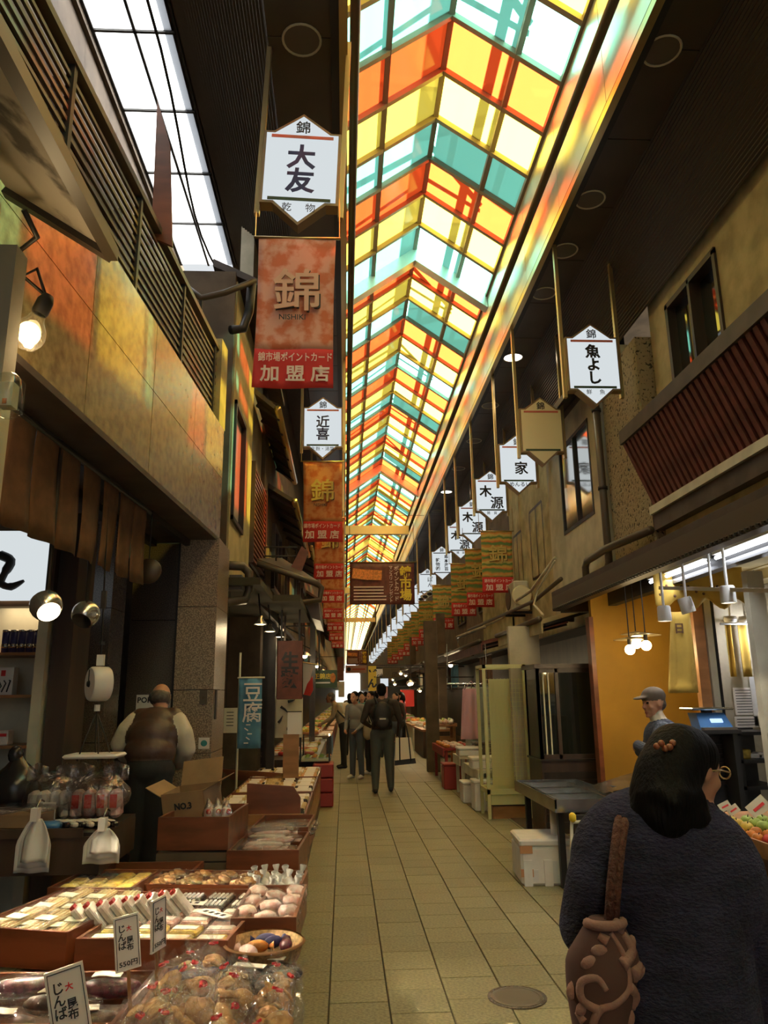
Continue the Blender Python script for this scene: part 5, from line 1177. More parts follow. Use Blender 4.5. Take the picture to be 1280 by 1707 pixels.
for q in (q0, q1):
    MB().tube([(q.x, 6.3, q.z), (q.x - .02, 6.3, .35), (q.x, 6.28, .12), (q.x + .03, 6.2, .03)], .014, 8).build('tube_leg', 'cream', t, True); MB().cbox((q.x, 6.28, q.z), (.05, .06, .07), .015).build('yellow_cap', 'plastic_yellow', t, True)
MB().cyl((q0.x, 6.3, q0.z - .04), (q1.x, 6.3, q1.z - .04), .012, n=8).build('cross_bar', 'cream', t); MB().bx(q0.x + .03, q1.x - .02, 6.31, 6.33, .12, .60).build('panel', 'dark_metal', t)
MB().bx(q0.x + .04, q0.x + .26, 6.28, 6.30, .34, .50).build('orange_label', 'orange_wood', t)
for i in range(3): MB().bx(q0.x + .05 + .07 * i, q0.x + .105 + .07 * i, 6.272, 6.28, .37, .47).build('label_field', 'cream', t)
p = at(925, 1395, Y=6.9); t = thing('upright_bundle', (p.x, 6.9, 0), 'white and blue rolled bundle standing by the cart', 'roll'); MB().cyl((p.x, 6.9, .0), (p.x, 6.9, .30), .035, n=10).build('blue_end', 'plastic_blue', t, True); MB().cyl((p.x, 6.9, .30), (p.x, 6.9, .56), .035, n=10).build('white_roll', 'paper', t, True)
# foam box
a = at(879, 1478, Z=0); 
t = thing('foam_box', (a.x + .2, a.y + .25, 0), 'white polystyrene fish box with brown tape on the paving', 'box', rz=-.06)
fw, fdp, fh = .45, .50, .36
MB().cbox((0, 0, fh / 2 - .03), (fw, fdp, fh - .06), .02).build('body', 'foam', t, local=True); MB().cbox((0, 0, fh - .03), (fw + .012, fdp + .012, .06), .015).build('lid', 'foam', t, local=True)
for x_, z_, w_, h_ in ((-.12, .06, .07, .09), (.03, .09, .09, .16), (.15, .08, .06, .13)): MB().bx(x_ - w_ / 2, x_ + w_ / 2, -fdp / 2 - .004, -fdp / 2 + .01, z_ - h_ / 2 + .02, z_ + h_ / 2 + .02).build('recess', 'plastic_white', t, local=True)
for z_ in (.28, .10): MB().bx(-fw / 2 - .004, -fw / 2 + .10, -fdp / 2 - .006, -fdp / 2 + .001, z_ - .03, z_ + .03).build('tape', 'tape', t, local=True)
for x_ in (-.17, .0, .16): MB().bx(x_ - .035, x_ + .035, -fdp / 2 - .012, -fdp / 2, 0, .2).build('rib', 'foam', t, local=True)
# manhole
p = at(862, 1663, Z=0); t = thing('manhole_cover', (p.x, p.y, .002), 'small round brown manhole cover in the paving', 'manhole cover')
MB().lathe([(.135, -.002), (.135, .004), (.12, .006), (.115, .003), (1e-4, .004)], (0, 0, 0), 28).build('lid', 'pipe_brown', t, local=True); MB().lathe([(.155, -.002), (.155, .003), (.138, .003), (.138, -.002)], (0, 0, 0), 28).build('ring', 'granite_dark', t, local=True)

# ---------------- fruit stall at the right edge
t = thing('fruit_stall', (2.75, 4.6, 0), 'wooden fruit stall at the right edge behind the woman', 'stall')
sx0, sx1, sy0, sy1, sz = 2.15, 3.3, 3.6, 5.4, .74
MB().bx(sx0, sx1, sy0, sy1, sz - .03, sz).build('top', 'orange_wood', t)
for x in (sx0 + .05, sx1 - .1):
    for y in (sy0 + .05, sy1 - .1): MB().bx(x, x + .06, y, y + .06, 0, sz - .03).build('leg', 'orange_wood', t)
for z in (.18, .45): MB().bx(sx0, sx1, sy0, sy1, z, z + .03).build('shelf', 'orange_wood', t)
MB().bx(sx0, sx0 + .015, sy0, sy1, sz - .03, sz + .05).build('lip', 'orange_wood', t)
rs = random.Random(11)
fr = [('apple', 'red_goods', .038, 'red apple on the fruit stall'), ('mandarin', 'orange_goods', .032, 'orange mandarin on the fruit stall'), ('yellow_pear', 'yellow_goods', .038, 'yellow pear on the fruit stall'), ('green_pear', 'green_goods', .04, 'green pear on the fruit stall')]
fme = {}
NTH = ['first', 'second', 'third', 'fourth', 'fifth', 'sixth', 'seventh', 'eighth', 'ninth', 'tenth', 'eleventh', 'twelfth', 'thirteenth', 'fourteenth']
for nm, m_, r_, lab in fr:
    fme[nm] = (MB().lathe([(1e-4, -.9 * r_), (.45 * r_, -.92 * r_), (.9 * r_, -.4 * r_), (r_, .1 * r_), (.8 * r_, .62 * r_), (.4 * r_, .86 * r_), (.12 * r_, .78 * r_), (1e-4, .72 * r_)], n=14).mesh('flesh', m_, True), MB().cyl((0, 0, .7 * r_), (.004, 0, 1.1 * r_), .003, n=5).mesh('stem', 'dark_wood'))
for ix in range(8):
    for iy in range(9):
        k = (ix // 2 + iy // 3) % 4; nm, m_, r_, lab = fr[k]
        t = thing(nm, (sx0 + .09 + .10 * ix + rs.uniform(-.008, .008), sy0 + .35 + .10 * iy, sz + r_ * .93), lab + ', %s row, %s from the left' % (NTH[iy], NTH[ix]), 'fruit', nm.replace('_', ' ') + 's on the fruit stall'); t.rotation_euler = (rs.uniform(-.3, .3), rs.uniform(-.3, .3), rs.uniform(0, 6))
        link('flesh', fme[nm][0], t); link('stem', fme[nm][1], t)
for i, (dx, dy, m_, lab) in enumerate(((.05, .1, 'red_goods', 'red pack on the front of the fruit stall'), (.12, .22, 'green_goods', 'green and white pack on the front of the fruit stall'), (.3, .12, 'white_goods', 'white pack on the front of the fruit stall'))):
    t = thing('fruit_pack', (sx0 + .1 + dx, sy0 + dy, sz), lab, 'pack'); MB().cbox((0, 0, .03), (.16, .11, .06), .015, rotm(0, 0, .3 * i)).build('pack', m_, t, True, local=True); MB().box((0, 0, .062), (.09, .06, .004), rotm(0, 0, .3 * i)).build('label', 'paper', t, local=True)
for i, (u, v, rz) in enumerate(((1208, 1344, .4), (1222, 1350, .5), (1264, 1345, .6))):
    p = at(u, v, Y=4.9); t = thing('price_card', (p.x, 4.9, sz + .05), 'tilted cream price card over the fruit, %s' % ['left one', 'middle one', 'largest at the right'][i], 'price card', 'price cards on the fruit stall')
    h_ = .09 if i == 2 else .05
    MB().box((p.x, 4.9, p.z), (h_ * 1.5, .004, h_), rotm(-.4, -rz, 0)).build('card', 'cream', t); MB().cyl((p.x, 4.91, p.z), (p.x, 4.91, sz + .03), .003, n=5).build('stick', 'orange_wood', t); MB().box((p.x, 4.895, p.z), (h_ * .9, .004, h_ * .2), rotm(-.4, -rz, 0)).build('print_line', 'ink_red', t)

# ---------------- stalls further along the right side
def canopy(y0, y1, xo, z, m, lab):
    t = thing('stall_canopy', (xo + .5, (y0 + y1) / 2, z), lab, 'canopy', 'canopies of the right stalls')
    MB().prism([(xo, y0, z), (XR - .12, y0, z + .35), (XR - .12, y0, z + .42), (xo, y0, z + .06)], (0, y1 - y0, 0)).build('sheet', m, t); MB().bx(xo - .02, xo, y0, y1, z - .12, z + .05).build('valance', m, t)
    MB().cyl((xo - .04, y0, z + .06), (xo - .04, y1, z + .06), .04, n=8).build('gutter', 'pipe_brown', t, True)
    for y in (y0 + .1, y1 - .1): MB().bar((xo + .05, y, z), (XR - .12, y, z + .34), .05).build('bracket', 'dark_metal', t)
canopy(9.6, 12.4, 2.55, 2.42, 'plaster', 'pale sloping stall canopy above the wire rack')
canopy(12.6, 17.0, 2.3, 2.35, 'awning_red', 'reddish brown stall canopy beyond the wire rack')
canopy(17.2, 23.0, 2.45, 2.45, 'awning_dark', 'dark stall canopy in the middle distance on the right')
canopy(23.5, 33.0, 2.4, 2.45, 'awning_dark', 'dark stall canopy in the far distance on the right')
# fridge with aprons
fy = 13.0; a, b = at(786, 1250, Y=fy), at(812, 1145, Y=fy)
t = thing('refrigerator', (a.x + .3, fy + .3, 0), 'pale grey-green refrigerator behind the hanging pink apron', 'refrigerator')
MB().cbox((a.x + .35, fy + .32, b.z / 2 + .02), (.70, .62, b.z - .04), .02).build('body', 'fridge', t)
MB().cbox((a.x + .35, fy + .0, b.z * .81), (.68, .04, b.z * .36), .015).build('upper_door', 'fridge', t); MB().cbox((a.x + .35, fy + .0, b.z * .32), (.68, .04, b.z * .58), .015).build('lower_door', 'fridge', t)
ay = 12.5; p0, p1 = at(765, 1148, Y=ay), at(802, 1232, Y=ay)
t = thing('hanging_apron', ((p0.x + p1.x) / 2, ay, p1.z), 'pink apron hanging before the grey-green refrigerator', 'apron')
MB().sheet(lambda u, v: (p0.x + .06 * (1 - v) + (p1.x - p0.x - .06 * (1 - v)) * u, ay + .03 * math.sin(u * 10), p0.z + (p1.z - p0.z) * v), 12, 6, .005).build('cloth', 'cloth_pink', t, True)
MB().tube([p0 + Vector((.1, 0, 0)), p0 + Vector((.2, 0, .12)), p0 + Vector((.3, 0, 0))], .008, 6).build('neck_strap', 'cloth_pink', t, True)
t = thing('hanging_rail', (2.4, ay, p0.z + .1), 'steel rail of hooks under the reddish canopy', 'rail'); MB().cyl(at(745, 1140, Y=ay), at(815, 1140, Y=ay), .012, n=6).build('rail', 'steel', t)
for i in range(6): c = at(752 + 11 * i, 1140, Y=ay); MB().tube([c, c + Vector((0, -.03, -.05)), c + Vector((0, 0, -.09))], .006, 5).build('hook', 'steel', t, True)
for x in (at(747, 1140, Y=ay).x, at(812, 1140, Y=ay).x): MB().cyl((x, ay, at(747, 1140, Y=ay).z), (x, ay, 2.36), .008, n=5).build('hanger', 'steel', t)
# white tables, boxes and crates on the right
def stall_table(x0, x1, y0, y1, z, m, lab, ng):
    t = thing('stall_table', ((x0 + x1) / 2, (y0 + y1) / 2, 0), lab, 'table')
    MB().bx(x0, x1, y0, y1, z - .04, z).build('top', m, t); MB().bx(x0, x0 + .02, y0, y1, z - .14, z - .04).build('skirt', m, t)
    for x in (x0 + .04, x1 - .1):
        for y in (y0 + .04, y1 - .1): MB().bx(x, x + .05, y, y + .05, 0, z - .04).build('leg', m, t)
    return t
stall_table(1.85, 2.6, 10.9, 12.2, .52, 'cream', 'cream stall table behind the wire rack', 0)
stall_table(1.8, 2.5, 12.3, 13.0, .60, 'cream', 'cream stall table below the pink apron', 0)
stall_table(1.75, 2.5, 13.9, 15.6, .62, 'crate_red', 'red covered stall table with wrapped food on the right', 0)
rs = random.Random(5)
for i, (x, y, w, h, z, m_, lab) in enumerate(((1.95, 10.95, .34, .40, 0, 'foam', 'white foam box on the ground right behind the wire rack post'), (1.9, 11.75, .32, .30, 0, 'foam', 'white foam box under the second cream stall table'), (2.0, 11.2, .4, .16, .52, 'foam', 'shallow white foam box on the cream table by the rack'), (1.98, 12.45, .36, .14, .60, 'plastic_white', 'white plastic tub on the table below the apron'), (2.25, 12.7, .3, .2, .60, 'grey_plastic', 'grey tub beside the white tub on the right'), (1.85, 13.4, .36, .42, 0, 'crate_red', 'red crate standing on the paving at the right stalls'))):
    t = thing('stall_box', (x, y, z), lab, 'box'); MB().cbox((x, y, z + h / 2 - .02), (w, .34, h - .04), .015).build('body', m_, t); MB().cbox((x, y, z + h - .02), (w + .02, .36, .04), .01).build('rim', m_, t)
for i in range(14):
    x, y = 1.83 + .12 * (i % 4), 14.0 + .38 * (i // 4)
    t = thing('wrapped_food', (x, y, .62), 'wrapped food pack on the red covered table, %s' % NTH[i], 'pack', 'packs on the red covered table'); MB().cbox((0, 0, .03), (.10, .16, .06), .015, rotm(0, 0, rs.uniform(-.4, .4))).build('pack', ['orange_goods', 'pink_goods', 'white_goods', 'red_goods'][i % 4], t, local=True); MB().box((0, 0, .062), (.06, .08, .004)).build('label', 'paper', t, local=True)
for i in range(8):
    x, y = 1.95 + .13 * (i % 4), 11.5 + .2 * (i // 4)
    t = thing('food_pack', (x, y, .52), 'clear pack with dark food on the cream table, %s' % NTH[i], 'pack', 'packs on the cream table'); MB().cbox((0, 0, .025), (.11, .16, .05), .015).build('tray', 'white_goods', t, local=True); MB().sph((0, 0, .05), (.045, .06, .02), 8, 5).build('food', 'dark_goods', t, True, local=True)
# brown timber post row and wooden stools further on
for i, y in enumerate((16.2, 23.2, 33.0)):
    tag(MB().bx(1.72 if i == 0 else 2.85, 1.98 if i == 0 else 3.1, y, y + .25, 0, 3.1 if i == 0 else 4.0).build('street_post', 'brown_wall'), 'square brown post on the right side, %s' % ['nearest', 'second', 'farthest'][i], 'post')
for i, (x, y) in enumerate(((2.25, 17.6), (2.4, 18.6))):
    t = thing('wooden_stand', (x, y, 0), 'orange wooden slatted stand on the right, %s' % ['nearer', 'farther'][i], 'stand')
    for dx in (-.2, .2):
        for dy in (-.25, .25): MB().bx(x + dx - .025, x + dx + .025, y + dy - .025, y + dy + .025, 0, .85).build('leg', 'orange_wood', t)
    MB().bx(x - .26, x + .26, y - .32, y + .32, .85, .89).build('top', 'orange_wood', t)
    for z in (.25, .55): MB().bx(x - .2, x + .2, y - .27, y - .24, z, z + .05).build('rail', 'orange_wood', t)
    for j in range(6):
        g = thing('vegetable_bundle', (x - .15 + .15 * (j % 3), y - .15 + .3 * (j // 3), .89), 'root vegetable bundle on the %s orange stand, %s' % (['nearer', 'farther'][i], NTH[j]), 'vegetables', 'bundles on the orange stands'); MB().sph((0, 0, .05), (.06, .10, .05), 10, 6).build('roots', 'pink_goods' if j % 2 else 'white_goods', g, True, local=True); MB().cyl((0, .08, .05), (0, .16, .09), .02, .03, n=6).build('leaves', 'green_goods', g, local=True)
# far bare lamps on the right
for i, (u, v, y, s_) in enumerate(((685, 1138, 20, 1), (668, 1122, 24, .8), (682, 1140, 22, .8), (658, 1140, 27, .8), (751, 1108, 17, .8), (724, 1146, 19, .8), (700, 1151, 23, .7))):
    p = at(u, v, Y=y); t = thing('stall_lamp', p, 'far warm lit stall lamp on the right, %s by distance' % ['third', 'sixth', 'fourth', 'last', 'first', 'second', 'fifth'][i], 'lamp', 'lamps over the far right stalls')
    MB().lathe([(.13 * s_, 0), (.11 * s_, .02), (.04, .07), (1e-4, .08)], p, 14).build('shade', 'bright_metal', t, True); MB().sph(p + Vector((0, 0, -.01)), .065 * s_, 10, 6).build('bulb', 'lamp_warm', t, True); MB().cyl(p + Vector((0, 0, .07)), (p.x, p.y, max(p.z + .2, 2.3)), .01, n=5).build('cord', 'black', t); MB().bar((p.x, p.y, max(p.z + .2, 2.3)), (2.9, p.y, max(p.z + .2, 2.3)), .025).build('arm', 'dark_metal', t)
    l = bpy.data.lights.new('lamp', 'POINT'); l.energy = 14; l.color = (1, .78, .45); l.shadow_soft_size = .06
    lo = bpy.data.objects.new('lamp', l); COL.objects.link(lo); lo.parent = t; lo.location = (-.05, -.05, -.14)

# ================================================================== LEFT STALLS: PLATFORMS, TRAYS AND GOODS
def platform(x0, x1, y0, y1, z, lab, m='dark_wood'):
    t = thing('stall_platform', ((x0 + x1) / 2, (y0 + y1) / 2, 0), lab, 'platform')
    MB().bx(x0, x1, y0, y1, z - .03, z).build('top', m, t)
    for y in (y0, y1 - .03): MB().bx(x0, x1, y, y + .03, .04, z - .03).build('end_board', m, t)
    for k in range(3):
        zz = .03 + (z - .06) * k / 3; MB().bx(x1 - .025, x1, y0, y1, zz, zz + (z - .06) / 3 - .012).build('side_plank', 'orange_wood' if k else m, t)
    MB().bx(x0, x0 + .02, y0, y1, 0, z - .03).build('back_board', m, t)
    return t
platform(-1.75, -.25, 2.2, 3.55, .34, 'low plank platform under the nearest trays')
platform(-1.39, -.28, 3.58, 5.02, .42, 'plank platform under the noodle and label trays')
platform(-1.22, -.30, 5.06, 6.65, .46, 'plank platform under the deep brown box')
platform(-1.2, -.34, 6.7, 11.4, .48, 'long plank platform under the far flat packs')
platform(-1.35, -.40, 12.0, 17.5, .62, 'far stall platform beside the bending man')
def tray(cx, cy, w, d, zb, h, rz, lab, th=.016, m='tray_wood', dividers=()):
    t = thing('wooden_tray', (cx, cy, zb), lab, 'tray', 'wooden trays on the left stall', rz=rz)
    MB().bx(-w / 2, w / 2, -d / 2, d / 2, 0, .012).build('bottom', m, t, local=True)
    for a in ((-w / 2, w / 2, -d / 2, -d / 2 + th), (-w / 2, w / 2, d / 2 - th, d / 2), (-w / 2, -w / 2 + th, -d / 2 + th, d / 2 - th), (w / 2 - th, w / 2, -d / 2 + th, d / 2 - th)):
        MB().bx(*a, .012, h).build('wall', m, t, local=True)
    for ax, v in dividers:
        if ax == 'y': MB().bx(-w / 2 + th, w / 2 - th, v - th / 2, v + th / 2, .012, h * .8).build('divider', m, t, local=True)
        else: MB().bx(v - th / 2, v + th / 2, -d / 2 + th, d / 2 - th, .012, h * .8).build('divider', m, t, local=True)
    Mx = Matrix.Translation((cx, cy, zb)) @ Euler((0, 0, rz)).to_matrix().to_4x4()
    return t, (lambda x, y, z=.014: Mx @ Vector((x, y, z))), rz
ORD = ['first', 'second', 'third', 'fourth', 'fifth', 'sixth', 'seventh', 'eighth', 'ninth', 'tenth', 'eleventh', 'twelfth']
# --- nearest tray: dark wrapped rolls on the left, mushroom bags on the right
_, A1, ra = tray(-1.23, 3.22, .92, .52, .345, .13, -.05, 'long tray of dark wrapped rolls, back of the nearest row')
_, A2, ra = tray(-1.20, 2.66, .96, .52, .345, .11, -.05, 'long tray of dark wrapped rolls, nearest to the camera')
_, A3, ra3 = tray(-.47, 2.92, .54, 1.15, .345, .13, 0, 'tray heaped with bags of dried mushrooms')
def roll_meshes(seed, m):
    vs, fs = lump(seed, (1, 1, 1), 3, .10, 2.5)
    core = MB().add([Vector((p.x * .17 * (1 - .25 * abs(p.x)), p.y * .045, p.z * .036 + .036)) for p in vs], fs).mesh('roll', m, True)
    vs, fs = lump(seed + 9, (1, 1, 1), 3, .16, 3.5)
    film = MB().add([Vector((p.x * .20, p.y * .062, p.z * .044 + .042)) for p in vs], fs).mesh('film', 'film', True)
    lab = MB().sheet(lambda u, v: (-.06 + .11 * u, -.025 + .05 * v, .086 + .004 * math.sin(u * 5)), 4, 3, .002).mesh('label', 'paper')
    return core, film, lab
rolls = [roll_meshes(1, 'dark_goods'), roll_meshes(2, 'purple_goods'), roll_meshes(3, 'dark_goods')]
rs = random.Random(21)
n = 0
for A, rows in ((A1, ((-.30, -.14), (.02, -.15), (.31, -.13), (-.22, .02), (.14, .03), (.30, .14), (-.05, .16), (-.32, .17))), (A2, ((-.30, -.16), (.05, -.17), (.30, -.15), (-.28, 0), (.08, .0), (.33, .02), (-.20, .15), (.18, .16)))):
    for j, (x, y) in enumerate(rows):
        k = rs.choice((0, 0, 2)) if not (A is A1 and j in (5, 6)) else 1
        back = A is A1
        t = thing('wrapped_roll', A(x, y), '%s wrapped roll in clear film, %s in the %s long tray' % ('purple' if k == 1 else 'dark brown', ORD[j], 'back' if back else 'nearest'), 'food pack', 'wrapped rolls in the long trays', rz=rs.uniform(-.35, .35))
        t.location.z += .035 + .02 * (j > 4)
        c, f, l_ = rolls[k]; link('roll', c, t); link('film', f, t)
        if k != 1 or j == 5: link('label', l_, t)
# mushroom bags
def mushbag(seed):
    rs_ = random.Random(seed); core = MB()
    for i in range(9):
        a = rs_.uniform(0, 6.3); r = rs_.uniform(0, .055)
        R = rotm(rs_.uniform(-.9, .9), rs_.uniform(-.9, .9), a); s_ = rs_.uniform(.034, .052); c_ = Vector((r * math.cos(a), r * math.sin(a), rs_.uniform(.025, .075)))
        core.lathe([(1e-4, .5 * s_), (.5 * s_, .42 * s_), (.9 * s_, .1 * s_), (1.0 * s_, -.12 * s_), (.8 * s_, -.16 * s_), (.3 * s_, -.05 * s_), (.22 * s_, -.5 * s_), (1e-4, -.52 * s_)], c_, 9, R)
    vs, fs = bag_shell(seed, .19, .17, .15, 3, .28)
    film = MB().add(vs, fs)
    for i in range(5):
        a = i * 1.256; film.add([Vector((0, 0, .135)), Vector((.035 * math.cos(a), .035 * math.sin(a), .20)), Vector((.04 * math.cos(a + .9), .04 * math.sin(a + .9), .19))], [(0, 1, 2)])
    tie = MB().lathe([(.010, -.005), (.014, 0), (.010, .005)], (0, 0, .138), 8); tie.box((.012, -.008, .142), (.02, .006, .008))
    return core.mesh('mushrooms', 'mushroom', True), film.mesh('film', 'film', True), tie.mesh('red_tie', 'ink_red')
bags = [mushbag(s) for s in (31, 32, 33, 34)]
n = 0
for j in range(7):
    for i in range(4):
        x = -.20 + .135 * i + rs.uniform(-.02, .02); y = -.50 + .165 * j + rs.uniform(-.02, .02)
        if j == 6 and i > 1: continue
        t = thing('mushroom_bag', A3(x, y, .05 + .03 * rs.random() + (.06 if (i in (1, 2) and j < 5) else 0)), 'tied clear bag of brown dried mushrooms, %s row from the front, %s from the left' % (ORD[j], ORD[i]), 'bag', 'bags of dried mushrooms')
        t.rotation_euler = (rs.uniform(-.5, .3), rs.uniform(-.35, .35), rs.uniform(0, 6)); s_ = rs.uniform(.95, 1.2); t.scale = (s_, s_, s_)
        b_ = bags[n % 4]; n += 1
        link('mushrooms', b_[0], t); link('film', b_[1], t); link('red_tie', b_[2], t)
# dark flat packs and blue packs behind the bags
for j, (x, y, rz, m_, lab) in enumerate(((.10, .42, -.3, 'black_goods', 'shiny black film pack with a white label behind the mushroom bags'), (.17, .50, -.2, 'black_goods', 'shiny black film pack under the round basket'), (-.12, .50, .1, 'ink_blue', 'blue foil pack at the back of the mushroom tray'))):
    t = thing('foil_pack', A3(x, y, .10), lab, 'pack', rz=rz); vs, fs = lump(60 + j, (1, 1, 1), 3, .15, 3)
    MB().add([Vector((p.x * .13, p.y * .075, p.z * .035 + .02)) for p in vs], fs).build('pack', m_, t, True, local=True); MB().add([Vector((p.x * .14, p.y * .085, p.z * .045 + .022)) for p in vs], fs).build('film', 'film', t, True, local=True)
    if m_ == 'black_goods': MB().bx(-.07, .06, -.02, .02, .07, .073).build('label', 'paper', t, local=True)
# small box of pink packs at the left edge
_, A0, r0_ = tray(-1.80, 3.35, .26, .34, .345, .12, -.05, 'small tray with pink packs at the left edge')
for j in range(4):
    t = thing('pink_pack', A0(-.06 + .10 * (j % 2), -.07 + .14 * (j // 2)), 'flat pink pack in the small tray at the left edge, %s' % ORD[j], 'pack', 'pink packs at the left edge'); MB().cbox((0, 0, .03), (.09, .12, .06), .012).build('pack', 'pink_goods', t, local=True); MB().bx(-.035, .035, -.03, .01, .06, .063).build('label', 'paper', t, local=True)
platform(-1.98, -1.78, 3.15, 3.55, .34, 'narrow support under the small tray at the left edge')

# --- noodle tray
_, B1, rb = tray(-1.33, 4.02, .50, .70, .43, .15, -.28, 'deep tray of straw coloured noodle bundles at the left')
pk = MB()
for i in range(7): pk.cyl((-.036 + .012 * i, -.12, .015 + .004 * (i % 2)), (-.036 + .012 * i, .12, .015 + .004 * (i % 2)), .008, n=5)
noodle_me = pk.mesh('noodles', 'noodle'); nfilm = MB().cbox((0, 0, .016), (.10, .27, .038), .008).mesh('film', 'film'); nlab = MB().bx(-.045, .045, -.03, .02, .035, .037).mesh('label', 'cream')
for j in range(18):
    x = -.19 + .075 * (j % 6); y = -.19 + .19 * (j // 6)
    t = thing('noodle_pack', B1(x, y, .10 + .025 * (j % 2)), 'straw coloured noodle bundle in film, %s row from the front, %s from the left' % (ORD[j // 6], ORD[j % 6]), 'pack', 'noodle packs in the deep tray', rz=rb + rs.uniform(-.2, .2)); t.rotation_euler.x = .12
    link('noodles', noodle_me, t); link('film', nfilm, t); link('label', nlab, t)
_, B2, rb2 = tray(-1.32, 4.62, .46, .44, .43, .15, -.12, 'tray of yellow packs behind the noodle tray')
for j in range(12):
    x = -.16 + .105 * (j % 4); y = -.13 + .13 * (j // 4); m_ = 'black_goods' if j in (8, 9) else 'yellow_goods'
    t = thing('yellow_pack' if m_ == 'yellow_goods' else 'dark_pack', B2(x, y, .10), ('yellow film pack behind the noodles, %s row, %s from the left' % (ORD[j // 4], ORD[j % 4]) if m_ == 'yellow_goods' else 'dark pack at the back left of the yellow tray, %s' % ORD[j - 8]), 'pack', 'packs behind the noodle tray', rz=rb2 + rs.uniform(-.2, .2))
    MB().cbox((0, 0, .02), (.095, .12, .04), .012).build('pack', m_, t, local=True); MB().cbox((0, 0, .024), (.102, .127, .05), .014).build('film', 'film', t, local=True)
_, B3, rb3 = tray(-1.16, 5.0, .56, .26, .43, .13, -.05, 'narrow tray of mixed packs at the back left')
for j in range(7):
    m_ = ['green_goods', 'white_goods', 'pink_goods', 'white_goods', 'yellow_goods', 'white_goods', 'pink_goods'][j]
    t = thing('mixed_pack', B3(-.22 + .072 * j, rs.uniform(-.04, .04), .05), 'small %s pack, %s in the narrow back left tray' % ({'green_goods': 'green', 'white_goods': 'white', 'pink_goods': 'pink', 'yellow_goods': 'yellow'}[m_], ORD[j]), 'pack', 'packs in the narrow tray', rz=rs.uniform(-.5, .5))
    MB().cbox((0, 0, .025), (.07, .11, .05), .015).build('pack', m_, t, local=True); MB().cbox((0, 0, .028), (.078, .118, .058), .016).build('film', 'film', t, local=True)

# --- centre tray with labelled packs in rows
_, C1, rc = tray(-.76, 3.98, .66, .86, .43, .13, -.13, 'wide tray with rows of labelled packs in the middle')
strip = MB()
for i in range(5): strip.box((-.045 + .0225 * i, 0, .034), (.011, .085, .006))
strip_me = strip.mesh('white_strips', 'paper'); dark_me = MB().cbox((0, 0, .015), (.13, .105, .03), .008).mesh('pack', 'black_goods'); pale_me = MB().cbox((0, 0, .015), (.13, .105, .03), .008).mesh('pack', 'pink_goods'); yel_me = MB().cbox((0, 0, .015), (.13, .105, .03), .008).mesh('pack', 'yellow_goods')
lab_me = MB().bx(-.055, .055, -.03, .02, .031, .034).mesh('label', 'paper'); film_me = MB().cbox((0, 0, .02), (.14, .115, .044), .012).mesh('film', 'film')
for r in range(6):
    for i in range(4):
        x = -.235 + .156 * i; y = -.34 + .135 * r; kind = ['yel', 'yel', 'pale', 'pale', 'dark', 'dark'][r]
        if r == 1 and i == 3: kind = 'pale'
        t = thing('label_pack', C1(x, y, .085), {'yel': 'amber pack with a white label in the wide tray', 'pale': 'pale pack with a white label in the wide tray', 'dark': 'dark pack with white strips in the wide tray'}[kind] + ', %s row, %s from the left' % (ORD[r], ORD[i]), 'pack', {'yel': 'amber packs in the wide tray', 'pale': 'pale packs in the wide tray', 'dark': 'striped dark packs in the wide tray'}[kind], rz=rc + rs.uniform(-.08, .08))
        link('pack', {'yel': yel_me, 'pale': pale_me, 'dark': dark_me}[kind], t); link('film', film_me, t)
        if kind == 'dark': link('white_strips', strip_me, t)
        else: link('label', lab_me, t)
for j in range(2):
    t = thing('loose_label_card', C1(.16 + .02 * j - .22 * j, -.06 + .18 * j, .135), 'white printed card lying on the wide tray, %s' % ['nearer', 'farther'][j], 'card', rz=-.7 + .5 * j); MB().bx(-.10, .10, -.03, .03, 0, .003).build('card', 'paper', t, local=True)
    for i in range(4): MB().bx(-.07 + .04 * i, -.05 + .04 * i, -.012, .012, .003, .0045).build('character', 'ink', t, local=True)
for j in range(9):
    p = C1(-.34 + .045 * j, -.20 + .035 * j, .08); t = thing('leaning_pack', p, 'cream pack with a red tip leaning between two trays, %s from the front' % ORD[j], 'pack', 'leaning packs with red tips'); t.rotation_euler = (.25, -.65, rc)
    MB().cbox((0, 0, .08), (.03, .075, .16), .006).build('pack', 'white_goods', t, local=True); MB().box((.0, -.01, .165), (.02, .03, .02)).build('red_tip', 'red_goods', t, local=True); MB().bx(.0152, .017, -.025, .025, .04, .12).build('label', 'paper', t, local=True)
# --- cracker tray behind
_, D1, rd = tray(-.80, 4.68, .62, .36, .43, .13, -.15, 'narrow tray of orange crackers behind the labelled packs')
for j in range(8):
    x = -.23 + .155 * (j % 4); y = -.07 + .14 * (j // 4); t = thing('cracker_pack', D1(x, y, .09), 'clear pack of orange-brown crackers, %s row, %s from the left' % (ORD[j // 4], ORD[j % 4]), 'pack', 'cracker packs', rz=rd + rs.uniform(-.2, .2))
    core = MB()
    for i in range(4): core.lathe([(1e-4, 0), (.035, .002), (.036, .012), (1e-4, .014)], (-.03 + .03 * i, 0, .012 + .008 * i), 10, rotm(.1, .35, 0))
    core.build('crackers', 'cracker', t, True, local=True); MB().cbox((0, 0, .03), (.15, .12, .05), .018).build('film', 'film', t, local=True)
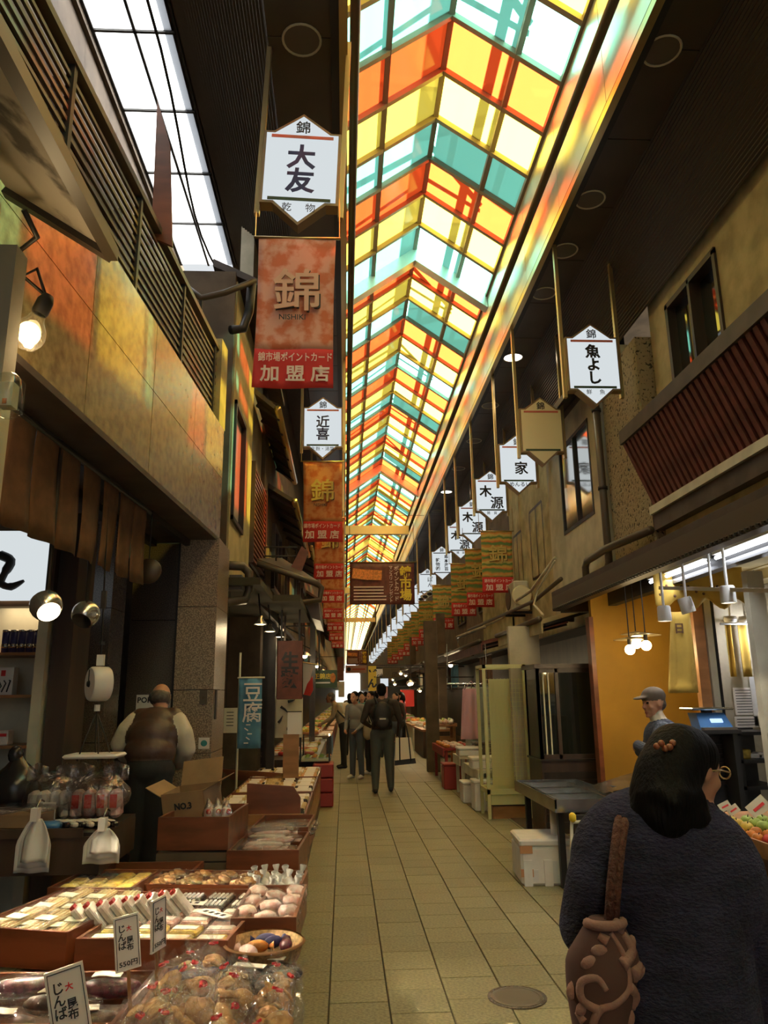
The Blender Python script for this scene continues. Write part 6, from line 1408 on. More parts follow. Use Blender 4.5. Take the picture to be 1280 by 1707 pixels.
# --- right column: white bundle bags, pink packs, basket
_, E1, re_ = tray(-.40, 4.72, .34, .46, .43, .10, -.05, 'tray of white paper bundles at the aisle')
for j in range(15):
    x = -.12 + .06 * (j % 5); y = -.14 + .13 * (j // 5); t = thing('white_bundle', E1(x, y, .02), 'white gathered paper bundle in the aisle tray, %s row, %s from the left' % (ORD[j // 5], ORD[j % 5]), 'bundle', 'white bundles at the aisle'); t.rotation_euler = (rs.uniform(-.3, .3), rs.uniform(-.3, .3), rs.uniform(0, 6))
    vs, fs = lump(80 + j % 3, (1, 1, 1), 2, .2, 3); MB().add([Vector((p.x * .035, p.y * .035, p.z * .05 + .05)) for p in vs], fs).build('pouch', 'plastic_white', t, True, local=True); MB().lathe([(.010, .095), (.022, .13), (.018, .135)], n=7).build('ruffle', 'plastic_white', t, True, local=True)
_, E2, re2 = tray(-.36, 4.10, .30, .62, .43, .14, -.03, 'tray of pink and white packs at the aisle')
for j in range(18):
    x = -.10 + .10 * (j % 3); y = -.24 + .095 * (j // 3); t = thing('pink_bag', E2(x, y, .07 + .03 * (j % 2)), 'pink and white food bag in the aisle tray, %s row, %s from the left' % (ORD[j // 3], ORD[j % 3]), 'bag', 'pink bags at the aisle'); t.rotation_euler = (rs.uniform(-.3, .3), rs.uniform(-.3, .3), rs.uniform(-.6, .6))
    vs, fs = lump(90 + j % 4, (1, 1, 1), 2, .2, 3); MB().add([Vector((p.x * .055, p.y * .045, p.z * .035 + .02)) for p in vs], fs).build('contents', 'pink_goods', t, True, local=True); MB().add([Vector((p.x * .062, p.y * .052, p.z * .042 + .022)) for p in vs], fs).build('film', 'film', t, True, local=True)
t = thing('round_basket', (-.34, 3.56, .42), 'round woven basket with wrapped sweets at the aisle', 'basket'); t.location.z = .43
MB().lathe([(.12, 0), (.15, .05), (.165, .10), (.172, .105), (.16, .11), (.145, .06), (.115, .012), (1e-4, .012)], n=26).build('basket', 'wicker', t, True, local=True); MB().lathe([(.165, .10), (.175, .106), (.165, .114)], n=26).build('rim', 'orange_wood', t, True, local=True)
for j, (x, y, m_, lab) in enumerate(((-.03, .0, 'orange_goods', 'orange wrapped sweet in the round basket'), (.03, .05, 'ink_blue', 'blue wrapped sweet in the round basket'), (.09, .01, 'purple_goods', 'purple wrapped sweet in the round basket'), (-.06, -.06, 'paper_pink', 'pink card in the round basket'), (.0, .09, 'ink_blue', 'blue string of sweets at the back of the basket'))):
    g = thing('wrapped_sweet', (t.location.x + x, t.location.y + y, t.location.z + .06), lab, 'sweet', rz=j * .8)
    MB().sph((0, 0, .03), (.05, .028, .025), 12, 8).build('wrapper', m_, g, True, local=True); MB().lathe([(.006, 0), (.02, .02)], (.05, 0, .03), 8, rotm(0, PI / 2, 0)).build('twist', m_, g, True, local=True)
# --- price cards
def price_card(u, v0, v1, y, w, lab, zsup, tilt=0.0, yaw=0.0, txt=True):
    p0, p1 = at(u, v1, Y=y), at(u, v0, Y=y); h = p1.z - p0.z
    t = thing('price_card', (p0.x, y, zsup), lab, 'price card', 'upright price cards on the left stall', rot=(0, tilt, yaw))
    z = p0.z - zsup
    MB().bx(-w / 2, w / 2, -.004, .004, z, z + h).build('card', 'paper_pink' if txt == 2 else 'paper', t, local=True); MB().bx(-.006, .006, .004, .010, 0, z + h * .4).build('stick', 'orange_wood', t, local=True)
    for a in ((-w * .44, -w * .42, z + h * .04, z + h * .96), (w * .42, w * .44, z + h * .04, z + h * .96)): MB().bx(a[0], a[1], -.0065, -.004, a[2], a[3]).build('border', 'ink', t, local=True)
    MB().bx(-w * .44, w * .44, -.0065, -.004, z + h * .955, z + h * .965).build('border', 'ink', t, local=True)
    letter('jin', t, (-w * .2, -.007, z + h * .62), h * .45, 'ink'); letter('dai', t, (w * .08, -.007, z + h * .76), h * .10, 'ink_red'); letter('konbu', t, (w * .1, -.007, z + h * .48), h * .26, 'ink'); letter('yen550', t, (0, -.007, z + h * .13), w * .22, 'ink', w * .72)
    return t
price_card(150, 1600, 1740, 2.62, .11, 'large white price card with red and black writing, nearest', .345, -.22, .3)
price_card(232, 1520, 1612, 2.95, .085, 'middle white price card standing by the mushroom bags', .345, -.12, .45)
t = price_card(270, 1492, 1580, 3.2, .085, 'dark edged price card turned sideways before the wide tray', .345, -.08, 1.15)
# --- deep brown box with cardboard carton
_, F1, rf = tray(-.95, 5.55, .46, .62, .60, .20, -.08, 'deep brown box behind the trays, before the granite pillar', .018)
t = thing('crate_base', (-.95, 5.6, .46), 'dark wooden crate under the deep brown box', 'crate')
MB().cbox((-.95, 5.58, .53), (.50, .66, .138), .01).build('body', 'dark_wood', t)
for k in range(2): MB().bx(-1.2, -.70, 5.235, 5.25, .475 + .06 * k, .525 + .06 * k).build('slat', 'brown_wall', t)
c = F1(-.10, .10, .10)
t = thing('cardboard_carton', c, 'open brown cardboard carton marked NO.3 standing in the deep box', 'carton', rot=(.12, -.12, -.3))
MB().bx(-.16, .16, -.13, -.125, 0, .24).build('front', 'cardboard', t, local=True); MB().bx(-.16, .16, .125, .13, 0, .24).build('back', 'cardboard', t, local=True); MB().bx(-.16, -.155, -.13, .13, 0, .24).build('side', 'cardboard', t, local=True); MB().bx(.155, .16, -.13, .13, 0, .24).build('side', 'cardboard', t, local=True); MB().bx(-.16, .16, -.13, .13, 0, .006).build('bottom', 'cardboard', t, local=True)
MB().box((0, .19, .30), (.32, .005, .20), rotm(-.45, 0, 0)).build('flap', 'cardboard', t, local=True); MB().box((.22, 0, .26), (.13, .25, .005), rotm(0, -.4, 0)).build('flap', 'cardboard', t, local=True); MB().box((-.22, 0, .26), (.13, .25, .005), rotm(0, .6, 0)).build('flap', 'cardboard', t, local=True)
letter('no3', t, (0, -.134, .15), .045, 'ink')
for j in range(6):
    p = F1(.08 + .05 * (j % 3), -.18 + .10 * (j // 3), .11); t = thing('ribbon_bag', p, 'clear bag with pink print in the deep brown box, %s' % ORD[j], 'bag', 'bags with pink print'); t.rotation_euler = (-.25, .15 * (j % 3 - 1), .3 * j)
    vs, fs = bag_shell(110 + j, .10, .08, .19, 2, .2); MB().add(vs, fs).build('film', 'film_soft', t, True, local=True); MB().cbox((0, 0, .07), (.07, .05, .12), .015).build('contents', 'white_goods' if j % 2 else 'pink_goods', t, local=True); MB().sph((0, -.03, .10), (.018, .006, .018), 8, 5).build('pink_print', 'red_goods', t, True, local=True)
# --- fish pack trays
_, G1, rg = tray(-.50, 5.52, .46, .66, .46, .14, -.06, 'tray of silvery fish packs beside the deep brown box')
def fishpack(seed, m):
    vs, fs = lump(seed, (1, 1, 1), 3, .14, 2.6)
    f_ = MB()
    for i in range(3):
        f_.sph((-.01 + .0 * i, -.035 + .035 * i, .022), (.13, .018, .016), 10, 6)
        f_.prism([(.12, -.035 + .035 * i, .018), (.165, -.053 + .035 * i, .018), (.165, -.017 + .035 * i, .018)], (0, 0, .006))
    return f_.mesh('fish', m, True), MB().add([Vector((p.x * .18, p.y * .07, p.z * .034 + .034)) for p in vs], fs).mesh('film', 'film', True)
fps = [fishpack(120, 'pink_goods'), fishpack(121, 'dark_goods'), fishpack(122, 'white_goods')]
for j in range(9):
    k = [1, 1, 0, 0, 2, 0, 2, 0, 1][j]
    t = thing('fish_pack', G1(rs.uniform(-.05, .05), -.26 + .065 * j, .05 + .012 * j), '%s fish pack in film, %s from the front beside the deep box' % (['pink', 'dark', 'pale'][k], ORD[j]), 'pack', 'fish packs beside the deep box', rz=rs.uniform(-.35, .35)); link('fish', fps[k][0], t); link('film', fps[k][1], t)
_, G2, rg2 = tray(-.46, 6.22, .42, .60, .46, .16, -.05, 'tray with dark packs before the upright box lid')
for j in range(6):
    t = thing('seaweed_pack', G2(-.08 + .16 * (j % 2), -.2 + .18 * (j // 2), .08), 'dark seaweed pack in film before the upright lid, %s' % ORD[j], 'pack', 'seaweed packs', rz=rs.uniform(-.4, .4)); link('fish', fps[1][0], t); link('film', fps[1][1], t)
t = thing('box_lid', (-.58, 6.55, .46), 'upright red-brown box lid with a cut corner on the left stall', 'lid')
MB().prism([(-.80, 6.58, .62), (-.36, 6.58, .62), (-.36, 6.58, .74), (-.42, 6.58, .83), (-.80, 6.58, .86)], (0, .02, 0)).build('lid', 'red_wood', t); MB().bx(-.80, -.34, 6.53, 6.57, .47, .62).build('front_board', 'orange_wood', t)
# --- flat packs further along, in trays
_, H0, rh = tray(-.76, 7.65, .86, 1.5, .48, .09, 0, 'first wide tray of flat packs beyond the upright lid'); _, H1, rh = tray(-.76, 9.2, .86, 1.45, .48, .09, 0, 'second wide tray of flat packs beyond the upright lid'); _, H2, rh = tray(-.76, 10.65, .86, 1.3, .48, .09, 0, 'third wide tray of flat packs beyond the upright lid')
flat = {m_: (MB().cbox((0, 0, .02), (.20, .15, .04), .008).mesh('pack', m_), MB().bx(-.06, .06, -.05, .05, .041, .043).mesh('label', 'paper')) for m_ in ('yellow_goods', 'white_goods', 'noodle', 'black_goods', 'cracker')}
wdict = {'yellow_goods': 'yellow', 'white_goods': 'white', 'noodle': 'straw coloured', 'black_goods': 'black', 'cracker': 'orange-brown'}
for hi, (Hh, wn) in enumerate(((H0, 'first'), (H1, 'second'), (H2, 'third'))):
    for r in range(6):
        for i in range(4):
            m_ = rs.choice(['white_goods', 'noodle', 'noodle', 'yellow_goods', 'black_goods', 'cracker'] if hi else ['white_goods', 'black_goods', 'white_goods', 'noodle'])
            t = thing('flat_pack', Hh(-.31 + .205 * i, -.55 + .21 * r, .05), '%s flat food pack in the %s wide tray, %s row, %s from the left' % (wdict[m_], wn, ORD[r], ORD[i]), 'pack', '%s flat packs in the %s wide tray' % (wdict[m_], wn), rz=rs.uniform(-.12, .12)); t.rotation_euler.x = .15
            link('pack', flat[m_][0], t); link('label', flat[m_][1], t)
# bundles of sticks, amber sheet
t = thing('stick_bundle', (-1.0, 9.9, .60), 'slanting bundle of long red-brown sticks over the flat packs', 'sticks')
for j in range(6): MB().bar(at(370 + 3 * j, 1283 + 3 * j, Y=10.2), at(495 + 2 * j, 1292 + 3 * j, Y=10.0), .03, .02).build('stick', 'red_wood', t)
t = thing('amber_sheet', (-.62, 8.6, .55), 'bent translucent amber plastic sheet standing on the flat packs', 'sheet')
MB().sheet(lambda u, v: at(432 + 40 * u + 14 * v * (1 - u), 1335 - 38 * v - 8 * u, Y=8.4 + .5 * u), 8, 6, .004).build('sheet', 'amber_film', t, True)
# glass display case and plates near the notice
a, b = at(500, 1320, Y=11.6), at(545, 1228, Y=11.6)
t = thing('glass_case', ((a.x + b.x) / 2, 11.9, .48), 'low glass display case at the aisle near the notice board', 'display case')
x0, x1, z0, z1 = a.x, -.22, .62, b.z
for xx in (x0, x1):
    for yy in (11.6, 12.4): MB().bx(xx - .012, xx + .012, yy - .012, yy + .012, z0 - .0, z1).build('frame_post', 'dark_metal', t)
MB().bx(x0, x1, 11.595, 11.6, z0, z1).build('front_pane', 'clear_glass', t); MB().bx(x1 - .003, x1 + .003, 11.6, 12.4, z0, z1).build('side_pane', 'clear_glass', t); MB().bx(x0, x1, 11.6, 12.4, z1, z1 + .006).build('top_pane', 'clear_glass', t); MB().bx(x0, x1, 11.6, 12.4, .62, .65).build('base', 'cream', t); MB().bx(x0, x1, 11.6, 12.4, z0 + .28, z0 + .285).build('shelf', 'clear_glass', t)
for j in range(8):
    g = thing('plated_food', (x0 + .09 + .105 * (j % 4), 11.75 + .32 * (j // 4), .65), 'small white dish of food inside the glass case, %s' % ORD[j], 'dish', 'dishes in the glass case'); MB().lathe([(.028, 0), (.046, .015), (.048, .018), (.03, .006), (1e-4, .006)], n=14).build('dish', 'plastic_white', g, True, local=True); MB().sph((0, 0, .02), (.04, .04, .025), 8, 5).build('food', 'orange_goods' if j % 2 else 'green_goods', g, True, local=True)
t = thing('case_support', (-.6, 12.0, 0), 'dark red crate stack under the far glass case', 'crate')
for k in range(3): MB().cbox((-.31, 11.7, .1 + .2 * k), (.30, .5, .19), .015).build('crate', 'crate_red', t)
for r in range(9):
    for i in range(4):
        m_ = rs.choice(['orange_goods', 'white_goods', 'pink_goods', 'yellow_goods', 'red_goods'])
        t = thing('far_food_pack', (-1.15 + .19 * i, 12.9 + .5 * r, .62), 'brightly wrapped food pack on the far left stall, %s row, %s from the left' % (ORD[r], ORD[i]), 'pack', 'packs on the far left stall', rz=rs.uniform(-.4, .4))
        MB().cbox((0, 0, .03), (.16, .28, .06), .015).build('pack', m_, t, local=True); MB().bx(-.05, .05, -.08, .08, .06, .063).build('label', 'paper', t, local=True)

# ================================================================== PEOPLE
class Body:
    """capsules and ellipsoids with a clothing tag; fused into ONE continuous skin"""
    def __init__(s): s.p = []
    def cap(s, p, q, r0, r1, tag): s.p.append(('c', Vector(p), Vector(q), r0, r1, tag)); return s
    def ell(s, c, r, tag, R=None): s.p.append(('e', Vector(c), Vector(r), R, None, tag)); return s
    def chain(s, pts, rs, tag):
        for i in range(len(pts) - 1): s.cap(pts[i], pts[i + 1], rs[i], rs[i + 1], tag)
        return s
    def raw(s):
        b = MB()
        for k in s.p:
            if k[0] == 'c':
                _, p, q, r0, r1, t = k
                if (q - p).length < 1e-4: q = p + Vector((0, 0, 1e-3))
                b.cyl(p, q, r0, r1, 14); b.sph(p, r0, 14, 8); b.sph(q, r1, 14, 8)
            else:
                _, c, r, R, _, t = k
                if R is None: b.sph(c, tuple(r), 18, 12)
                else: b._sphR(c, tuple(r), [(max(math.sin(PI * i / 12), 1e-5), -math.cos(PI * i / 12)) for i in range(13)], 18, R, 0)
        return b
    def tags(s, P):
        best = np.full(len(P), 1e9); idx = np.zeros(len(P), int)
        for i, k in enumerate(s.p):
            if k[0] == 'c':
                _, p, q, r0, r1, t = k; a = np.array(p); d = np.array(q - p); L2 = max(d @ d, 1e-9)
                u = np.clip(((P - a) @ d) / L2, 0, 1); dist = np.linalg.norm(P - a - u[:, None] * d, axis=1) - (r0 + (r1 - r0) * u)
            else:
                _, c, r, R, _, t = k; X = P - np.array(c)
                if R is not None: X = X @ np.array(R)
                rr = np.array(r); ln = np.linalg.norm(X / rr, axis=1); dist = (ln - 1) * rr.min()
            m = dist < best; best[m] = dist[m]; idx[m] = i
        return idx
PENDING = []
def person(name, loc, label, body, mats, voxel=.012, rz=0.0, smooth=6, group=None, parts=None):
    t = thing(name, loc, label, 'person', group, rz=rz)
    PENDING.append((t, body, mats, voxel, smooth)); return t
def finish_people():
    tmp = []
    for t, body, mats, voxel, smooth in PENDING:
        me = body.raw().mesh('skin', 'skin'); o = bpy.data.objects.new('tmp', me); COL.objects.link(o)
        r = o.modifiers.new('r', 'REMESH'); r.mode = 'VOXEL'; r.voxel_size = voxel
        sm = o.modifiers.new('s', 'SMOOTH'); sm.iterations = smooth; sm.factor = .5
        tmp.append(o)
    bpy.context.view_layer.update(); dg = bpy.context.evaluated_depsgraph_get()
    for o, (t, body, mats, voxel, smooth) in zip(tmp, PENDING):
        me = bpy.data.meshes.new_from_object(o.evaluated_get(dg)); me.name = 'body'; me.materials.clear()
        keys = list(dict.fromkeys(k[5] for k in body.p)); slot = {k: i for i, k in enumerate(keys)}
        for k in keys: me.materials.append(M[mats[k]])
        n = len(me.polygons); c = np.empty(n * 3); me.polygons.foreach_get('center', c)
        idx = body.tags(c.reshape(-1, 3)); mi = np.array([slot[k[5]] for k in body.p])[idx]
        me.polygons.foreach_set('material_index', mi.astype(np.int32)); me.polygons.foreach_set('use_smooth', [True] * n); me.update()
        link('body', me, t)
        om = o.data; bpy.data.objects.remove(o); bpy.data.meshes.remove(om)
def hand(B, w, d, n, s=1.0, curl=.5, side=1):
    """w wrist, d pointing direction, n palm normal (towards the grip)"""
    w = Vector(w); d = Vector(d).normalized(); n = Vector(n); n = (n - d * n.dot(d)).normalized(); a = d.cross(n) * side
    B.ell(w + d * .045 * s, (.040 * s, .020 * s, .048 * s), 'skin', Matrix((a, n, d)).transposed())
    for i, (o, L) in enumerate(((-.030, .062), (-.010, .072), (.011, .068), (.030, .052))):
        p0 = w + d * .082 * s + a * o * s; p1 = p0 + (d * math.cos(curl) + n * math.sin(curl)) * L * .5 * s; p2 = p1 + (d * math.cos(curl * 2.2) + n * math.sin(curl * 2.2)) * L * .5 * s
        B.chain([p0 - d * .02 * s, p0, p1, p2], [.0095 * s, .0095 * s, .0085 * s, .007 * s], 'skin')
    q0 = w + d * .025 * s - a * .034 * s; q1 = q0 + (d * .7 - a * .6 + n * .3).normalized() * .036 * s; q2 = q1 + (d * .9 + n * .5).normalized() * .028 * s
    B.chain([q0, q1, q2], [.012 * s, .010 * s, .008 * s], 'skin')
def head(B, c, fwd, up=(0, 0, 1), s=1.0, hair='hair', full_hair=True):
    """head with face; c is the middle of the head"""
    c = Vector(c); f = Vector(fwd).normalized(); up = Vector(up); x = f.cross(up).normalized(); u = x.cross(f)
    R = Matrix((x, f, u)).transposed(); L = lambda a, b, d: c + (x * a + f * b + u * d) * s
    B.ell(L(0, -.005, .02), (.074 * s, .092 * s, .092 * s), 'skin', R); B.ell(L(0, .022, -.045), (.056 * s, .062 * s, .070 * s), 'skin', R)
    B.cap(L(0, .085, -.0), L(0, .102, -.028), .009 * s, .013 * s, 'skin'); B.ell(L(0, .078, -.068), (.024 * s, .012 * s, .008 * s), 'lip', R); B.ell(L(0, .068, -.098), (.022 * s, .018 * s, .016 * s), 'skin', R)
    for sg in (-1, 1):
        B.ell(L(sg * .076, -.005, -.005), (.010 * s, .022 * s, .033 * s), 'skin', R); B.ell(L(sg * .03, .078, .005), (.013 * s, .008 * s, .008 * s), 'eye', R); B.cap(L(sg * .016, .085, .026), L(sg * .046, .072, .028), .005 * s, .004 * s, hair)
        B.ell(L(sg * .04, .058, -.03), (.022 * s, .02 * s, .022 * s), 'skin', R)
    if full_hair:
        B.ell(L(0, -.022, .042), (.084 * s, .092 * s, .085 * s), hair, R); B.ell(L(0, -.045, -.01), (.078 * s, .062 * s, .085 * s), hair, R)
    return L, R
def human(H=1.68, lean=0.0, turn=0.0, arms=None, legs=None, head_dir=None, bulk=1.0, hands=True, hair_long=0, coat=False, hat=False):
    """standing figure, faces +Y; arms = (L elbow, L wrist, R elbow, R wrist) offsets from the shoulder"""
    k = H / 1.70; B = Body(); V = lambda x, y, z: Vector((x * k, y * k, z * k))
    Rl = rotm(0, 0, turn) @ rotm(-lean, 0, 0); piv = V(0, 0, .95)
    U = lambda x, y, z: piv + Rl @ (V(x, y, z) - piv)
    b = bulk
    B.ell(V(0, 0, .93), (.165 * k * b, .115 * k * b, .13 * k), 'legs')
    B.ell(U(0, .0, 1.06), (.155 * k * b, .115 * k * b, .18 * k), 'top', Rl); B.ell(U(0, -.005, 1.27), (.178 * k * b, .115 * k * b, .19 * k), 'top', Rl)
    B.cap(U(-.13, -.01, 1.41), U(.13, -.01, 1.41), .066 * k * b, .066 * k * b, 'top'); B.cap(U(0, -.01, 1.44), U(0, .0, 1.52), .055 * k, .05 * k, 'skin')
    if coat: B.cap(U(0, 0, .98), V(0, -.01, .72), .17 * k * b, .19 * k * b, 'top')
    lg = legs or ((-.10, .01, .50), (-.105, -.02, .09), (.10, .0, .50), (.105, .0, .09))
    for (kn, an, sg) in ((lg[0], lg[1], -1), (lg[2], lg[3], 1)):
        kn = V(*kn); an = V(*an); hp = V(sg * .088, 0, .92)
        B.chain([hp, hp.lerp(kn, .5), kn, kn.lerp(an, .35), an], [.095 * k * b, .085 * k * b, .068 * k * b, .066 * k * b, .056 * k], 'legs')
        B.cap(an + V(0, -.01, -.035), an + V(sg * .02, .13, -.055), .042 * k, .034 * k, 'shoe')
        B.ell(an + V(0, -.02, -.045), (.042 * k, .05 * k, .042 * k), 'shoe')
    am = arms or ((-.06, -.03, -.28), (-.05, .06, -.53), (.06, -.03, -.28), (.05, .06, -.53))
    for (el, wr, sg) in ((am[0], am[1], -1), (am[2], am[3], 1)):
        sh = U(sg * .185 * b, -.01, 1.40); e = sh + Rl @ V(*el); w = sh + Rl @ V(*wr)
        B.chain([sh, sh.lerp(e, .5), e, e.lerp(w, .4), w], [.062 * k * b, .056 * k * b, .047 * k, .045 * k, .034 * k], 'top')
        if hands: hand(B, w + (w - e).normalized() * .01, (w - e), Rl @ Vector((-sg, .3, 0)), k, .5, sg)
    hd = head_dir or (math.sin(-turn), math.cos(turn), 0)
    L, R = head(B, U(0, .02, 1.60), hd, s=k)
    if hair_long: B.chain([L(0, -.06, .0), L(0, -.07, -.10), L(0, -.06, -.10 - hair_long)], [.085 * k, .085 * k, .06 * k], 'hair')
    if hat: B.ell(L(0, -.01, .06), (.092 * k, .105 * k, .07 * k), 'hat', R)
    return B, U, L
BASEM = dict(skin='skin', lip='lip', eye='eye', hair='hair_black', shoe='black', hat='cap_grey')

# ---------------- man in a dark vest at the left counter (seen from behind)
VY = 6.22
def P(u, v, dy=0.0): return at(u, v, Y=VY + dy)
s_ = VY / FPX
B = Body()
gz = 0.0
hx = P(268, 1275).x
for (u, sg) in ((232, -1), (268, 1)):
    hp = P(235 if sg < 0 else 262, 1290); kn = Vector((P(228 if sg < 0 else 258, 1290).x, VY + .03, .48)); an = Vector((kn.x - .01, VY, .09))
    B.chain([hp, hp.lerp(kn, .5), kn, kn.lerp(an, .4), an], [.125, .115, .095, .092, .08], 'legs'); B.cap(an + Vector((0, -.02, -.04)), an + Vector((0, .13, -.05)), .045, .035, 'shoe')
B.ell(P(249, 1285), (.20, .14, .13), 'legs')
B.ell(P(250, 1252, .02), (.205, .14, .13), 'vest'); B.ell(P(254, 1228, .06), (.205, .135, .16), 'vest'); B.ell(P(258, 1208, .12), (.20, .125, .14), 'vest')
B.cap(P(234, 1196, .14), P(290, 1195, .14), .075, .075, 'vest'); B.cap(P(266, 1192, .16), P(268, 1180, .20), .06, .058, 'skin')
for pts in (((225, 1202, .12), (211, 1218, .10), (200, 1240, .12), (208, 1258, .26), (218, 1266, .40)), ((297, 1202, .12), (306, 1222, .10), (311, 1248, .14), (303, 1268, .28), (292, 1276, .42))):
    B.chain([P(*q) for q in pts], [.072, .076, .074, .062, .045], 'sleeve'); e, w = P(*pts[-2]), P(*pts[-1]); hand(B, w, w - e, (0, 0, -1), 1, .6, 1)
L, R = head(B, P(268, 1163, .24), (.1, 1, -.55), s=1.0, full_hair=False)
B.ell(L(0, -.055, -.02), (.083, .055, .055), 'hair', R); B.ell(L(-.06, -.01, -.01), (.026, .06, .05), 'hair', R); B.ell(L(.06, -.01, -.01), (.026, .06, .05), 'hair', R)
t = person('person', Vector((0, 0, 0)), 'balding man in a dark vest and white shirt bending over the left counter', B, dict(BASEM, vest='vest', sleeve='shirt_white', legs='trousers_black', hair='hair_grey'), .010)

# ---------------- man in a cap, arms folded, right shop
VY = 6.3
B = Body()
B.ell(P(1105, 1300, .02), (.17, .15, .22), 'legs')
for u in (1098, 1114): B.chain([P(u, 1310), Vector((P(u, 1310).x, VY, .5)), Vector((P(u, 1310).x, VY, .09))], [.10, .075, .06], 'legs'); B.cap(Vector((P(u, 1310).x, VY, .05)), Vector((P(u, 1310).x - .14, VY, .04)), .045, .035, 'shoe')
B.ell(P(1106, 1262, .0), (.155, .18, .20), 'top'); B.ell(P(1105, 1232, .0), (.15, .19, .17), 'top')
B.cap(P(1102, 1217, -.13), P(1106, 1217, .15), .075, .075, 'top'); B.cap(P(1101, 1207, .0), P(1094, 1193, .0), .068, .062, 'collar'); B.cap(P(1096, 1197, .0), P(1092, 1188, .0), .052, .05, 'skin')
B.chain([P(1104, 1218, -.16), P(1098, 1235, -.22), P(1086, 1256, -.22), P(1072, 1248, -.12), P(1064, 1243, -.04)], [.07, .066, .058, .05, .045], 'top')
B.chain([P(1106, 1218, .17), P(1088, 1240, .16), P(1068, 1252, .06), P(1070, 1248, -.08)], [.07, .06, .052, .046], 'top')
B.chain([P(1064, 1243, -.04), P(1061, 1247, .02), P(1064, 1252, .06)], [.036, .033, .03], 'skin')
hand(B, P(1070, 1252, -.10), (.3, -.5, -.45), (1, .3, 0), 1, .5, 1); hand(B, P(1066, 1247, .02), (.5, .5, .1), (.5, 0, .3), 1, .5, -1)
L, R = head(B, P(1089, 1172, 0), (-1, -.25, -.05), s=1.02, full_hair=False)
B.ell(L(0, -.06, -.01), (.072, .04, .055), 'hair', R)
B.ell(L(0, -.008, .055), (.087, .106, .078), 'hat', R); B.ell(L(0, .118, .048), (.066, .062, .012), 'hat', R @ rotm(-.12, 0, 0))
t = person('person', Vector((0, 0, 0)), 'man in a grey cap and blue jumper with folded arms in the right shop', B, dict(BASEM, top='jumper_blue', collar='shirt_white', legs='trousers_black', hair='hair_grey'), .009)

# ---------------- woman in a dark knitted coat, nearest (seen from behind, face turned right)
VY = 2.12
B = Body()
B.chain([P(1115, 1500, .02), P(1120, 1600, .02), P(1125, 1707, .02), P(1130, 1900, .02)], [.19, .20, .215, .24], 'coat')
B.ell(P(1095, 1440, .0), (.235, .15, .20), 'coat'); B.ell(P(1130, 1470, .0), (.235, .155, .22), 'coat'); B.ell(P(1110, 1410, .02), (.19, .12, .10), 'coat')
B.cap(P(1035, 1412, .0), P(1190, 1412, .02), .085, .085, 'coat'); B.cap(P(1130, 1385, .04), P(1132, 1350, .06), .062, .055, 'skin')
B.chain([P(1020, 1418, .0), P(1000, 1470, -.02), P(982, 1545, .02), P(1002, 1560, .18), P(1030, 1540, .34)], [.092, .088, .080, .068, .055], 'coat')
B.chain([P(1200, 1420, .02), P(1232, 1500, .02), P(1252, 1600, .03), P(1262, 1700, .10), P(1266, 1780, .18)], [.088, .082, .074, .064, .05], 'coat')
hand(B, P(1035, 1536, .36), (.6, .8, .1), (0, 0, 1), .92, .7, 1); hand(B, P(1266, 1790, .20), (0, .3, -1), (-1, .2, 0), .92, .5, 1)
for u in (1095, 1160): q = P(u, 1900); B.chain([Vector((q.x, VY, .75)), Vector((q.x, VY, .42)), Vector((q.x, VY, .08))], [.09, .07, .055], 'legs'); B.cap(Vector((q.x, VY - .02, .04)), Vector((q.x, VY + .13, .035)), .04, .034, 'shoe')
L, R = head(B, P(1148, 1282, .02), (.93, .30, -.15), s=.94, full_hair=False)
t = person('person', Vector((0, 0, 0)), 'woman with long black hair in a dark knitted coat, nearest at the right', B, dict(BASEM, coat='coat_knit', legs='trousers_black'), .009)
woman = t
# hair as a strand mass of its own
hb = Body()
hb.ell(L(0, -.018, .040), (.085, .098, .080), 'hair', R); hb.ell(L(0, -.07, -.01), (.088, .065, .105), 'hair', R)
hb.chain([P(1130, 1258, .0), P(1112, 1295, -.03), P(1106, 1332, -.05), P(1106, 1362, -.08)], [.086, .088, .090, .070], 'hair')
hb.chain([P(1102, 1290, -.02), P(1082, 1330, -.04), P(1066, 1358, -.06), P(1052, 1372, -.06)], [.055, .052, .040, .020], 'hair'); hb.chain([P(1118, 1335, -.05), P(1145, 1360, -.07), P(1176, 1382, -.07)], [.070, .056, .024], 'hair'); hb.chain([L(.0, .050, .080), L(.052, .020, .060), L(.066, -.045, .01)], [.026, .026, .03], 'hair')
rsx = random.Random(8)
for i in range(26):
    u = 1052 + 135 * i / 25; a_ = P(u * .7 + 1118 * .3, 1330 + rsx.uniform(-10, 10), -.14 + .06 * abs(i - 13) / 13); b_ = P(u + rsx.uniform(-8, 8), 1378 + rsx.uniform(-12, 18) - 8 * abs(i - 13) / 13, -.13 + .06 * abs(i - 13) / 13)
    hb.cap(a_, b_, .022, .008, 'hair')
PENDING.append((thing('tmp_holder', (0, 0, 0), None, None), hb, dict(hair='hair_black'), .008, 7)); hair_holder = PENDING[-1][0]
finish_people()
PENDING.clear()
ho = hair_holder.children[0]; ho.parent = woman; ho.name = 'hair'; bpy.data.objects.remove(hair_holder)
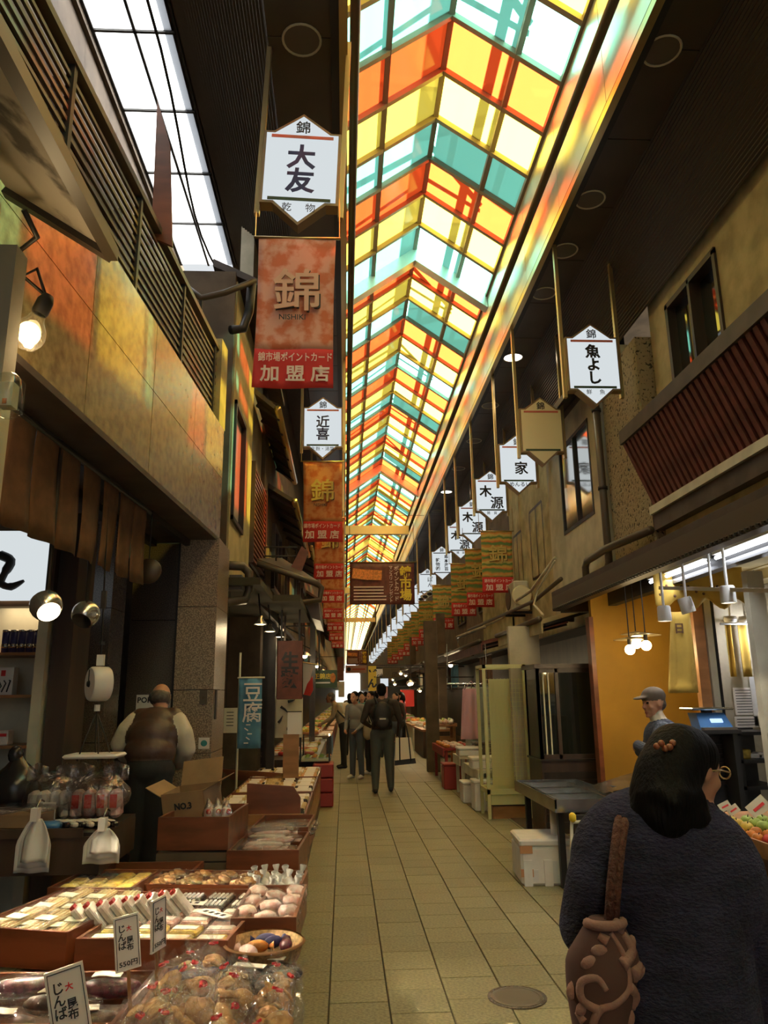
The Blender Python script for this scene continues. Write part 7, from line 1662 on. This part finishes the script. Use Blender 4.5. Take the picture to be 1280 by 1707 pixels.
# glasses, hair clip, shoulder bag
gl = MB()
for sg in (-1, 1): gl.tube([L(sg * .033 + .021 * math.cos(a), .103, .003 + .017 * math.sin(a)) for a in [2 * PI * i / 14 for i in range(15)]], .0022, 6)
gl.tube([L(-.012, .106, .005), L(.012, .106, .005)], .002, 6)
for sg in (-1, 1): gl.tube([L(sg * .054, .102, .005), L(sg * .074, .05, .008), L(sg * .078, -.01, .0)], .0022, 6)
gl.build('glasses', 'gold_metal', woman, True)
c = P(1103, 1243, -.06); cb = MB()
for i in range(5): cb.sph(c + Vector((-.022 + .011 * i, -.02 - .004 * (i % 2), .008 * math.sin(i * 2.0))), (.010, .008, .009), 8, 6)
cb.build('hair_clip', 'hairclip', woman, True)
bc = P(988, 1640, -.12)
t = thing('shoulder_bag', (bc.x, bc.y, .55), 'dusty pink patterned shoulder bag hanging at the woman’s side', 'bag')
def bagp(u, v):
    a = 2 * PI * u; z = v
    w = .040 + .050 * math.sin(PI * min(1, z * .62 + .02)) ; w *= (1 - .55 * max(0, z - .72) / .28)
    d = .07 * (1 - .55 * max(0, z - .6) / .4)
    return Vector((bc.x + .02 + (w * math.cos(a)) * 1.0 + .04 * (z - .5), bc.y + d * math.sin(a), P(1000, 1760, -.12).z + (P(1000, 1530, -.12).z - P(1000, 1760, -.12).z) * z))
vs = []; fs = []; nu, nv = 28, 16
for j in range(nv + 1):
    for i in range(nu): vs.append(bagp(i / nu, j / nv))
for j in range(nv):
    for i in range(nu): fs.append((j * nu + i, j * nu + (i + 1) % nu, (j + 1) * nu + (i + 1) % nu, (j + 1) * nu + i))
fs.append(tuple(range(nu - 1, -1, -1))); fs.append(tuple(nv * nu + i for i in range(nu)))
MB().add(vs, fs).build('pouch', 'bag_dark', t, True)
# raised scroll pattern
def onbag(u, v, o=-.003): p = bagp(u, v); return p + Vector((0, -o, 0))
for pts, r0_ in ((((.70, .10), (.66, .25), (.70, .40), (.78, .45), (.84, .55), (.82, .75), (.76, .92)), .011), (((.70, .40), (.62, .46), (.62, .58), (.69, .62), (.73, .54)), .012), (((.84, .55), (.90, .48), (.93, .36)), .014), (((.66, .25), (.60, .22), (.57, .12)), .016), (((.80, .70), (.88, .78), (.86, .90)), .016), (((.74, .86), (.68, .90)), .014), (((.86, .62), (.95, .66)), .018), (((.62, .30), (.58, .36)), .012)):
    sp = spline([onbag(*q) for q in pts]); MB().tube(sp, [r0_ * (1 - .4 * i / len(sp)) for i in range(len(sp))], 8).build('scroll_pattern', 'bag_pink', t, True)
[MB().sph(onbag(*q), (.022, .008, .014), 10, 6, rotm(0, q[0] * 9, 0)).build('leaf_pattern', 'bag_pink', t, True) for q in ((.90, .30), (.93, .42), (.88, .20), (.60, .16), (.57, .08), (.90, .82), (.84, .95), (.96, .60), (.62, .40), (.70, .80), (.66, .72), (.80, .12), (.76, .22), (.56, .5))]
MB().tube([onbag(.5 + .5 * i / 10, .97, .004) for i in range(11)], .012, 8).build('top_hem', 'bag_pink', t, True)
for du in (0, 10): MB().tube([P(1014 + du, 1540, -.13), P(1018 + du, 1480, -.14), P(1024 + du, 1420, -.132), P(1029 + du, 1382, -.115), P(1034 + du, 1356, -.05), P(1038 + du, 1350, .03), P(1042 + du, 1375, .13)], .012, 8).build('strap', 'strap_brown', t, True)

# ---------------- people in the street
def street(loc, rz, label, mats, voxel=.014, group=None, **kw):
    B, U, L = human(**kw); t = person('person', loc, label, B, dict(BASEM, **mats), voxel, rz, 5, group); return t, U, L
bp, U1, L1 = street((.62, 12.9, 0), .0, 'man seen from behind with a dark backpack and dark jacket in mid street', dict(top='jacket_dark', legs='trousers_grey'), .012, H=1.72, bulk=1.14, head_dir=(0, .95, -.25), legs=((-.11, .02, .50), (-.115, .0, .09), (.12, .06, .50), (.14, .10, .10)), arms=((-.10, .0, -.27), (.02, .22, -.36), (.09, -.01, -.28), (.06, .10, -.50)))
gj, U2, L2 = street((.24, 15.2, 0), PI * .80, 'person in a grey jacket and jeans looking towards the left stall', dict(top='jacket_grey', legs='jeans', shoe='shoe_white'), H=1.62, bulk=1.0, lean=.10, arms=((-.06, .0, -.27), (.04, .20, -.42), (.06, 0, -.27), (-.04, .20, -.42)))
bk, U3, L3 = street((.55, 15.9, 0), 2.2, 'person in black walking beside the grey jacket person', dict(top='coat_black', legs='trousers_black', shoe='shoe_white'), H=1.62, bulk=1.05)
bm, U4, L4 = street((-.02, 17.4, 0), PI * .5, 'man in a beige jacket leaning over the left food stall', dict(top='jacket_beige', legs='trousers_black', hair='hair_grey'), H=1.68, lean=.45, arms=((-.02, .16, -.20), (.0, .42, -.22), (.02, .14, -.22), (.0, .36, -.32)), bulk=1.05)
far = [((.45, 19.5), 3.0, 'person in a teal top behind the beige jacket man', 'cloth_teal', 'jeans', 1.6), ((.15, 21.0), .3, 'person in a white top in the far crowd on the left', 'shirt_white', 'trousers_black', 1.6), ((.85, 20.0), .1, 'person in a black coat just beyond the backpack man', 'coat_black', 'trousers_black', 1.66), ((1.25, 19.0), 2.6, 'dark haired person at the right of the backpack man', 'jacket_dark', 'jeans', 1.6), ((.5, 24.0), .2, 'person in grey in the far crowd, centre left', 'jacket_grey', 'jeans', 1.66), ((1.1, 25.5), .1, 'person in black in the far crowd, centre right', 'coat_black', 'trousers_grey', 1.68), ((.2, 28.0), 3.0, 'person in beige in the far crowd near the left stalls', 'jacket_beige', 'trousers_black', 1.62), ((1.6, 29.0), .4, 'person in a pink top in the far crowd near the right stalls', 'cloth_pink', 'jeans', 1.58), ((.9, 33.0), 0, 'person in blue, farthest in the middle of the street', 'jumper_blue', 'trousers_black', 1.7), ((.4, 36.0), 3.1, 'person in white, farthest at the left of the street', 'shirt_white', 'jeans', 1.64), ((1.62, 22.0), 1.2, 'shopkeeper in a dark red top at the right stalls', 'crate_red', 'trousers_black', 1.62)]
for (x, y), rz, lab, top, lg, H in far: street((x, y, 0), rz, lab, dict(top=top, legs=lg), .02, 'far crowd', H=H, hair_long=.06 if H < 1.63 else 0, hands=False)
finish_people()
# backpack
k = 1.72 / 1.70
g = thing('backpack', bp.location + Vector((0, -.22, 1.0)), 'dark rounded backpack worn by the man in mid street', 'backpack')
bx_ = lambda x, y, z: bp.location + Vector((x * k, y * k, z * k))
pk = Body(); pk.ell(bx_(0, -.20, 1.24), (.15, .085, .20), 'a'); pk.ell(bx_(0, -.20, 1.12), (.15, .09, .13), 'a'); pk.ell(bx_(0, -.27, 1.10), (.11, .05, .09), 'a')
PENDING.append((g, pk, dict(a='backpack'), .012, 4))
inv = wm(g).inverted()
pk.p = [('e', inv @ q[1], q[2], q[3], None, q[5]) for q in pk.p]
PENDING[:] = [(g, pk, dict(a='backpack'), .012, 4)]; finish_people(); PENDING.clear(); g.children[0].name = 'main_sack'
MB().bx(bx_(-.05, 0, 0).x, bx_(.05, 0, 0).x, bx_(0, -.325, 0).y, bx_(0, -.31, 0).y, 1.17, 1.19).build('reflective_strip', 'paper', g)
for sg in (-1, 1): MB().tube([bx_(sg * .07, -.15, 1.38), bx_(sg * .11, -.06, 1.50), bx_(sg * .13, .05, 1.47), bx_(sg * .14, .13, 1.30), bx_(sg * .15, .10, 1.15), bx_(sg * .14, -.12, 1.05)], .018, 6).build('strap', 'backpack', g, True)
# tote bag
g = thing('tote_bag', bx_(.36, -.02, .44), 'cream canvas tote bag with dark base and straps carried by the backpack man', 'bag')
q = g.location
MB().prism([q + Vector((-.16, -.05, 0)), q + Vector((.18, -.05, .03)), q + Vector((.11, -.05, .42)), q + Vector((-.14, -.05, .42))], (0, .13, 0)).build('sack', 'tote', g)
MB().prism([q + Vector((-.162, -.054, -.01)), q + Vector((.185, -.054, .02)), q + Vector((.17, -.054, .10)), q + Vector((-.157, -.054, .07))], (0, .138, 0)).build('dark_base', 'black', g)
for yy in (-.06, .09): MB().tube([q + Vector((-.08, yy, .05)), q + Vector((-.08, yy, .42)), q + Vector((-.06, yy * .4, .62)), q + Vector((.0, yy * .2, .70)), q + Vector((.04, yy * .4, .60)), q + Vector((.07, yy, .42)), q + Vector((.10, yy, .05))], .011, 6).build('strap', 'black', g, True)
# crossbody bag strap of the beige jacket man, handbag of the grey jacket person
tag(MB().tube([bm.location + Vector((-.25, -.16, 1.36)), bm.location + Vector((-.10, -.18, 1.20)), bm.location + Vector((.10, -.17, 1.0)), bm.location + Vector((.16, -.12, .85))], .018, 6).build('bag_strap', 'black', None, True), 'black shoulder strap across the beige jacket man', 'strap')
g = thing('hand_bag', gj.location + Vector((.22, -.16, .72)), 'beige cloth bag held by the grey jacket person', 'bag'); vs, fs = lump(200, (1, 1, 1), 3, .12, 2); MB().add([Vector((p.x * .11, p.y * .07, p.z * .16 + .16)) for p in vs], fs).build('pouch', 'jacket_beige', g, True, local=True); MB().tube([(-.07, 0, .28), (0, 0, .46), (.07, 0, .28)], .01, 6).build('handle', 'jacket_beige', g, True, local=True)
# ---------------- far flags and signs above the crowd
def flagthing(nm, lab, cat, u0, v0, u1, v1, y, m, key=None, mk='ink'):
    p0, p1 = at(u0, v1, Y=y), at(u1, v0, Y=y); t = thing(nm, ((p0.x + p1.x) / 2, y, p0.z), lab, cat); MB().bx(p0.x, p1.x, y, y + .04, p0.z, p1.z).build('panel', m, t)
    if key: letter(key, t, (0, -.02, (p1.z - p0.z) / 2), (p1.z - p0.z) * .75, mk)
    MB().bar((p0.x, y + .02, p1.z + .015), (XL - .95 if (p0.x + p1.x) / 2 < .6 else XR + .55, y + .02, p1.z + .015), .03).build('bracket_arm', 'dark_metal', t); return t
flagthing('vertical_banner', 'tall yellow banner with black characters above the far crowd', 'banner', 614, 1110, 627, 1152, 27, 'plastic_yellow', 'don')
flagthing('vertical_banner', 'dark sign with one pale character beside the tall yellow banner', 'sign', 627, 1113, 637, 1130, 28, 'black', 'yaki', 'paper')
flagthing('lit_fish_sign', 'small square white lit sign with a fish mark above the crowd', 'sign', 634, 1131, 647, 1144, 26, 'sign_glow', None)
flagthing('red_strip_sign', 'narrow pink lit strip sign below the square lit sign', 'sign', 642, 1145, 646, 1164, 26, 'cloth_pink', None)
flagthing('far_red_banner', 'far dark red banner on the left below the row of orange banners', 'banner', 562, 1095, 573, 1135, 38, 'awning_red', None)
flagthing('far_white_board', 'far cream board with black dots on the left above the crowd', 'sign', 564, 1136, 574, 1162, 34, 'cream', None)
flagthing('red_lantern_cloth', 'red cloth hung over the far right stall', 'cloth', 668, 1150, 690, 1178, 24, 'banner_red', None)

# ================================================================== FAR STALLS ON BOTH SIDES
rf_ = random.Random(77)
NUM = ['first', 'second', 'third', 'fourth', 'fifth', 'sixth', 'seventh', 'eighth', 'ninth', 'tenth', 'eleventh', 'twelfth']
heap_me = {}
for m_ in ('orange_goods', 'pink_goods', 'white_goods', 'yellow_goods', 'red_goods', 'green_goods'):
    b = MB()
    for i in range(9): b.sph((-.14 + .14 * (i % 3), -.18 + .18 * (i // 3), .07 + .02 * rf_.random()), (.085, .105, .06), 8, 5)
    heap_me[m_] = b.mesh('food_heap', m_, True)
crate_me = MB().cbox((0, 0, .04), (.46, .60, .08), .012).mesh('crate', 'orange_wood')
foam_me = MB().cbox((0, 0, .04), (.46, .60, .08), .012).mesh('crate', 'foam')
CW = {'orange_goods': 'orange', 'pink_goods': 'pink', 'white_goods': 'pale', 'yellow_goods': 'yellow', 'red_goods': 'red', 'green_goods': 'green'}
for side in ('left', 'right'):
    for k in range(10):
        y0 = (18.0 if side == 'left' else 19.6) + 3.0 * k
        x0, x1 = (-1.2, -.30) if side == 'left' else (1.95, 2.75)
        z = .62 + .1 * rf_.random()
        t = thing('far_stall', ((x0 + x1) / 2, y0 + 1.2, 0), 'low food stall on the %s side of the far street, %s beyond the middle' % (side, NUM[k]), 'stall', 'far stalls')
        MB().bx(x0, x1, y0, y0 + 2.5, z - .05, z).build('top', 'orange_wood', t)
        MB().bx(x0 + .03, x1 - .03, y0 + .03, y0 + 2.47, .02, z - .05).build('skirt', ['crate_red', 'dark_wood', 'cream', 'plastic_blue', 'brown_wall'][rf_.randrange(5)], t)
        for j in range(3):
            m_ = rf_.choice(list(CW)); g = thing('food_crate', ((x0 + x1) / 2 + rf_.uniform(-.1, .1), y0 + .45 + .8 * j, z), 'crate of %s food, %s on the %s far stall on the %s' % (CW[m_], NUM[j], NUM[k], side), 'crate', 'food crates on the far stalls', rz=rf_.uniform(-.1, .1))
            link('crate', crate_me if rf_.random() < .5 else foam_me, g); link('food_heap', heap_me[m_], g)
        # shop front behind: hanging cloth
        xx = XL - .02 if side == 'left' else XR - .03; zt_ = 2.87 if side == 'left' else 2.57
        if k % 2 == 0:
            c0 = y0 + .3; g = thing('shop_cloth', (xx, c0 + .9, 1.75), '%s cloth over the %s shop front on the far %s side' % (['brown', 'blue', 'red', 'white', 'yellow'][k // 2], NUM[k], side), 'curtain', 'cloths over far shop fronts')
            for q in range(4): MB().sheet(lambda u, v: (xx + .02 * math.sin(u * 6 + q), c0 + .48 * q + .45 * u, zt_ - .03 - .75 * v), 4, 3, .004).build('panel', ['cloth_brown', 'cloth_blue', 'banner_red', 'cloth_white', 'cloth_yellow'][k // 2], g, True)
            MB().cyl((xx, c0 - .1, zt_), (xx, c0 + 2.0, zt_), .02, n=6).build('rod', 'dark_wood', g)
for i, (x, y) in enumerate(((-.75, 14.5), (-.7, 19.5), (-.7, 24), (-.7, 30), (2.4, 30), (2.4, 38), (-.7, 38))):  # extra lamps, added to warm and brighten the far stalls
    p = Vector((x, y, 2.3)); t = thing('stall_lamp', p, 'added far warm stall lamp on the %s, number %s down the street' % ('left' if x < 0 else 'right', NUM[i]), 'lamp', 'lamps added to brighten the far stalls')
    MB().lathe([(.13, 0), (.11, .02), (.04, .07), (1e-4, .08)], p, 14).build('shade', 'bright_metal', t, True); MB().sph(p, .055, 10, 6).build('bulb', 'lamp_warm', t, True); MB().cyl(p + Vector((0, 0, .07)), p + Vector((0, 0, .35)), .01, n=5).build('cord', 'black', t)
    MB().bar(p + Vector((0, 0, .35)), Vector((XL - .03 if x < 0 else XR - .1, y, 2.93 if x < 0 else 2.65)), .025).build('arm', 'dark_metal', t)
    l = bpy.data.lights.new('lamp', 'POINT'); l.energy = 16; l.color = (1, .78, .45); l.shadow_soft_size = .06
    lo = bpy.data.objects.new('lamp', l); COL.objects.link(lo); lo.parent = t; lo.location = (0, 0, -.15)
